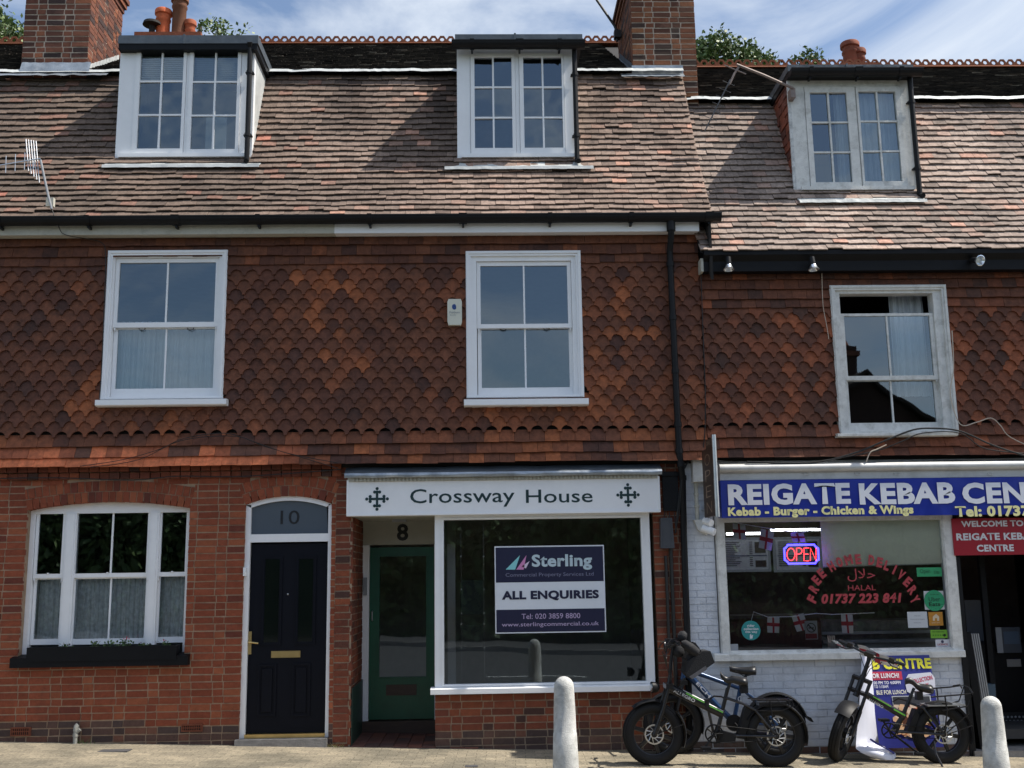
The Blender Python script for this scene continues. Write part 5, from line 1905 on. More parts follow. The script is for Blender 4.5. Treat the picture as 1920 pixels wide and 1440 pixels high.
# doorway clutter
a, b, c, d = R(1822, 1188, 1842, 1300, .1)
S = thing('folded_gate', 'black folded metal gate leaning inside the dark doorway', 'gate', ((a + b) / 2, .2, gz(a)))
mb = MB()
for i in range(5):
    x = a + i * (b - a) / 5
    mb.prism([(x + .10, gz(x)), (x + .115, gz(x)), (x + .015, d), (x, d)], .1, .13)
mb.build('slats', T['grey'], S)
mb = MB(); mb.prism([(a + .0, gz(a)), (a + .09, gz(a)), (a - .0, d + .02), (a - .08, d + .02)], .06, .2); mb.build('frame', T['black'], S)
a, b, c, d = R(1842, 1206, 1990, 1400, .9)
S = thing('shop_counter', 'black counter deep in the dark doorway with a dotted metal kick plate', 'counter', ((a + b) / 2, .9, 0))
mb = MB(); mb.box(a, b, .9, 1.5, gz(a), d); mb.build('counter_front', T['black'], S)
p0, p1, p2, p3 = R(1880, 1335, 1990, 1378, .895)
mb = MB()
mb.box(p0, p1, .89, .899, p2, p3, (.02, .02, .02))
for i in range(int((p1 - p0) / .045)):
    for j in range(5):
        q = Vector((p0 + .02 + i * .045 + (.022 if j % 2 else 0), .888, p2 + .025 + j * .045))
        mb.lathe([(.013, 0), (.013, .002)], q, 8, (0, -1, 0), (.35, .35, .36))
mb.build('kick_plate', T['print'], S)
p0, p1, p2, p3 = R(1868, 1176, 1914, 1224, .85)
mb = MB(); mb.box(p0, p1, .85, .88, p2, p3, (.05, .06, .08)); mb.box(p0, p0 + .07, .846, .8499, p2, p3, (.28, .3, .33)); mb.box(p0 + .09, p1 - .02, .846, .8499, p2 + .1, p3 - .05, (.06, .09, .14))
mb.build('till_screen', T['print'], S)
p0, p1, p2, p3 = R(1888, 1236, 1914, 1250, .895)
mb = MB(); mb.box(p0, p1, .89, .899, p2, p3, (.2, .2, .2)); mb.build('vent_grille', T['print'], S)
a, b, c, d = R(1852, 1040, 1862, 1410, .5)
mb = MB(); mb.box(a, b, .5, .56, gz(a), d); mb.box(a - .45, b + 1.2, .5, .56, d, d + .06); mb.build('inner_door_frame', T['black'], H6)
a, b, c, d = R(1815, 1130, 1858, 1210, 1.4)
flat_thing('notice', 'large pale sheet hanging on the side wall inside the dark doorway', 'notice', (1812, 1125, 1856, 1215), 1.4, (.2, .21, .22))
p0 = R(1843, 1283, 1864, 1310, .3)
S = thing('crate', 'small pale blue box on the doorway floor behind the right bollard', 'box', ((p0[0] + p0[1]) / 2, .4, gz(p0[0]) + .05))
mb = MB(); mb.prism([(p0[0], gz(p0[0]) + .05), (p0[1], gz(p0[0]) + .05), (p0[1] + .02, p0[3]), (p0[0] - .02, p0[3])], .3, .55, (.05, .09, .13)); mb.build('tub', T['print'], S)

# ================================================================ leaning poster sheet
def lean(z, zt, zb, y0=-.115, y1=-.3): return y0 + (y1 - y0) * (zt - z) / (zt - zb)
x0, x1, z0, z1 = R(1633, 1229.5, 1752.5, 1398, -.16)
S = thing('banner', 'blue lunch poster sheet leaning on the white wall, left side curled forward', 'banner', ((x0 + x1) / 2, -.25, gz(x0)))
mb = MB(); mb.col = (.025, .03, .22)
mb.grid(lambda u, v: (x0 + (x1 - x0) * u, lean(z0 + (z1 - z0) * v, z1, z0) - .02 * (1 - u) ** 2, z0 + (z1 - z0) * v), 10, 8)
mb.build('printed_face', T['print'], S)
xfm = lambda q: (q[0], lean(q[2], z1, z0) - .02 * (1 - (q[0] - x0) / (x1 - x0)) ** 2 - q[1] - .004, q[2])
mb = MB()
def wl(body, px, col, lay=.004, **k):
    a, b, c, d = R(*px, -.16)
    mb.text(body, a, b, c, d, lay, col=col, xf=xfm, **k)
def rl(px, col, lay=0.):
    a, b, c, d = R(*px, -.16)
    n_ = 6
    for i in range(n_):
        ua, ub = a + (b - a) * i / n_, a + (b - a) * (i + 1) / n_
        mb.add([xfm((ua, lay, c)), xfm((ub, lay, c)), xfm((ub, lay, d)), xfm((ua, lay, d))], [(0, 1, 2, 3)], col)
wl('B CENTRE', (1636, 1235, 1747, 1254.5), (.8, .75, .04), bold=.05)
rl((1633.5, 1259, 1691, 1274.5), (.5, .03, .07))
wl('OR LUNCH!', (1634, 1262, 1685, 1271), (.75, .75, .78), bold=.04)
wl('00 PM TO 4:00PM', (1636, 1276.5, 1687, 1282.5), (.7, .7, .75), bold=.03)
wl('TO 1:15AM', (1636, 1284, 1663, 1289.5), (.7, .7, .75), bold=.03)
wl('BLE FOR LUNCH', (1640, 1293, 1696, 1301), (.75, .73, .6), bold=.03)
a = [(1703, 1264), (1745, 1260.5), (1752, 1270), (1752, 1288), (1746, 1300), (1712, 1304), (1698, 1296), (1696, 1282), (1699, 1270)]
pts = [V3(p[0], p[1], -.16) for p in a]
mb.add([xfm((p.x, .002, p.z)) for p in pts], [list(range(9))[::-1]], (.62, .62, .68))
wl('COLLECTION', (1706, 1270, 1748, 1278), (.5, .03, .07), rot=.18, bold=.03)
wl('ONLY', (1716, 1282, 1741, 1290), (.5, .03, .07), rot=.18, bold=.03)
mb.build('lettering', T['vinyl'], S)
mb = MB()
rl((1669, 1303.5, 1742, 1320), (.5, .52, .55), .001)
rl((1670.5, 1305, 1740, 1319), (.04, .04, .045), .003)
FOOD = [(1.2, lin(196, 118, 76)), (2.4, lin(220, 178, 140)), (.6, lin(160, 72, 54)), (2, lin(226, 202, 180)), (.5, lin(120, 124, 70)), (.6, lin(200, 146, 76)), (.6, lin(96, 60, 48))]
for i in range(130):
    cx, cy = rnd.uniform(1672, 1738), rnd.uniform(1323, 1376)
    q = V3(cx, cy, -.16)
    r_ = rnd.uniform(.02, .05)
    n_ = rnd.choice((5, 6, 7))
    an = rnd.uniform(0, 6)
    mb.add([xfm((q.x + r_ * math.cos(an + t * 6.283 / n_) * rnd.uniform(.7, 1.2), .001 + i * .00004, q.z + .7 * r_ * math.sin(an + t * 6.283 / n_))) for t in range(n_)], [list(range(n_))], pick(FOOD))
mb.build('food_pictures', T['print'], S)
mb = MB(); mb.col = (.66, .68, .78)
rows = [(1231, 1616, 1634, -.15, -.125), (1262, 1614, 1638, -.21, -.15), (1291, 1613, 1641, -.27, -.17), (1335, 1611, 1646, -.34, -.2), (1379, 1606, 1652, -.42, -.24), (1393, 1605, 1640, -.45, -.28), (1404, 1605, 1662, -.48, -.4), (1412, 1616, 1679, -.5, -.5), (1419, 1632, 1680, -.5, -.52), (1425, 1652, 1676, -.5, -.52)]
N = 7
vs_ = []
for (py, xl, xr, yl_, yr) in rows:
    for i in range(N):
        t = i / (N - 1)
        vs_.append(V3(xl + (xr - xl) * t, py, yl_ + (yr - yl_) * t - .05 * math.sin(t * 3.14)))
mb.add(vs_, [(j * N + i, j * N + i + 1, (j + 1) * N + i + 1, (j + 1) * N + i) for j in range(len(rows) - 1) for i in range(N - 1)])
mb.build('curled_back', T['print'], S, smooth=True, angle=60)
mb = MB(); mb.tube([V3(1632, 1386, -.46), V3(1642, 1393, -.5), V3(1660, 1402, -.53), V3(1677, 1413, -.54)], .011, 6, (.025, .03, .22))
mb.build('folded_edge', T['print'], S)

# ================================================================ bollards
def ground_hit(px, py):
    d = ray(px, py)
    t = 5
    for _ in range(60):
        q = CAM + d * t
        t += (q.z - gz(q.x)) / -d.z * .9
    return CAM + d * t
yBo = -2.72
protoB = None
for px, py, lb in ((1057, 1268, 'pale concrete bollard with a domed top in front of the agents\' shop window'), (1856.5, 1305, 'pale concrete bollard with a domed top in front of the dark doorway')):
    q = V3(px, py, yBo)
    g0 = gz(q.x)
    H = q.z - g0
    o = thing('bollard', lb, 'bollard', (q.x, yBo, g0), 'concrete bollards along the pavement edge')
    mb = MB()
    ra, rb = .082, .118
    prof = [(rb + .002, -.2), (rb, 0)] + [(rb + (ra - rb) * t, (H - .09) * t) for t in (.2, .4, .5999, .6, .8, 1)]
    prof[-3] = (prof[-3][0] - .003, prof[-3][1] + .004)
    prof += [(ra * math.cos(t * math.pi / 16), H - .085 + .085 * math.sin(t * math.pi / 16)) for t in range(1, 9)]
    prof[-1] = (.002, H)
    mb.lathe(prof, (q.x, yBo, g0), 28)
    mb.build('post', T['conc'], o, smooth=True, angle=50)
# ================================================================ electric bikes
def beam(mb, p, q, w0, w1, depth, col=None, n=8):
    """tapered oval tube lying in the bike's plane"""
    p, q = Vector(p), Vector(q)
    d = (q - p).normalized()
    lat = Vector((0, 1, 0))
    up = lat.cross(d).normalized()
    lat = d.cross(up).normalized()
    rings = []
    N = 12
    for c, w_ in ((p, w0), (q, w1)):
        rings += [c + up * (w_ / 2 * math.cos(t * 2 * math.pi / N)) + lat * (depth / 2 * math.sin(t * 2 * math.pi / N)) for t in range(N)]
    mb.add(rings, [(i, (i + 1) % N, N + (i + 1) % N, N + i) for i in range(N)] + [list(range(N))[::-1], list(range(N, 2 * N))], col)

def wheel_geo(R_, tr, disc=True, spokes=6, tread=True):
    """tyre, rim and brake disc for a wheel about the local Y axis"""
    ty, rm, ds = MB(), MB(), MB()
    N, K = 56, 12
    rc = R_ - tr
    def tp(i, k, e=0):
        a, b = i / N * 2 * math.pi, k / K * 2 * math.pi
        r_ = rc + (tr + e) * math.cos(b)
        return (r_ * math.cos(a), tr * .92 * math.sin(b), r_ * math.sin(a))
    vs_ = [tp(i, k) for i in range(N) for k in range(K)]
    ty.add(vs_, [(i * K + k, i * K + (k + 1) % K, ((i + 1) % N) * K + (k + 1) % K, ((i + 1) % N) * K + k) for i in range(N) for k in range(K)])
    if tread:
        for i in range(64):
            for row, bb in enumerate((-.75, -.27, .27, .75)):
                a = (i + (.5 if row % 2 else 0)) / 64 * 2 * math.pi
                w_ = .030 / R_
                pts = []
                for e in (-.004, .0055):
                    for da, db in ((-w_, -.17), (w_, -.17), (w_, .17), (-w_, .17)):
                        b = bb + db
                        r_ = rc + (tr + e) * math.cos(b)
                        pts.append((r_ * math.cos(a + da), (tr + e) * .92 * math.sin(b), r_ * math.sin(a + da)))
                ty.add(pts, ((4, 5, 6, 7), (0, 1, 5, 4), (1, 2, 6, 5), (2, 3, 7, 6), (3, 0, 4, 7)))
    ri = rc - tr * .62
    hw = tr * .55
    prof = [(ri - .018, -hw * .8), (ri - .006, -hw), (ri + .012, -hw), (ri + .012, hw), (ri - .006, hw), (ri - .018, hw * .8)]
    for a_, b_ in zip(prof, prof[1:] + prof[:1]):
        vs_ = []
        for i in range(N):
            a = i / N * 2 * math.pi
            for r_, y in (a_, b_):
                vs_.append((r_ * math.cos(a), y, r_ * math.sin(a)))
        rm.add(vs_, [(2 * i, 2 * i + 1, (2 * i + 3) % (2 * N), (2 * i + 2) % (2 * N)) for i in range(N)])
    rm.lathe([(.055, -.05), (.055, .05)], (0, 0, 0), 16, (0, 1, 0))
    rm.lathe([(.012, -.085), (.012, .085)], (0, 0, 0), 10, (0, 1, 0))
    for k in range(spokes):
        for o in (-.09, .09):
            a = k / spokes * 2 * math.pi + o
            a2 = k / spokes * 2 * math.pi + o * .55
            rm.tube([(.05 * math.cos(a), 0, .05 * math.sin(a)), ((ri - .01) * math.cos(a2), 0, (ri - .01) * math.sin(a2))], [.016, .011], 6)
    if disc:
        for k in range(10):
            a = k / 10 * 2 * math.pi
            ds.tube([(.035 * math.cos(a), -.062, .035 * math.sin(a)), (.085 * math.cos(a + .5), -.062, .085 * math.sin(a + .5))], .0045, 4)
        for r0, r1 in ((.082, .096), (.03, .04)):
            vs_ = [(r_ * math.cos(t / 24 * 6.2832), -.062 + yy, r_ * math.sin(t / 24 * 6.2832)) for t in range(24) for r_, yy in ((r0, -.001), (r1, -.001), (r1, .001), (r0, .001))]
            ds.add(vs_, [(t * 4 + a, t * 4 + (a + 1) % 4, ((t + 1) % 24) * 4 + (a + 1) % 4, ((t + 1) % 24) * 4 + a) for t in range(24) for a in range(4)])
    return ty, rm, ds

def put(mb, c, rot=None):
    c = Vector(c)
    mb.v = [tuple(c + (rot @ Vector(v) if rot else Vector(v))) for v in mb.v]
    return mb

def turn(mb, piv, mat_):
    piv = Vector(piv)
    mb.v = [tuple(piv + mat_ @ (Vector(v) - piv)) for v in mb.v]
    return mb

def wheel(root, name, c, R_, tr, spin=0., fix=None, disc=True):
    ty, rm, ds = wheel_geo(R_, tr, disc)
    rot = Matrix.Rotation(spin, 3, 'Y')
    for m_ in (ty, rm, ds): put(m_, c, rot)
    if fix:
        for m_ in (ty, rm, ds): fix(m_)
    w_ = rm.build(name, T['rim'], root, smooth=True, angle=35)
    ty.build('tyre', T['tread'], w_, smooth=True, angle=30)
    if disc: ds.build('brake_disc', T['steel'], w_)
    return w_

def mudguard(mb, c, R_, a0, a1, w_=.075, n=16, th=.004):
    c = Vector(c)
    vs_ = []
    for i in range(n + 1):
        a = a0 + (a1 - a0) * i / n
        for k in range(5):
            b = (k - 2) / 2
            r_ = R_ - .018 * b * b
            vs_.append(c + Vector((r_ * math.cos(a), w_ * b, r_ * math.sin(a))))
    m_ = (n + 1) * 5
    for i in range(n + 1):
        a = a0 + (a1 - a0) * i / n
        for k in range(5):
            b = (k - 2) / 2
            r_ = R_ - .018 * b * b - th
            vs_.append(c + Vector((r_ * math.cos(a), w_ * b * .96, r_ * math.sin(a))))
    fs = [(i * 5 + k, i * 5 + k + 1, (i + 1) * 5 + k + 1, (i + 1) * 5 + k) for i in range(n) for k in range(4)]
    fs += [(m_ + f[3], m_ + f[2], m_ + f[1], m_ + f[0]) for f in list(fs)]
    fs += [(i * 5 + k, (i + 1) * 5 + k, m_ + (i + 1) * 5 + k, m_ + i * 5 + k) for i in range(n) for k in (0, 4)]
    mb.add(vs_, fs)

def saddle(root, nose, back, w_, hump=.0, name='saddle'):
    """padded saddle from nose to back in the bike's plane"""
    nose, back = Vector(nose), Vector(back)
    L = back - nose
    mb = MB()
    nu, nv = 14, 12
    vs_ = []
    for i in range(nu + 1):
        t = i / nu
        hw = w_ * (.22 + .78 * max(0, min(1, (t - .25) / .55)) ** 1.4) * (1 if t < .9 else 1 - (t - .9) * 3)
        hw *= .55 if i == 0 else 1
        h = .03 + .02 * t
        c = nose + L * t + Vector((0, 0, hump * math.sin(min(1, t * 2.2) * 3.14) - .012 * math.sin(t * 3.14)))
        for k in range(nv):
            a = k / nv * 2 * math.pi
            vs_.append(c + Vector((0, hw * math.cos(a), (h if math.sin(a) > 0 else h * .9) * math.sin(a))))
    fs = [(i * nv + k, i * nv + (k + 1) % nv, (i + 1) * nv + (k + 1) % nv, (i + 1) * nv + k) for i in range(nu) for k in range(nv)]
    fs += [list(range(nv))[::-1], [nu * nv + k for k in range(nv)]]
    mb.add(vs_, fs)
    return mb.build(name, T['leather'], root, smooth=True, angle=60)

def pedal_arm(mb, a, b, y):
    a, b = Vector(a), Vector(b)
    a.y, b.y = y, y - .02
    mb.tube([a, b], .011, 6)
    d = (b - a).normalized()
    mb.box(b.x - .045, b.x + .045, y - .11, y - .02, b.z - .012, b.z + .012)

GRN, GREY_ = lin(110, 190, 60), (.55, .55, .55)

# ---- first bike: black folding fat-tyre bike parked along the shopfront
def bike_one():
    g = ground_hit(1228, 1434.5)
    Y = g.y
    q = lambda px, py, o=0.: V3(px, py, Y) + Vector((0, o, 0))
    k = (P(1300, 1380, Y)[0] - P(1200, 1380, Y)[0]) / 100
    root = thing('electric_bike', 'black fat-tyre bike with green stripes and a bag over its handlebar, nearest the shop window', 'bike', (q(1340, 1400).x, Y, gz(q(1340, 1400).x)))
    Rw = 57 * k
    fc, rc = q(1225, 1377.3), q(1452.5, 1379)
    fc.z, rc.z = gz(fc.x) + Rw - .004, gz(rc.x) + Rw - .004
    wheel(root, 'front_wheel', fc, Rw, 10.5 * k, .3)
    wheel(root, 'rear_wheel', rc, Rw, 10.5 * k, .1)
    mb = MB()
    beam(mb, q(1257, 1290), q(1356, 1340), 16 * k, 15 * k, .055)
    beam(mb, q(1257, 1266), q(1250.5, 1300), 8 * k, 8 * k, .045)
    beam(mb, q(1364.5, 1290), q(1344, 1377), 7 * k, 8 * k, .036)
    for o in (-.06, .06):
        mb.tube([q(1360, 1308, o * .3), q(1390, 1318, o), q(1413, 1330, o), rc + Vector((-.02, o * 1.3, .03))], .013, 8)
        mb.tube([q(1345, 1378, o * .6), rc + Vector((0, o * 1.3, 0))], .013, 8)
    mb.tube([q(1328, 1330), q(1338, 1375)], .014, 8)
    mb.tube([q(1330, 1312), q(1338, 1305.5), q(1352, 1306), q(1364, 1312)], .008, 6)
    mb.box(q(1321, 1310).x, q(1328, 1310).x, Y - .036, Y + .036, q(1350, 1329).z, q(1350, 1310).z)
    fr = mb.build('frame', T['bikeblack'], root, smooth=True)
    mb = MB()
    d = (q(1356, 1340) - q(1257, 1290)).normalized(); up = Vector((-d.z, 0, d.x))
    if up.z < 0: up = -up
    for f0, f1, h0, h1, c in ((.27, .62, .018, .033, GRN), (.2, .62, .036, .041, GREY_), (.66, .97, .012, .026, GRN), (.66, .97, .03, .035, GREY_)):
        a, b = q(1257, 1290).lerp(q(1356, 1340), f0), q(1257, 1290).lerp(q(1356, 1340), f1)
        o = Vector((0, -.0295, 0))
        mb.quad(a + up * h0 + o, b + up * h0 + o, b + up * h1 + o * .8, a + up * h1 + o * .8, c)
    a, b = q(1262, 1293), q(1302, 1312)
    mid = (a + b) / 2; Lh = (b - a).length / 2
    mb.text('ALLEGRO', mid.x - Lh, mid.x + Lh, mid.z - .024, mid.z + .008, Y - .0305, rot=math.atan2(d.z, d.x), bold=.02, col=(.6, .6, .6))
    mb.build('lettering', T['vinyl'], fr)
    mb = MB()
    mb.box(q(1247, 1310).x, q(1260, 1310).x, Y - .09, Y + .09, q(1250, 1290).z, q(1250, 1281).z)
    fk = mb.build('fork', T['bikeblack'], root)
    for o in (-.075, .075):
        mb = MB()
        mb.tube([q(1252.5, 1284, o), q(1239, 1336, o)], .017, 10)
        mb.tube([q(1240.5, 1330, o), fc + Vector((0, o, 0))], .022, 10)
        for i in range(6):
            c = q(1240, 1334, o).lerp(fc + Vector((0, o, 0)), .1 + .13 * i)
            mb.tube([c, c + Vector((-.002, 0, -.008))], .026, 10)
        mb.build('fork_leg', T['bikeblack'], fk, smooth=True)
    mb = MB()
    mb.tube([q(1256, 1268), q(1258, 1240), q(1263, 1206)], .017, 8)
    mb.tube([q(1263, 1204, -.33), q(1260, 1200, -.2), q(1262, 1206, 0), q(1260, 1200, .2), q(1263, 1204, .33)], .012, 8)
    for o in (-.33, .24):
        mb.tube([q(1262, 1203, o), q(1263, 1204, o + .1)], .018, 8)
        mb.tube([q(1256, 1203, o), q(1247, 1212, o + .05), q(1244, 1222, o + .08)], .006, 5)
    mb.box(q(1252, 1310).x, q(1270, 1310).x, Y - .05, Y + .05, q(1350, 1210).z, q(1350, 1196).z)
    mb.tube([q(1252, 1196, -.2), q(1244, 1206, -.22)], .005, 5)
    for i in range(5):
        mb.tube([q(1254, 1204, -.1 + .04 * i), q(1240 + 2 * i, 1222 + 3 * i, -.05), q(1250, 1250, 0), q(1262, 1290, -.03), q(1285, 1312, -.04)], .004, 5)
    mb.build('handlebar', T['bikeblack'], root, smooth=True)
    mb = MB()
    c = q(1240, 1208, -.28)
    mb.lathe([(.045, 0), (.05, .008), (.03, .02)], c, 16, (-1, .3, 0)); mb.tube([c, q(1255, 1205, -.28)], .005, 5)
    mb.build('mirror', T['bikeblack'], root, smooth=True)
    mb = MB()
    poly = [(1284, 1238), (1312, 1219), (1326, 1219), (1334, 1240), (1290, 1271), (1280, 1260)]
    pts = [(q(a, b).x, q(a, b).z) for a, b in poly]
    mb.prism(pts, Y - .16, Y + .12)
    flap = [(1282, 1232), (1300, 1204), (1312, 1222), (1290, 1250)]
    mb.prism([(q(a, b).x, q(a, b).z) for a, b in flap], Y - .13, Y + .1)
    mb.build('handlebar_bag', T['fabric'], root)
    mb = MB()
    pts = [(q(a, b).x, q(a, b).z) for a, b in ((1287, 1266), (1317, 1246), (1320, 1252), (1292, 1271))]
    mb.prism(pts, Y - .166, Y - .161); mb.build('reflective_strip', mat('grey_webbing', (.09, .09, .1), .6), bpy.data.objects['handlebar_bag'])
    mb = MB()
    c = q(1266, 1196, -.12); vs_ = []
    mb.lathe([(.0, -.05), (.045, -.035), (.06, 0), (.05, .03), (.0, .05)], q(1281, 1194, .05), 12, (1, .2, -.4))
    mb.lathe([(.0, -.06), (.05, -.04), (.062, 0), (.05, .05), (.0, .06)], q(1272, 1222, .0), 12, (.2, .2, 1))
    mb.lathe([(.0, -.12), (.04, -.09), (.052, 0), (.045, .08), (.0, .1)], q(1290, 1214, -.14), 12, (1, .2, -.75))
    mb.build('handlebar_muff', T['fabric'], root, smooth=True, angle=60)
    saddle(root, q(1351, 1265), q(1399, 1279), .095, -.03)
    mb = MB(); mb.tube([q(1365, 1292), q(1370, 1276)], .016, 8)
    mb.build('seat_post', T['bikeblack'], root)
    mb = MB()
    mb.tube([q(1405, 1311, -.07), q(1482, 1312, -.07), q(1484, 1322, -.07)], .007, 6)
    mb.tube([q(1405, 1311, .07), q(1482, 1312, .07), q(1484, 1322, .07)], .007, 6)
    for px in (1410, 1435, 1460, 1482): mb.tube([q(px, 1311.5, -.07), q(px, 1311.5, .07)], .006, 6)
    for o in (-.07, .07):
        mb.tube([q(1440, 1311, o), q(1444, 1345, o * 1.2), rc + Vector((0, o * 1.4, .0))], .006, 6)
        mb.tube([q(1484, 1322, o), q(1462, 1331, o), q(1412, 1331, o)], .006, 6)
    mb.box(q(1420, 1310).x, q(1472, 1310).x, Y - .06, Y + .06, q(1350, 1325).z, q(1350, 1317).z)
    mb.build('rack', T['bikeblack'], root)
    mb = MB(); mudguard(mb, rc, Rw + .03, math.radians(-15), math.radians(150)); 
    mb.tube([rc + Vector((.02, -.09, .02)), rc + Vector((Rw * .9, -.085, Rw * .45))], .004, 5)
    mb.build('mudguard', T['blackplastic'], root, smooth=True, angle=60)
    mb = MB(); mudguard(mb, fc, Rw + .028, math.radians(-25), math.radians(40)); mudguard(mb, fc, Rw + .03, math.radians(78), math.radians(128))
    mb.tube([fc + Vector((0, -.085, 0)), fc + Vector((Rw * .95, -.085, Rw * .3))], .004, 5)
    mb.build('mudguard', T['blackplastic'], root, smooth=True, angle=60)
    mb = MB()
    mb.lathe([(.02, -.05), (.05, -.02), (.055, .03), (.048, .034)], q(1227, 1288.5), 16, (-1, -.15, 0))
    hl = mb.build('headlight', T['blackplastic'], root, smooth=True)
    mb = MB(); mb.lathe([(.046, .0345), (.03, .04)], q(1227, 1288.5), 16, (-1, -.15, 0)); mb.build('lens', T['silver'], hl)
    mb = MB()
    cc = q(1336, 1374, -.075)
    for r0, r1 in ((.078, .092), (.022, .032)):
        vs_ = [cc + Vector((r_ * math.cos(t / 28 * 6.2832), yy, r_ * math.sin(t / 28 * 6.2832))) for t in range(28) for r_, yy in ((r0, -.003), (r1, -.003), (r1, .003), (r0, .003))]
        mb.add(vs_, [(t * 4 + a, t * 4 + (a + 1) % 4, ((t + 1) % 28) * 4 + (a + 1) % 4, ((t + 1) % 28) * 4 + a) for t in range(28) for a in range(4)])
    for i in range(5): mb.tube([cc, cc + Vector((.085 * math.cos(i * 1.257), 0, .085 * math.sin(i * 1.257)))], .008, 5)
    pedal_arm(mb, cc, q(1317, 1398), Y - .1)
    mb.tube([cc + Vector((0, .002, .085)), rc + Vector((0, -.07, .04))], .004, 5)
    mb.tube([cc + Vector((0, .002, -.085)), rc + Vector((0, -.07, -.04))], .004, 5)
    mb.build('chainset', T['black'], root)
    mb = MB()
    mb.prism([(q(a, b).x, q(a, b).z) for a, b in ((1345, 1372), (1352, 1369), (1378, 1376), (1376, 1392), (1346, 1391))], Y - .06, Y + .05)
    mb.build('controller_box', T['blackplastic'], root)
    mb = MB()
    mb.prism([(q(a, b).x, q(a, b).z) for a, b in ((1394, 1330), (1400, 1320), (1409, 1326), (1394, 1385), (1380, 1383))], Y - .05, Y + .05)
    mb.box(q(1389, 1310).x, q(1402, 1310).x, Y - .04, Y + .04, q(1350, 1300).z, q(1350, 1278).z)
    mb.build('battery', T['blackplastic'], root)
    return root

def bike_two():
    g = ground_hit(1455, 1416)
    Y = g.y
    q = lambda px, py, o=0.: V3(px, py, Y) + Vector((0, o, 0))
    k = (P(1300, 1380, Y)[0] - P(1200, 1380, Y)[0]) / 100
    root = thing('electric_bike', 'dark blue electric bike parked between the black bike and the white painted wall', 'bike', (q(1360, 1400).x, Y, gz(q(1360, 1400).x)))
    Rw = 55 * k
    fc, rc = q(1262, 1362), q(1456, 1362)
    fc.z, rc.z = gz(fc.x) + Rw - .004, gz(rc.x) + Rw - .004
    wheel(root, 'front_wheel', fc, Rw, 8 * k, .5)
    wheel(root, 'rear_wheel', rc, Rw, 8 * k, .25)
    mb = MB()
    beam(mb, q(1290, 1264), q(1345, 1324), 13 * k, 12 * k, .06)
    beam(mb, q(1345, 1324), q(1372, 1350), 12 * k, 12 * k, .06, col=None)
    beam(mb, q(1296, 1258), q(1390, 1292), 9 * k, 7 * k, .04)
    beam(mb, q(1284, 1246), q(1280, 1274), 9 * k, 9 * k, .05)
    beam(mb, q(1389, 1284), q(1376, 1352), 8 * k, 8 * k, .04)
    for o in (-.07, .07):
        mb.tube([q(1389, 1291, o * .3), q(1407, 1305, o), rc + Vector((0, o, 0))], .012, 8)
        mb.tube([q(1374, 1352, o * .5), rc + Vector((0, o, 0))], .012, 8)
    fr = mb.build('frame', T['bikeblue'], root, smooth=True)
    mb = MB()
    d = (q(1345, 1324) - q(1290, 1264)).normalized()
    m_ = q(1318, 1293)
    mb.text('ECH', m_.x - .1, m_.x + .1, m_.z - .018, m_.z + .018, Y - .0325, rot=math.atan2(d.z, d.x), bold=.03, col=(.6, .62, .66))
    m_ = q(1386, 1310)
    mb.text('C', m_.x - .02, m_.x + .02, m_.z - .025, m_.z + .025, Y - .0225, col=(.6, .62, .66))
    mb.build('lettering', T['vinyl'], fr)
    mb = MB()
    for o in (-.07, .07): mb.tube([q(1281, 1270, o), fc + Vector((0, o, 0))], .016, 8)
    mb.box(q(1274, 1310).x, q(1288, 1310).x, Y - .085, Y + .085, q(1350, 1282).z, q(1350, 1274).z)
    mb.build('fork', T['bikeblack'], root, smooth=True)
    mb = MB()
    mb.tube([q(1284, 1248), q(1276, 1215), q(1270, 1200)], .016, 8)
    mb.tube([q(1276, 1198, -.3), q(1270, 1200, 0), q(1276, 1198, .3)], .013, 8)
    for o in (-.3, .22): mb.tube([q(1276, 1198, o), q(1278, 1198, o + .1)], .019, 8)
    mb.build('handlebar', T['bikeblack'], root, smooth=True)
    saddle(root, q(1368, 1254), q(1416, 1258), .08)
    mb = MB(); mb.tube([q(1389, 1288), q(1396, 1272), q(1400, 1264)], .015, 8)
    mb.tube([q(1378, 1258, -.02), q(1395, 1268, -.02), q(1412, 1264, -.02)], .005, 6)
    mb.build('seat_post', T['bikeblack'], root)
    mb = MB(); mudguard(mb, rc, Rw + .03, math.radians(12), math.radians(160), .06)
    a = math.radians(12); e = rc + Vector(((Rw + .03) * math.cos(a), 0, (Rw + .03) * math.sin(a)))
    mb.prism([(e.x - .01, e.z + .02), (e.x + .03, e.z - .0), (e.x + .055, e.z - .045), (e.x + .03, e.z - .04), (e.x - .015, e.z)], Y - .045, Y + .045)
    for o in (-.07,): mb.tube([rc + Vector((0, o, 0)), rc + Vector((Rw * .8, o, Rw * .72))], .004, 5)
    mb.build('mudguard', T['blackplastic'], root, smooth=True, angle=60)
    mb = MB(); mudguard(mb, fc, Rw + .026, math.radians(-20), math.radians(130), .055)
    mb.build('mudguard', T['blackplastic'], root, smooth=True, angle=60)
    mb = MB()
    cc = q(1374, 1354, -.06)
    mb.lathe([(.085, -.004), (.085, .004)], cc, 24, (0, 1, 0)); pedal_arm(mb, cc, q(1390, 1372), Y - .08)
    mb.build('chainset', T['black'], root)
    return root

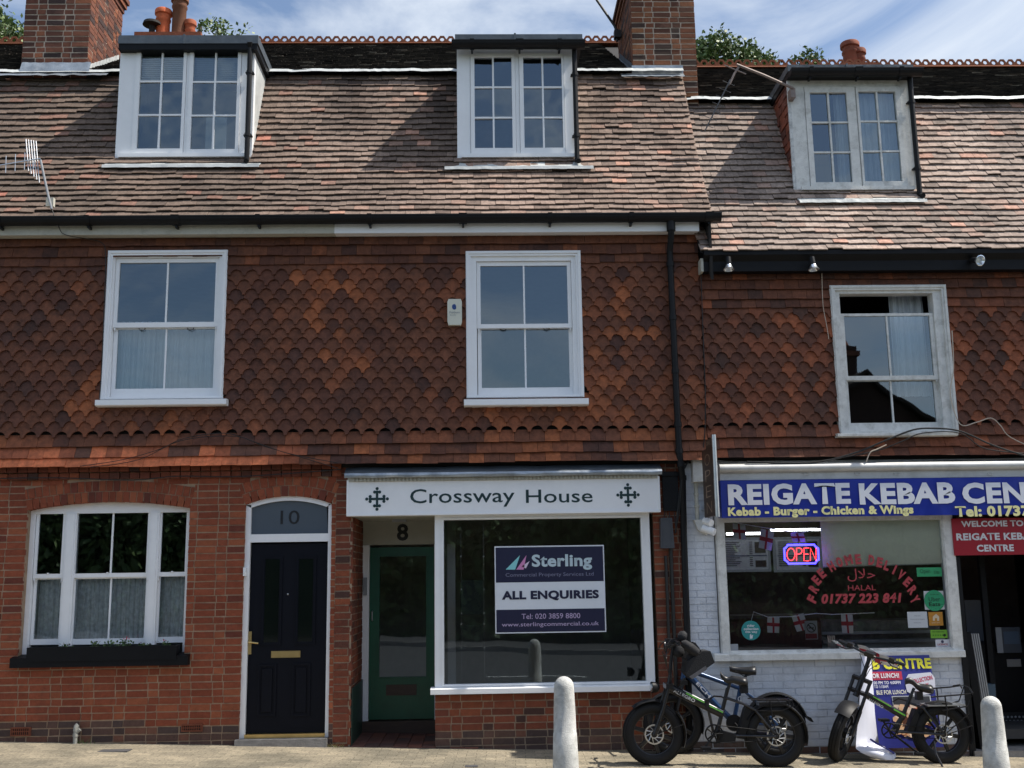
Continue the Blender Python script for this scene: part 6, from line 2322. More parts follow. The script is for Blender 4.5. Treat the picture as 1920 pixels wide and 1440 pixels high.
def bike_three():
    g = ground_hit(1765, 1431)
    Y = g.y
    q = lambda px, py, o=0.: V3(px, py, Y) + Vector((0, o, 0))
    k = (P(1700, 1380, Y)[0] - P(1600, 1380, Y)[0]) / 100
    root = thing('electric_bike', 'black fat-tyre electric bike with its front wheel turned, standing by the blue poster', 'bike', (q(1700, 1400).x, Y, gz(q(1700, 1400).x)))
    Rw = 54 * k
    tr = 10.5 * k
    rc = q(1764.5, 1377); rc.z = gz(rc.x) + Rw - .004
    wheel(root, 'rear_wheel', rc, Rw, tr, .2)
    A, W = q(1622, 1258), q(1579, 1384)
    ax = (A - W).normalized()
    W.z = gz(W.x) + Rw + .0
    RM = Matrix.Rotation(math.radians(56), 3, ax)
    fix = lambda m_: turn(m_, A, RM)
    wheel(root, 'front_wheel', W, Rw, tr, .4, fix)
    mb = MB()
    hb = A.lerp(W, .28)
    for o in (-.085, .085):
        mb.tube([A.lerp(W, .12) + Vector((0, o, 0)), A.lerp(W, .62) + Vector((0, o, 0))], .018, 10)
        mb.tube([A.lerp(W, .6) + Vector((0, o, 0)), W + Vector((0, o, 0))], .023, 10)
    for f in (.14, .34):
        c = A.lerp(W, f); mb.box(c.x - .025, c.x + .025, c.y - .1, c.y + .1, c.z - .016, c.z + .016)
    fix(mb); mb.build('fork', T['bikeblack'], root, smooth=True)
    mb = MB(); mudguard(mb, W, Rw + .028, math.radians(60), math.radians(128), .08); fix(mb)
    mb.build('mudguard', T['blackplastic'], root, smooth=True, angle=60)
    mb = MB()
    top = A + ax * .16
    mb.tube([A.lerp(W, .1), A, top], [.026, .022, .02], 10)
    G0, G1 = top + Vector((.03, .33, .03)), top + Vector((.03, -.33, .03))
    mb.tube([G0, top + Vector((0, .2, .03)), top, top + Vector((0, -.2, .03)), G1], .0125, 8)
    for s_ in (1, -1):
        a = top + Vector((.02, .22 * s_, .03)); b = top + Vector((.03, .35 * s_, .03))
        mb.tube([a, b], .019, 10)
        mb.tube([top + Vector((-.01, .18 * s_, .02)), top + Vector((-.05, .24 * s_, .0)), top + Vector((-.05, .33 * s_, .0))], .007, 6)
        mb.box(a.x - .03, a.x + .02, a.y - .03, a.y + .03, a.z - .02, a.z + .03)
    mb.box(top.x - .05, top.x + .03, top.y - .05, top.y + .05, top.z + .0, top.z + .045)
    for i in range(4):
        mb.tube([top + Vector((-.03, -.14 + .08 * i, 0)), top + Vector((-.09, -.05 + .02 * i, -.1)), A.lerp(W, .2) + Vector((-.04, -.02, 0)), A.lerp(W, .5) + Vector((.03, -.03, 0))], .004, 5)
    fix(mb); mb.build('handlebar', T['bikeblack'], root, smooth=True)
    mb = MB()
    beam(mb, A.lerp(W, .08), A.lerp(W, .42), .06, .06, .055)
    beam(mb, q(1623, 1302), q(1697, 1344), 13 * k, 13 * k, .05)
    beam(mb, q(1709, 1302), q(1680, 1372), 7 * k, 8 * k, .036)
    for o in (-.07, .07):
        mb.tube([q(1704, 1318, o * .3), q(1725, 1325, o), rc + Vector((0, o * 1.2, 0))], .012, 8)
        mb.tube([q(1680, 1371, o * .6), rc + Vector((0, o * 1.2, 0))], .012, 8)
    mb.tube([q(1674, 1316), q(1684, 1310), q(1700, 1314)], .007, 6)
    mb.tube([q(1690, 1344), q(1672, 1370), q(1684, 1374)], .016, 8)
    fr = mb.build('frame', T['bikeblack'], root, smooth=True)
    mb = MB()
    p0, p1 = q(1623, 1302), q(1697, 1344)
    d = (p1 - p0).normalized(); up = Vector((-d.z, 0, d.x)); up = up if up.z > 0 else -up
    for f0, f1, h0, h1, c in ((.15, .6, .012, .022, GRN), (.68, .97, .002, .016, GRN)):
        a, b = p0.lerp(p1, f0), p0.lerp(p1, f1)
        o = Vector((0, -.0275, 0)); mb.quad(a + up * h0 + o, b + up * h0 + o, b + up * h1 + o, a + up * h1 + o, c)
    a, b = q(1626, 1309), q(1654, 1325)
    mid = (a + b) / 2; Lh = (b - a).length / 2
    mb.text('ALLEGRO', mid.x - Lh, mid.x + Lh, mid.z - .018, mid.z + .008, Y - .0285, rot=math.atan2(d.z, d.x), bold=.02, col=(.55, .55, .55))
    mb.build('lettering', T['vinyl'], fr)
    saddle(root, q(1697, 1279), q(1746, 1293), .105, .035)
    mb = MB(); mb.tube([q(1708, 1304), q(1714, 1290)], .016, 8); mb.box(q(1718, 1320).x, q(1730, 1320).x, Y - .03, Y + .03, q(1724, 1312).z, q(1724, 1296).z)
    mb.build('seat_post', T['bikeblack'], root)
    mb = MB()
    for o, dy in ((-.1, 0), (.1, -11)):
        mb.tube([q(1738, 1305 + dy, o), q(1790, 1301 + dy, o), q(1816, 1298 + dy, o), q(1806, 1322 + dy * .5, o), q(1760, 1330, o)], .008, 6)
        mb.tube([q(1764, 1303 + dy, o), q(1768, 1330, o), rc + Vector((0, o * .9, 0))], .008, 6)
        mb.tube([q(1806, 1322, o), q(1809, 1335, o), rc + Vector((.03, o * .9, .02))], .006, 6)
        mb.tube([rc + Vector((.02, o, 0)), q(1815, 1370 - 12, o)], .005, 6)
    mb.tube([q(1795, 1288, -.1), q(1800, 1284, 0), q(1795, 1288, .1)], .008, 6)
    mb.tube([q(1816, 1298, -.1), q(1818, 1290, 0), q(1816, 1287, .1)], .008, 6)
    mb.build('rack', T['bikeblack'], root)
    mb = MB()
    x0_, x1_ = q(1732, 1320).x, q(1802, 1320).x
    z_ = q(1760, 1322).z
    for o in range(5):
        mb.box(x0_, x1_, Y - .1 + o * .042, Y - .064 + o * .042, z_, z_ + .012)
    mb.box(x0_ + .1, x0_ + .17, Y - .04, Y + .04, z_ + .0125, z_ + .04)
    mb.build('rack_plate', T['steel'], root)
    mb = MB(); mudguard(mb, rc, Rw + .03, math.radians(-20), math.radians(140)); mb.build('mudguard', T['blackplastic'], root, smooth=True, angle=60)
    mb = MB()
    mb.prism([(q(a, b).x, q(a, b).z) for a, b in ((1713, 1328), (1723, 1332), (1708, 1376), (1697, 1372))], Y - .05, Y + .05)
    mb.build('battery', T['blackplastic'], root)
    mb = MB()
    cc = q(1662, 1368, -.07)
    vs_ = [cc + Vector((r_ * math.cos(t / 28 * 6.2832), yy, r_ * math.sin(t / 28 * 6.2832))) for t in range(28) for r_, yy in ((.066, -.003), (.08, -.003), (.08, .003), (.066, .003))]
    mb.add(vs_, [(t * 4 + a, t * 4 + (a + 1) % 4, ((t + 1) % 28) * 4 + (a + 1) % 4, ((t + 1) % 28) * 4 + a) for t in range(28) for a in range(4)])
    for i in range(5): mb.tube([cc, cc + Vector((.07 * math.cos(i * 1.257), 0, .07 * math.sin(i * 1.257)))], .008, 5)
    pedal_arm(mb, cc, q(1646, 1346), Y - .1); pedal_arm(mb, cc + Vector((0, .2, 0)), q(1716, 1410), Y - .06)
    mb.tube([cc + Vector((0, .0, .075)), rc + Vector((0, -.06, .04))], .004, 5); mb.tube([cc + Vector((0, .0, -.075)), rc + Vector((0, -.06, -.04))], .004, 5)
    mb.build('chainset', T['black'], root)
    mb = MB(); mb.tube([q(1745, 1388, -.08), q(1746, 1410, -.12), (q(1751, 1437).x, Y - .22, gz(q(1751, 1320).x))], .011, 8)
    mb.build('kickstand', T['bikeblack'], root)
    return root, top, A, RM

bike_one()
bike_two()
B3, top3, A3, RM3 = bike_three()
# flag tied over the third bike's handlebar
S = thing('flag', 'white flag with a red cross draped over the handlebar of the bike by the poster', 'flag', A3 + RM3 @ (top3 - A3))
mb = MB()
o0 = top3 + Vector((.035, .16, .06)); du = Vector((.02, -.4, -.02)); dv = Vector((.1, -.02, -.13))
def fpt(u, v): return A3 + RM3 @ ((o0 + du * u + dv * v + Vector((.02 * math.sin(u * 5 + v * 3), 0, .012 * math.sin(u * 9)))) - A3)
us, vs2 = (0, .2, .42, .58, .8, 1), (0, .38, .6, 1)
for i in range(5):
    for j in range(3):
        mb.add([fpt(us[i], vs2[j]), fpt(us[i + 1], vs2[j]), fpt(us[i + 1], vs2[j + 1]), fpt(us[i], vs2[j + 1])], [(0, 1, 2, 3)], (.42, .02, .045) if (i == 2 or j == 1) else (.66, .66, .68))
mb.build('cloth', T['paper'], S)

# ================================================================ window box and its plants
x0, x1, z0, z1 = R(49.5, 1212, 327, 1239, -.1)
yb0, yb1 = -.1, .06
S = thing('window_box', 'long black window box standing on the black sill of the ground floor window', 'planter', ((x0 + x1) / 2, -.03, z0))
mb = MB(); mb.frame(x0, x1 + .02, z0, z1, .015, yb0, yb0 + .015, wt=.01, wb=.01); mb.box(x0 + .015, x1 + .005, yb0 + .001, yb0 + .012, z0 + .01, z1 - .01)
mb.box(x0, x0 + .015, yb0 + .016, yb1, z0, z1); mb.box(x1 + .005, x1 + .02, yb0 + .016, yb1, z0, z1); mb.box(x0, x1 + .02, yb1 - .015, yb1 + .0, z0, z1 + .0)
mb.build('box', T['black'], S)
mb = MB(); mb.box(x0 + .015, x1 + .005, yb0 + .015, yb1 - .015, z0, z1 - .03); mb.build('soil', mat('soil', (.03, .022, .016), .95, var=.4), S)

def leaf_quad(mb, c, s_, col, up=.3):
    a = Vector((rnd.gauss(0, 1), rnd.gauss(0, 1), rnd.gauss(up, .8))).normalized()
    b = a.cross(Vector((rnd.gauss(0, 1), rnd.gauss(0, 1), rnd.gauss(0, 1)))).normalized()
    d = a.cross(b)
    c = Vector(c)
    mb.add([c - b * s_ * .5, c + d * s_ * .34, c + b * s_ * .6, c - d * s_ * .34], [(0, 1, 2, 3)], col)

LG = [(2, (.07, .13, .035)), (2, (.05, .095, .03)), (1, (.11, .16, .05))]
for px, h_, n, fl, lb in ((122, .07, 14, (.75, .75, .72), 'white flowering bedding plant at the left end of the window box'), (176, .1, 16, None, 'thin green seedling left of the middle of the window box'),
                          (206, .1, 26, (.7, .7, .66), 'green leafy plant with tiny white buds in the middle of the window box'), (235, .12, 34, (.6, .08, .13), 'fullest green plant with a pink flower in the window box'),
                          (272, .06, 16, (.12, .02, .05), 'low dark purple-leaved plant in the window box'), (308, .09, 14, (.6, .1, .12), 'small plant with red-pink flowers at the right end of the window box')):
    q = V3(px, 1205, -.02); q.z = z1 - .03
    S = thing('bedding_plant', lb, 'plant', q, 'bedding plants in the window box')
    mb = MB()
    for i in range(n):
        leaf_quad(mb, q + Vector((rnd.gauss(0, .035), rnd.gauss(0, .02), rnd.uniform(.01, h_ * .8))), rnd.uniform(.025, .045), pick(LG))
    for i in range(4): mb.tube([q + Vector((rnd.gauss(0, .01), 0, -.01)), q + Vector((rnd.gauss(0, .02), rnd.gauss(0, .01), h_ * .8))], .002, 4, (.06, .1, .03))
    mb.build('foliage', T['leaf'], S)
    if fl:
        mb = MB()
        for i in range(12 if px in (122, 235) else 6):
            leaf_quad(mb, q + Vector((rnd.gauss(0, .022), rnd.gauss(-.01, .012), h_ * rnd.uniform(.75, 1.1))), .02, fl)
        mb.build('flowers', T['leaf'], S)

# ================================================================ fittings on the fronts
x0, x1, z0, z1 = R(839, 561, 866, 609.5, -.15)
S = thing('alarm_box', 'cream burglar alarm box with a small blue emblem beside the middle upstairs window', 'alarm', ((x0 + x1) / 2, -.1, z0))
mb = MB()
mb.prism([(x0 + .012, z1), (x1 - .012, z1), (x1, z1 - .03), (x1, z0 + .04), (x1 - .012, z0), (x0 + .012, z0), (x0, z0 + .04), (x0, z1 - .03)], -.16, -.09)
mb.build('casing', mat('cream_plastic', (.62, .62, .52), .45, var=.06), S)
mb = MB()
wr(mb, 'e', (847.5, 570, 855.5, 580.5), -.162, (.01, .05, .22), bold=.06)
wr(mb, 'Fishburn', (843, 583.5, 862, 587.5), -.162, (.18, .2, .24)); wr(mb, 'Security', (843.5, 589, 855, 592.5), -.162, (.25, .27, .3))
mb.build('lettering', T['vinyl'], S)

for px, py, ax_, lb in ((1366, 497, (-.04, -.15, -1), 'left silver floodlight hanging under the black eaves of the takeaway house'), (1524.5, 497, (.05, -.15, -1), 'middle silver floodlight under the black eaves, up and left of the weathered window'), (1832, 488, (.25, -1, -.35), 'right floodlight facing outwards under the black eaves')):
    q = V3(px, py, -.36)
    ax_ = Vector(ax_).normalized()
    S = thing('floodlight', lb, 'light', q, 'floodlights under the black eaves')
    mb = MB(); mb.lathe([(.012, -.10), (.03, -.095), (.034, -.03), (.034, .0)], q, 14, ax_); mb.tube([q - ax_ * .05, (q.x, -.24, q.z + .02)], .012, 6)
    mb.build('holder', T['blackplastic'], S, smooth=True)
    mb = MB(); mb.lathe([(.034, 0.001), (.05, .045), (.062, .055), (.055, .058), (.03, .02)], q, 18, ax_)
    mb.build('reflector', T['silver'], S, smooth=True)

x0, x1, z0, z1 = R(1238, 971, 1263.5, 1028, -.09)
S = thing('meter_box', 'tapered grey metal box on the dark brick pier beside the shop window', 'box', ((x0 + x1) / 2, -.05, z0))
mb = MB(); mb.prism([(x0, z0), (x1, z0), (x1 - .015, z1), (x0 + .01, z1)], -.1, -.01); mb.frame(x0 + .02, x1 - .03, z0 + .02, z1 - .02, .008, -.104, -.1)
mb.build('casing', mat('grey_box_paint', (.06, .065, .075), .5, var=.1), S)
S = thing('conduit', 'thin black conduit pipe running down the brick pier below the grey metal box', 'pipe', V3(1250, 1190, -.03))
a, b = V3(1248, 1042, -.03), V3(1253, 1215, -.03); b.x = a.x
mb = MB(); mb.tube([a, b], .017, 8); mb.tube([a + Vector((.06, 0, .1)), b + Vector((.06, .0, -.9))], .02, 8)
mb.build('pipe', T['cable'], S)

S = thing('service_box', 'white peeling service box with two short conduits beside the projecting sign', 'box', V3(1310, 900, -.08))
mb = MB(); mb.col = (.5, .52, .53)
x0, x1, z0, z1 = R(1299, 858, 1318, 903, -.12)
mb.box(x0, x1, -.12, -.0, z0, z1, j=.003); mb.box(x0 - .01, x1 + .005, -.13, .0, z1 + .0005, z1 + .04)
x2, x3, z2, z3 = R(1318.5, 852, 1330, 912, -.11)
mb.prism([(x2, z2 + .12), (x2 + .02, z2 + .02), (x3, z2), (x3 - .005, z3), (x2, z3)], -.1, -.01)
mb.build('casing', T['oldwhite'], S)
for px in (1304.5, 1323):
    mb = MB(); a, b = V3(px, 903, -.05), V3(px, 976, -.05); mb.tube([a, (a.x, a.y, b.z)], .022, 8)
    for f in (.3, .6): mb.tube([a.lerp(Vector((a.x, a.y, b.z)), f), a.lerp(Vector((a.x, a.y, b.z)), f + .06)], .03, 8)
    mb.build('conduit', T['dirtywhite'], S)
S = thing('wall_lamp', 'white cylinder lamps on a peeling bracket under the projecting sign', 'light', V3(1325, 990, -.1))
mb = MB()
q = V3(1311, 985, -.06)
mb.prism([(q.x - .06, q.z + .06), (q.x + .1, q.z + .06), (q.x + .13, q.z - .04), (q.x + .07, q.z - .11), (q.x - .02, q.z - .05)], -.1, .0)
mb.build('bracket', T['oldwhite'], S)
for a, b in (((1318, 990), (1340, 998)), ((1321, 976), (1334, 981))):
    mb = MB(); mb.tube([V3(*a, -.12), V3(*b, -.2)], .04, 14); mb.build('lamp', T['white'], S, smooth=True)
mb = MB()
S = thing('entry_buzzer', 'small pale door buzzer on the left edge of the black door frame', 'buzzer', V3(459, 1072, 0))
x0, x1, z0, z1 = R(456.5, 1064, 461.5, 1080, .0); mb.box(x0, x1, -.02, .028, z0, z1); mb.box(x0 + .006, x1 - .006, -.026, -.0205, z0 + .03, z0 + .05)
mb.build('casing', T['white'], S)
S = thing('entry_buzzer', 'grey intercom panel on the white jamb inside the recessed doorway', 'buzzer', V3(684, 1098, .95))
x0, x1, z0, z1 = R(681, 1083, 688, 1116, .97); mb = MB(); mb.box(x0, x1, .97, .999, z0, z1); mb.box(x0 + .008, x1 - .008, .965, .9695, z0 + .06, z1 - .02)
mb.build('casing', T['grey'], S)

q = V3(140, 1391, -.07); q.z = gz(q.x)
S = thing('vent_pipe', 'short grey plastic pipe stub with a side elbow at the foot of the brick wall', 'pipe', q)
zt_ = P(143, 1362, -.07)[1]
mb = MB(); mb.tube([(q.x, -.06, q.z - .02), (q.x, -.06, zt_ - .03)], .022, 12); mb.tube([(q.x, -.06, zt_ - .05), (q.x + .005, -.06, zt_ - .0), (q.x + .015, -.05, zt_ + .01)], .027, 12); mb.tube([(q.x, -.06, zt_ - .07), (q.x + .045, -.06, zt_ - .03)], .02, 10)
mb.tube([(q.x, -.06, q.z + .07), (q.x, -.06, q.z + .1)], .028, 12)
mb.build('pipe', mat('grey_plastic', (.3, .3, .27), .55, var=.15), S, smooth=True)

# ================================================================ cables
def cable(label, pts, r=.006, m='cable', y=-.1, name='cable'):
    p = [V3(a, b, c[0] if c else y) for a, b, *c in pts]
    S = thing(name, label, 'cable', p[0])
    # smooth the path
    out = []
    for i in range(len(p) - 1):
        p0, p1, p2, p3 = p[max(i - 1, 0)], p[i], p[i + 1], p[min(i + 2, len(p) - 1)]
        for s_ in range(5):
            t = s_ / 5
            out.append(.5 * ((2 * p1) + (p2 - p0) * t + (2 * p0 - 5 * p1 + 4 * p2 - p3) * t * t + (3 * p1 - p0 - 3 * p2 + p3) * t ** 3))
    out.append(p[-1])
    mb = MB(); mb.tube(out, r, 6)
    mb.build('sheath', T[m], S)
cable('thick black cable looping over the sill of the weathered upstairs window', [(1400, 866), (1520, 868), (1600, 850), (1660, 826), (1712, 806), (1750, 803), (1790, 806), (1820, 816), (1870, 838), (1960, 866)], .010, y=-.24)
cable('thinner black cable sagging below the thick one over the takeaway awning', [(1350, 868), (1440, 874), (1540, 864), (1640, 846), (1690, 828), (1730, 812), (1800, 812), (1850, 842), (1960, 852)], .006, y=-.22)
cable('slim black cable running level just above the awning box', [(1330, 862), (1420, 871), (1560, 874), (1700, 866), (1960, 860)], .006, y=-.2)
cable('pale cable curling from the right of the weathered window', [(1785, 620), (1788, 690), (1782, 740), (1800, 795), (1830, 792), (1858, 784), (1876, 798), (1895, 820), (1960, 850)], .006, 'wcable', y=-.18)
cable('short pale cable end looping up from the awning box', [(1624, 866), (1632, 848), (1645, 842), (1662, 834)], .006, 'wcable', y=-.25)
cable('thin brown wire hanging left of the weathered upstairs window', [(1541, 512), (1543, 570), (1550, 610), (1554, 636)], .004, 'wcable', y=-.13)
cable('thin dark wire down the joint between the middle and right houses', [(1314, 500), (1318, 620), (1322, 720), (1322, 800), (1318, 850)], .006, y=-.13)
cable('black aerial lead running from the gutter down the left side of the window', [(97, 392, -.33), (110, 425, -.33), (122, 440, -.25), (165, 448, -.13), (190, 455, -.13), (198, 475, -.13), (196, 560, -.13), (190, 700, -.13), (186, 748, -.13)], .005)
cable('slack black wire crossing the lowest tile courses of the brick house', [(150, 874), (230, 862), (300, 842), (345, 822), (420, 812), (470, 826), (540, 850), (634, 868)], .004, y=-.2)
cable('second slack black wire under the first on the brick house', [(170, 876), (260, 862), (340, 826), (440, 818), (500, 838), (634, 878)], .004, y=-.19)
cable('black wire along the brick dentil course under the hung tiles', [(0, 897), (110, 896), (250, 900), (330, 893), (460, 893), (640, 880)], .006, y=-.09)
cable('black cables bunched beside the white service box', [(1282, 880), (1294, 862), (1312, 858), (1330, 862)], .01, y=-.12)

# ================================================================ aerials
def aerial(label, base, mast, boom, els, yb_, extra=None, mats=('grey', 'steel')):
    S = thing('tv_aerial', label, 'aerial', V3(*base, yb_))
    mb = MB()
    for a, b in zip(mast, mast[1:]): mb.tube([V3(*a, yb_ - .1), V3(*b, yb_ - .1)], .013, 8)
    mb.build('mast', T[mats[0]], S)
    mb = MB()
    p0, p1 = V3(*boom[0], yb_ - .16), V3(*boom[1], yb_ - .1)
    mb.tube([p0, p1], .008, 6)
    for i in range(els[0]):
        c = p0.lerp(p1, (i + .3) / els[0])
        L = els[1] * (1 + .5 * (i / els[0] if els[2] else 0))
        u = Vector(els[3]).normalized()
        mb.tube([c - u * L, c + u * L], .004, 5)
    mb.build('yagi', T[mats[1]], S)
    if extra: extra(S)
def ex1(S):
    x0, x1, z0, z1 = R(88, 372, 102, 388, -.38)
    mb = MB(); mb.box(x0, x1, -.41, -.36, z0, z1); mb.build('amplifier', T['dirtywhite'], S)
    mb = MB(); c = V3(64, 300, -.45); u = Vector((.18, -.1, -1)).normalized()
    for k in range(5):
        cc = c + Vector((-.02 + .03 * k - .06, 0, .06 - .02 * k))
        mb.tube([cc - u * (.2 + .015 * k), cc + u * (.2 + .015 * k)], .0055, 5)
    mb.build('reflector', T['steel'], S)
aerial('silver rooftop aerial on a bent grey mast above the left gutter', (97, 390), [(76, 300), (90, 365), (97, 392)], [(-12, 312), (76, 297)], (5, .10, False, (.04, 0, -1)), -.36, ex1)
def ex2(S):
    mb = MB()
    ya = y3_ - .12
    mb.tube([V3(1381, 121, ya), V3(1432, 141, ya), V3(1488, 166, ya)], .017, 8, lin(180, 150, 140))
    mb.tube([V3(1358, 122, ya), V3(1399, 139, ya)], .009, 6)
    mb.tube([V3(1385, 126, ya), V3(1377, 138, ya), V3(1368, 158, ya)], .014, 6)
    q = V3(1487, 172, ya); mb.box(q.x - .03, q.x + .03, ya, ya + .14, q.z - .07, q.z + .05)
    mb.build('bracket_arm', mat('aged_arm', (.24, .19, .17), .6, .3, var=.3), S)
aerial('thin dark aerial hanging from an arm off the side of the weathered dormer', (1368, 160), [(1369, 150), (1366, 160)], [(1368, 152), (1322, 245)], (7, .075, False, (.8, 0, -.35)), y3_ - .02, ex2, ('darksteel', 'darksteel'))
S = thing('aerial_pole', 'black bent pole clamped to the side of the right chimney', 'pole', V3(1158, 70, yc + .9))
mb = MB(); mb.tube([V3(1105, -30, yc + .9), V3(1119, 0, yc + .9), V3(1152, 48, yc + .9), V3(1157, 60, yc + .9), V3(1157, 78, yc + .9)], .019, 8); q = V3(1158, 66, yc + .9); mb.box(q.x - .05, q.x + .04, yc + .85, yc + .95, q.z - .05, q.z + .06)
mb.build('pole', T['cable'], S)

# ================================================================ trees behind, and the far side of the street
def tree(name, label, base, H, crown, n, leaf, pal, seed, gaps=.0, group=None):
    """crown: list of (centre offset, radii) lobes"""
    r2_ = random.Random(seed)
    base = Vector(base)
    S = thing(name, label, 'tree', base, group)
    mb = MB()
    topz = max(c[0][2] for c in crown)
    mb.tube([base, base + Vector((.1, 0, H * .3)), base + Vector((-.05, .1, H * .6)), base + Vector((0, 0, topz))], [.26, .2, .14, .05], 10)
    for c, rr in crown:
        mb.tube([base + Vector((0, 0, H * .35)), base + Vector(c) * .75, base + Vector(c)], [.1, .06, .03], 7)
        for i in range(7):
            d = Vector((r2_.gauss(0, 1), r2_.gauss(0, 1), r2_.gauss(.4, .8))).normalized()
            e = base + Vector(c) + Vector((d.x * rr[0], d.y * rr[1], d.z * rr[2])) * .9
            mb.tube([base + Vector(c) - Vector((0, 0, rr[2] * .4)), e], [.03, .008], 5)
    mb.build('trunk', T['bark'], S)
    mb = MB()
    tot = sum(rr[0] * rr[1] * rr[2] for c, rr in crown)
    for c, rr in crown:
        m_ = int(n * rr[0] * rr[1] * rr[2] / tot)
        ncl = max(6, m_ // 22)
        for i in range(ncl):
            d = Vector((r2_.gauss(0, 1), r2_.gauss(0, 1), r2_.gauss(.15, 1))).normalized()
            f = r2_.uniform(.55, 1.05) ** .6 * (1 + .25 * nz(d.x * 2, d.y * 2, d.z * 2 + seed))
            cc = base + Vector(c) + Vector((d.x * rr[0], d.y * rr[1], d.z * rr[2])) * f
            for k in range(22):
                p = cc + Vector((r2_.gauss(0, .17), r2_.gauss(0, .17), r2_.gauss(0, .14))) * (leaf / .16)
                leaf_quad(mb, p, leaf * r2_.uniform(.7, 1.25), pick(pal), .6)
    mb.build('crown', T['leaf'], S)

LT = [(2, (.1, .155, .045)), (2, (.075, .12, .035)), (1, (.14, .2, .065)), (.6, (.18, .22, .1))]
yt = 13.0
def tree_at(label, lobes, n, leaf, seed):
    c0 = [(V3(px, py, yt + dy), r_) for px, py, dy, r_ in lobes]
    bx = sum(c.x for c, r_ in c0) / len(c0)
    base = Vector((bx, yt, gz(bx) - .2))
    tree('broadleaf_tree', label, base, c0[0][0].z, [((c - base), r_) for c, r_ in c0], n, leaf, LT, seed, group='trees rising behind the roofs')
tree_at('green leafy tree behind the roof at the far left, left of the chimney', [(-30, 66, 0, (.9, .9, .6)), (18, 78, 0, (.4, .6, .55)), (-90, 150, .5, (1.8, 1.4, 1.4))], 14000, .12, 1)
tree_at('thin open tree with sparse leaves behind the chimney pots', [(385, 78, 0, (.55, .5, .42)), (410, 62, .3, (.28, .3, .36)), (455, 78, 0, (.25, .3, .25)), (350, 72, 0, (.3, .4, .3)), (290, 86, 0, (.5, .4, .26)), (370, 190, .5, (1.8, 1.2, 1.0))], 6500, .1, 2)
tree_at('dense green tree right of the tall chimney', [(1335, 108, 0, (.5, .6, .46)), (1385, 112, 0, (.42, .5, .42)), (1425, 128, .2, (.3, .4, .26)), (1370, 190, .6, (1.3, 1.2, 1.0)), (1310, 120, .2, (.4, .5, .4))], 18000, .115, 3)
tree_at('small tree tip showing over the right ridge, left of the paired pots', [(1505, 116, 0, (.22, .3, .13)), (1528, 116, 0, (.14, .3, .15)), (1515, 230, .5, (1., 1., 1.0))], 1600, .11, 4)

HG = [(3, (.06, .1, .03)), (2, (.08, .13, .04)), (1, (.12, .18, .055))]
for i, (xa, ln, hh, lb) in enumerate(((-14, 9.0, 4.4, 'tall dark hedge across the street, its left stretch'), (-5, 10.2, 5.0, 'tall dark hedge across the street facing the shopfronts'), (5.4, 15, 4.3, 'tall dark hedge across the street in front of the brick house'))):
    S = thing('hedge', lb, 'hedge', (xa + ln / 2, -20.4, 0))
    mb = MB()
    for k in range(int(950 * ln)):
        u, v = rnd.random(), rnd.random()
        x = xa + ln * u
        top = hh + .5 * nz(x * .5, 1, i) + .25 * nz(x * 1.7, 4, i)
        f_ = rnd.random()
        if f_ < .75: p = (x, -19.9 + rnd.gauss(0, .18) + .35 * nz(x * .8, v * 4, 3), .1 + top * v)
        else: p = (x, -20.4 + rnd.uniform(-.6, .5), top + rnd.gauss(0, .12))
        leaf_quad(mb, p, rnd.uniform(.16, .3), pick(HG), .3)
    mb.build('foliage', T['leaf'], S)
    mb = MB(); mb.box(xa, xa + ln, -20.9, -20.1, -.2, hh - .25); mb.build('dark_core', mat('hedge_core', (.012, .016, .008), .95), S)  # solid dark box filling the hedge behind its leaves
# gabled house opposite, mirrored in the right upstairs window
def opp(px, py, y=22.): return V3(px, py, y)
S = thing('house', 'brick house with a tall chimney and tiled roof across the street', 'house', (opp(1560, 900).x, -23, 0))
xa, xb = opp(1480, 800).x, opp(2100, 800).x
zr, zw = opp(1660, 752).z, opp(1660, 840).z
xg = opp(1625, 700).x
zg_ = opp(1625, 700).z
mb = MB(); mb.box(xa, xb, -30, -22.4, -.2, zw, lin(70, 54, 48)); mb.prism([(xg - 3.2, zw), (xg + 3.2, zw), (xg, zg_)], -30, -22.4, lin(70, 54, 48))  # brick colour darkened, painting in the shade of a backlit house
mb.build('wall', T['brick'], S)
mb = MB(); mb.col = lin(60, 52, 48)
mb.prism([(-22.0, zw - .1), (-26.2, zr), (-30.4, zw - .1), (-30.2, zw - .2), (-26.2, zr - .2), (-22.2, zw - .2)], xa - .3, xb + .3, axis='x')
for sg in (-1, 1):
    mb.prism([(xg, zg_ + .15), (xg + sg * 3.6, zw - .1), (xg + sg * 3.6, zw - .25), (xg, zg_)], -30.2, -22.1)
rf_ = mb.build('roof', T['rooft'], S)
mb = MB(); a, b = opp(1597, 640), opp(1628, 640); zt_ = opp(1612, 634).z
mb.box(a.x, b.x, -24.4, -23.4, zg_ - 1.5, zt_, lin(70, 54, 48)); mb.box(a.x - .06, b.x + .06, -24.46, -23.34, zt_ - .3, zt_ - .15, lin(120, 80, 64))
for f in (.3, .7): mb.lathe([(.13, 0), (.11, .45)], (a.x + (b.x - a.x) * f, -23.9, zt_), 12, None, lin(150, 90, 66))
mb.build('chimney', T['brick'], rf_)
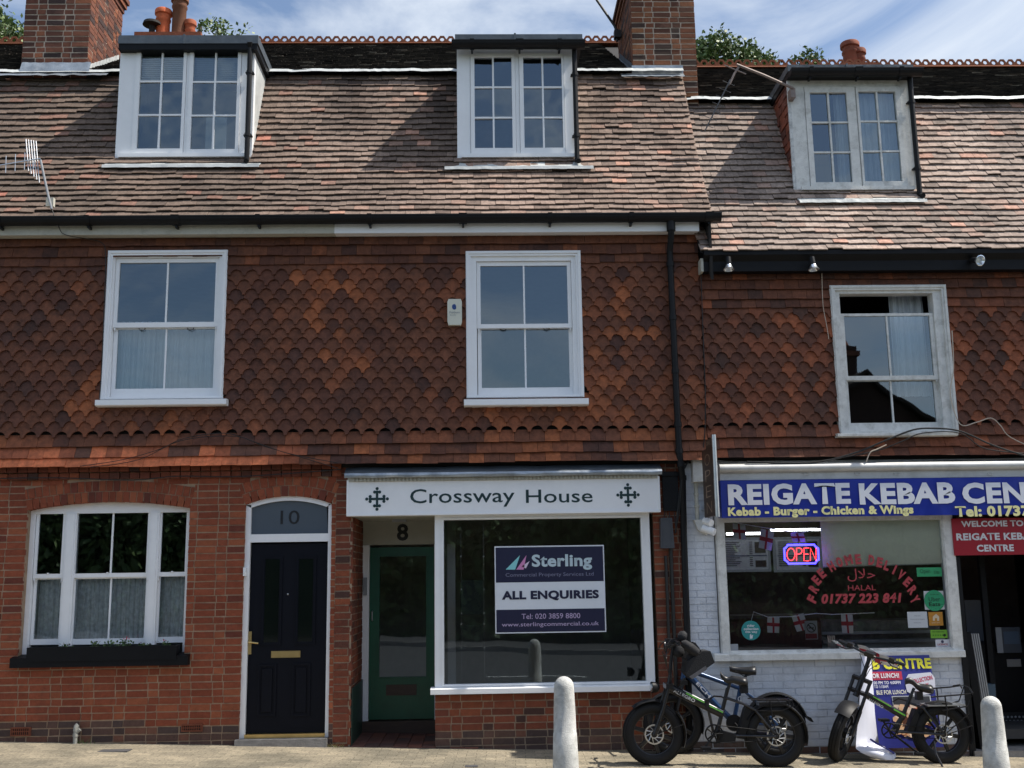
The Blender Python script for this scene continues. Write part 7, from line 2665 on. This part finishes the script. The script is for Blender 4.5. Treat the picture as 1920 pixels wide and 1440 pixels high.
for i in range(4):
    x = xa + 1.5 + i * 2.6
    mb = MB(); mb.frame(x, x + 1.1, 1.0, 2.4, .07, -22.42, -22.3); wn = mb.build('window', T['white'], S)
    mb = MB(); mb.rect(x + .07, x + 1.03, 1.07, 2.33, -22.39); mb.build('glass', T['frost'], wn)

# small things along the foot of the walls
for px, py, n, lb in ((628, 1396, 26, 'dry grass tuft beside the black door step'), (1060, 1399, 0, ''), (158, 1391, 16, 'few green weeds at the foot of the wall beside the pipe stub')):
    if not n: continue
    q = V3(px, py, -.05); q.z = gz(q.x)
    S = thing('weed', lb, 'plant', q)
    mb = MB()
    for i in range(n):
        a = q + Vector((rnd.gauss(0, .05), rnd.gauss(0, .02), 0))
        b = a + Vector((rnd.gauss(0, .05), rnd.gauss(-.02, .02), rnd.uniform(.02, .07)))
        w_ = Vector((.004, 0, 0))
        mb.add([a - w_, a + w_, b], [(0, 1, 2)], pick([(1, (.4, .33, .17)), (1, (.25, .25, .1))] if px > 300 else [(1, (.1, .15, .05))]))
    mb.build('blades', T['leaf'], S)
q = V3(1257, 920, -.05)
S = thing('cable_bracket', 'rusty black bracket plate with cable ends on the dark pier above the grey metal box', 'bracket', q)
x0, x1, z0, z1 = R(1243, 884, 1272, 958, -.05)
mb = MB(); mb.box(x0, x1, -.05, -.012, z0, z1); mb.box(x0 - .02, x1 + .03, -.07, -.0505, z1 - .05, z1 - .01)
for i in range(4):
    for j in range(6):
        mb.box(x0 + .015 + i * .033, x0 + .03 + i * .033, -.056, -.0505, z0 + .03 + j * .055, z0 + .05 + j * .055)
mb.build('plate', T['blackplastic'], S)
for i in range(3):
    mb = MB(); mb.tube([V3(1246 + 9 * i, 960, -.05), V3(1244 + 12 * i, 985 + 6 * i, -.07), V3(1266, 1000, -.06), V3(1274, 960 - 20 * i, -.08), V3(1280, 880, -.12)], .006, 5)
    mb.build('cable_end', T['cable'], S)
mb = MB()
for (px, py, w_, d_) in ((215, 1408, .3, .16), (884, 1437, .12, .1)):
    q = ground_hit(px, py)
    mb.box(q.x - w_ / 2, q.x + w_ / 2, q.y - d_ / 2, q.y + d_ / 2, gz(q.x) - .05, gz(q.x) + .006, (.1, .09, .08))
    tag(mb.build('access_cover', T['darksteel']), kind='structure')
    mb = MB()
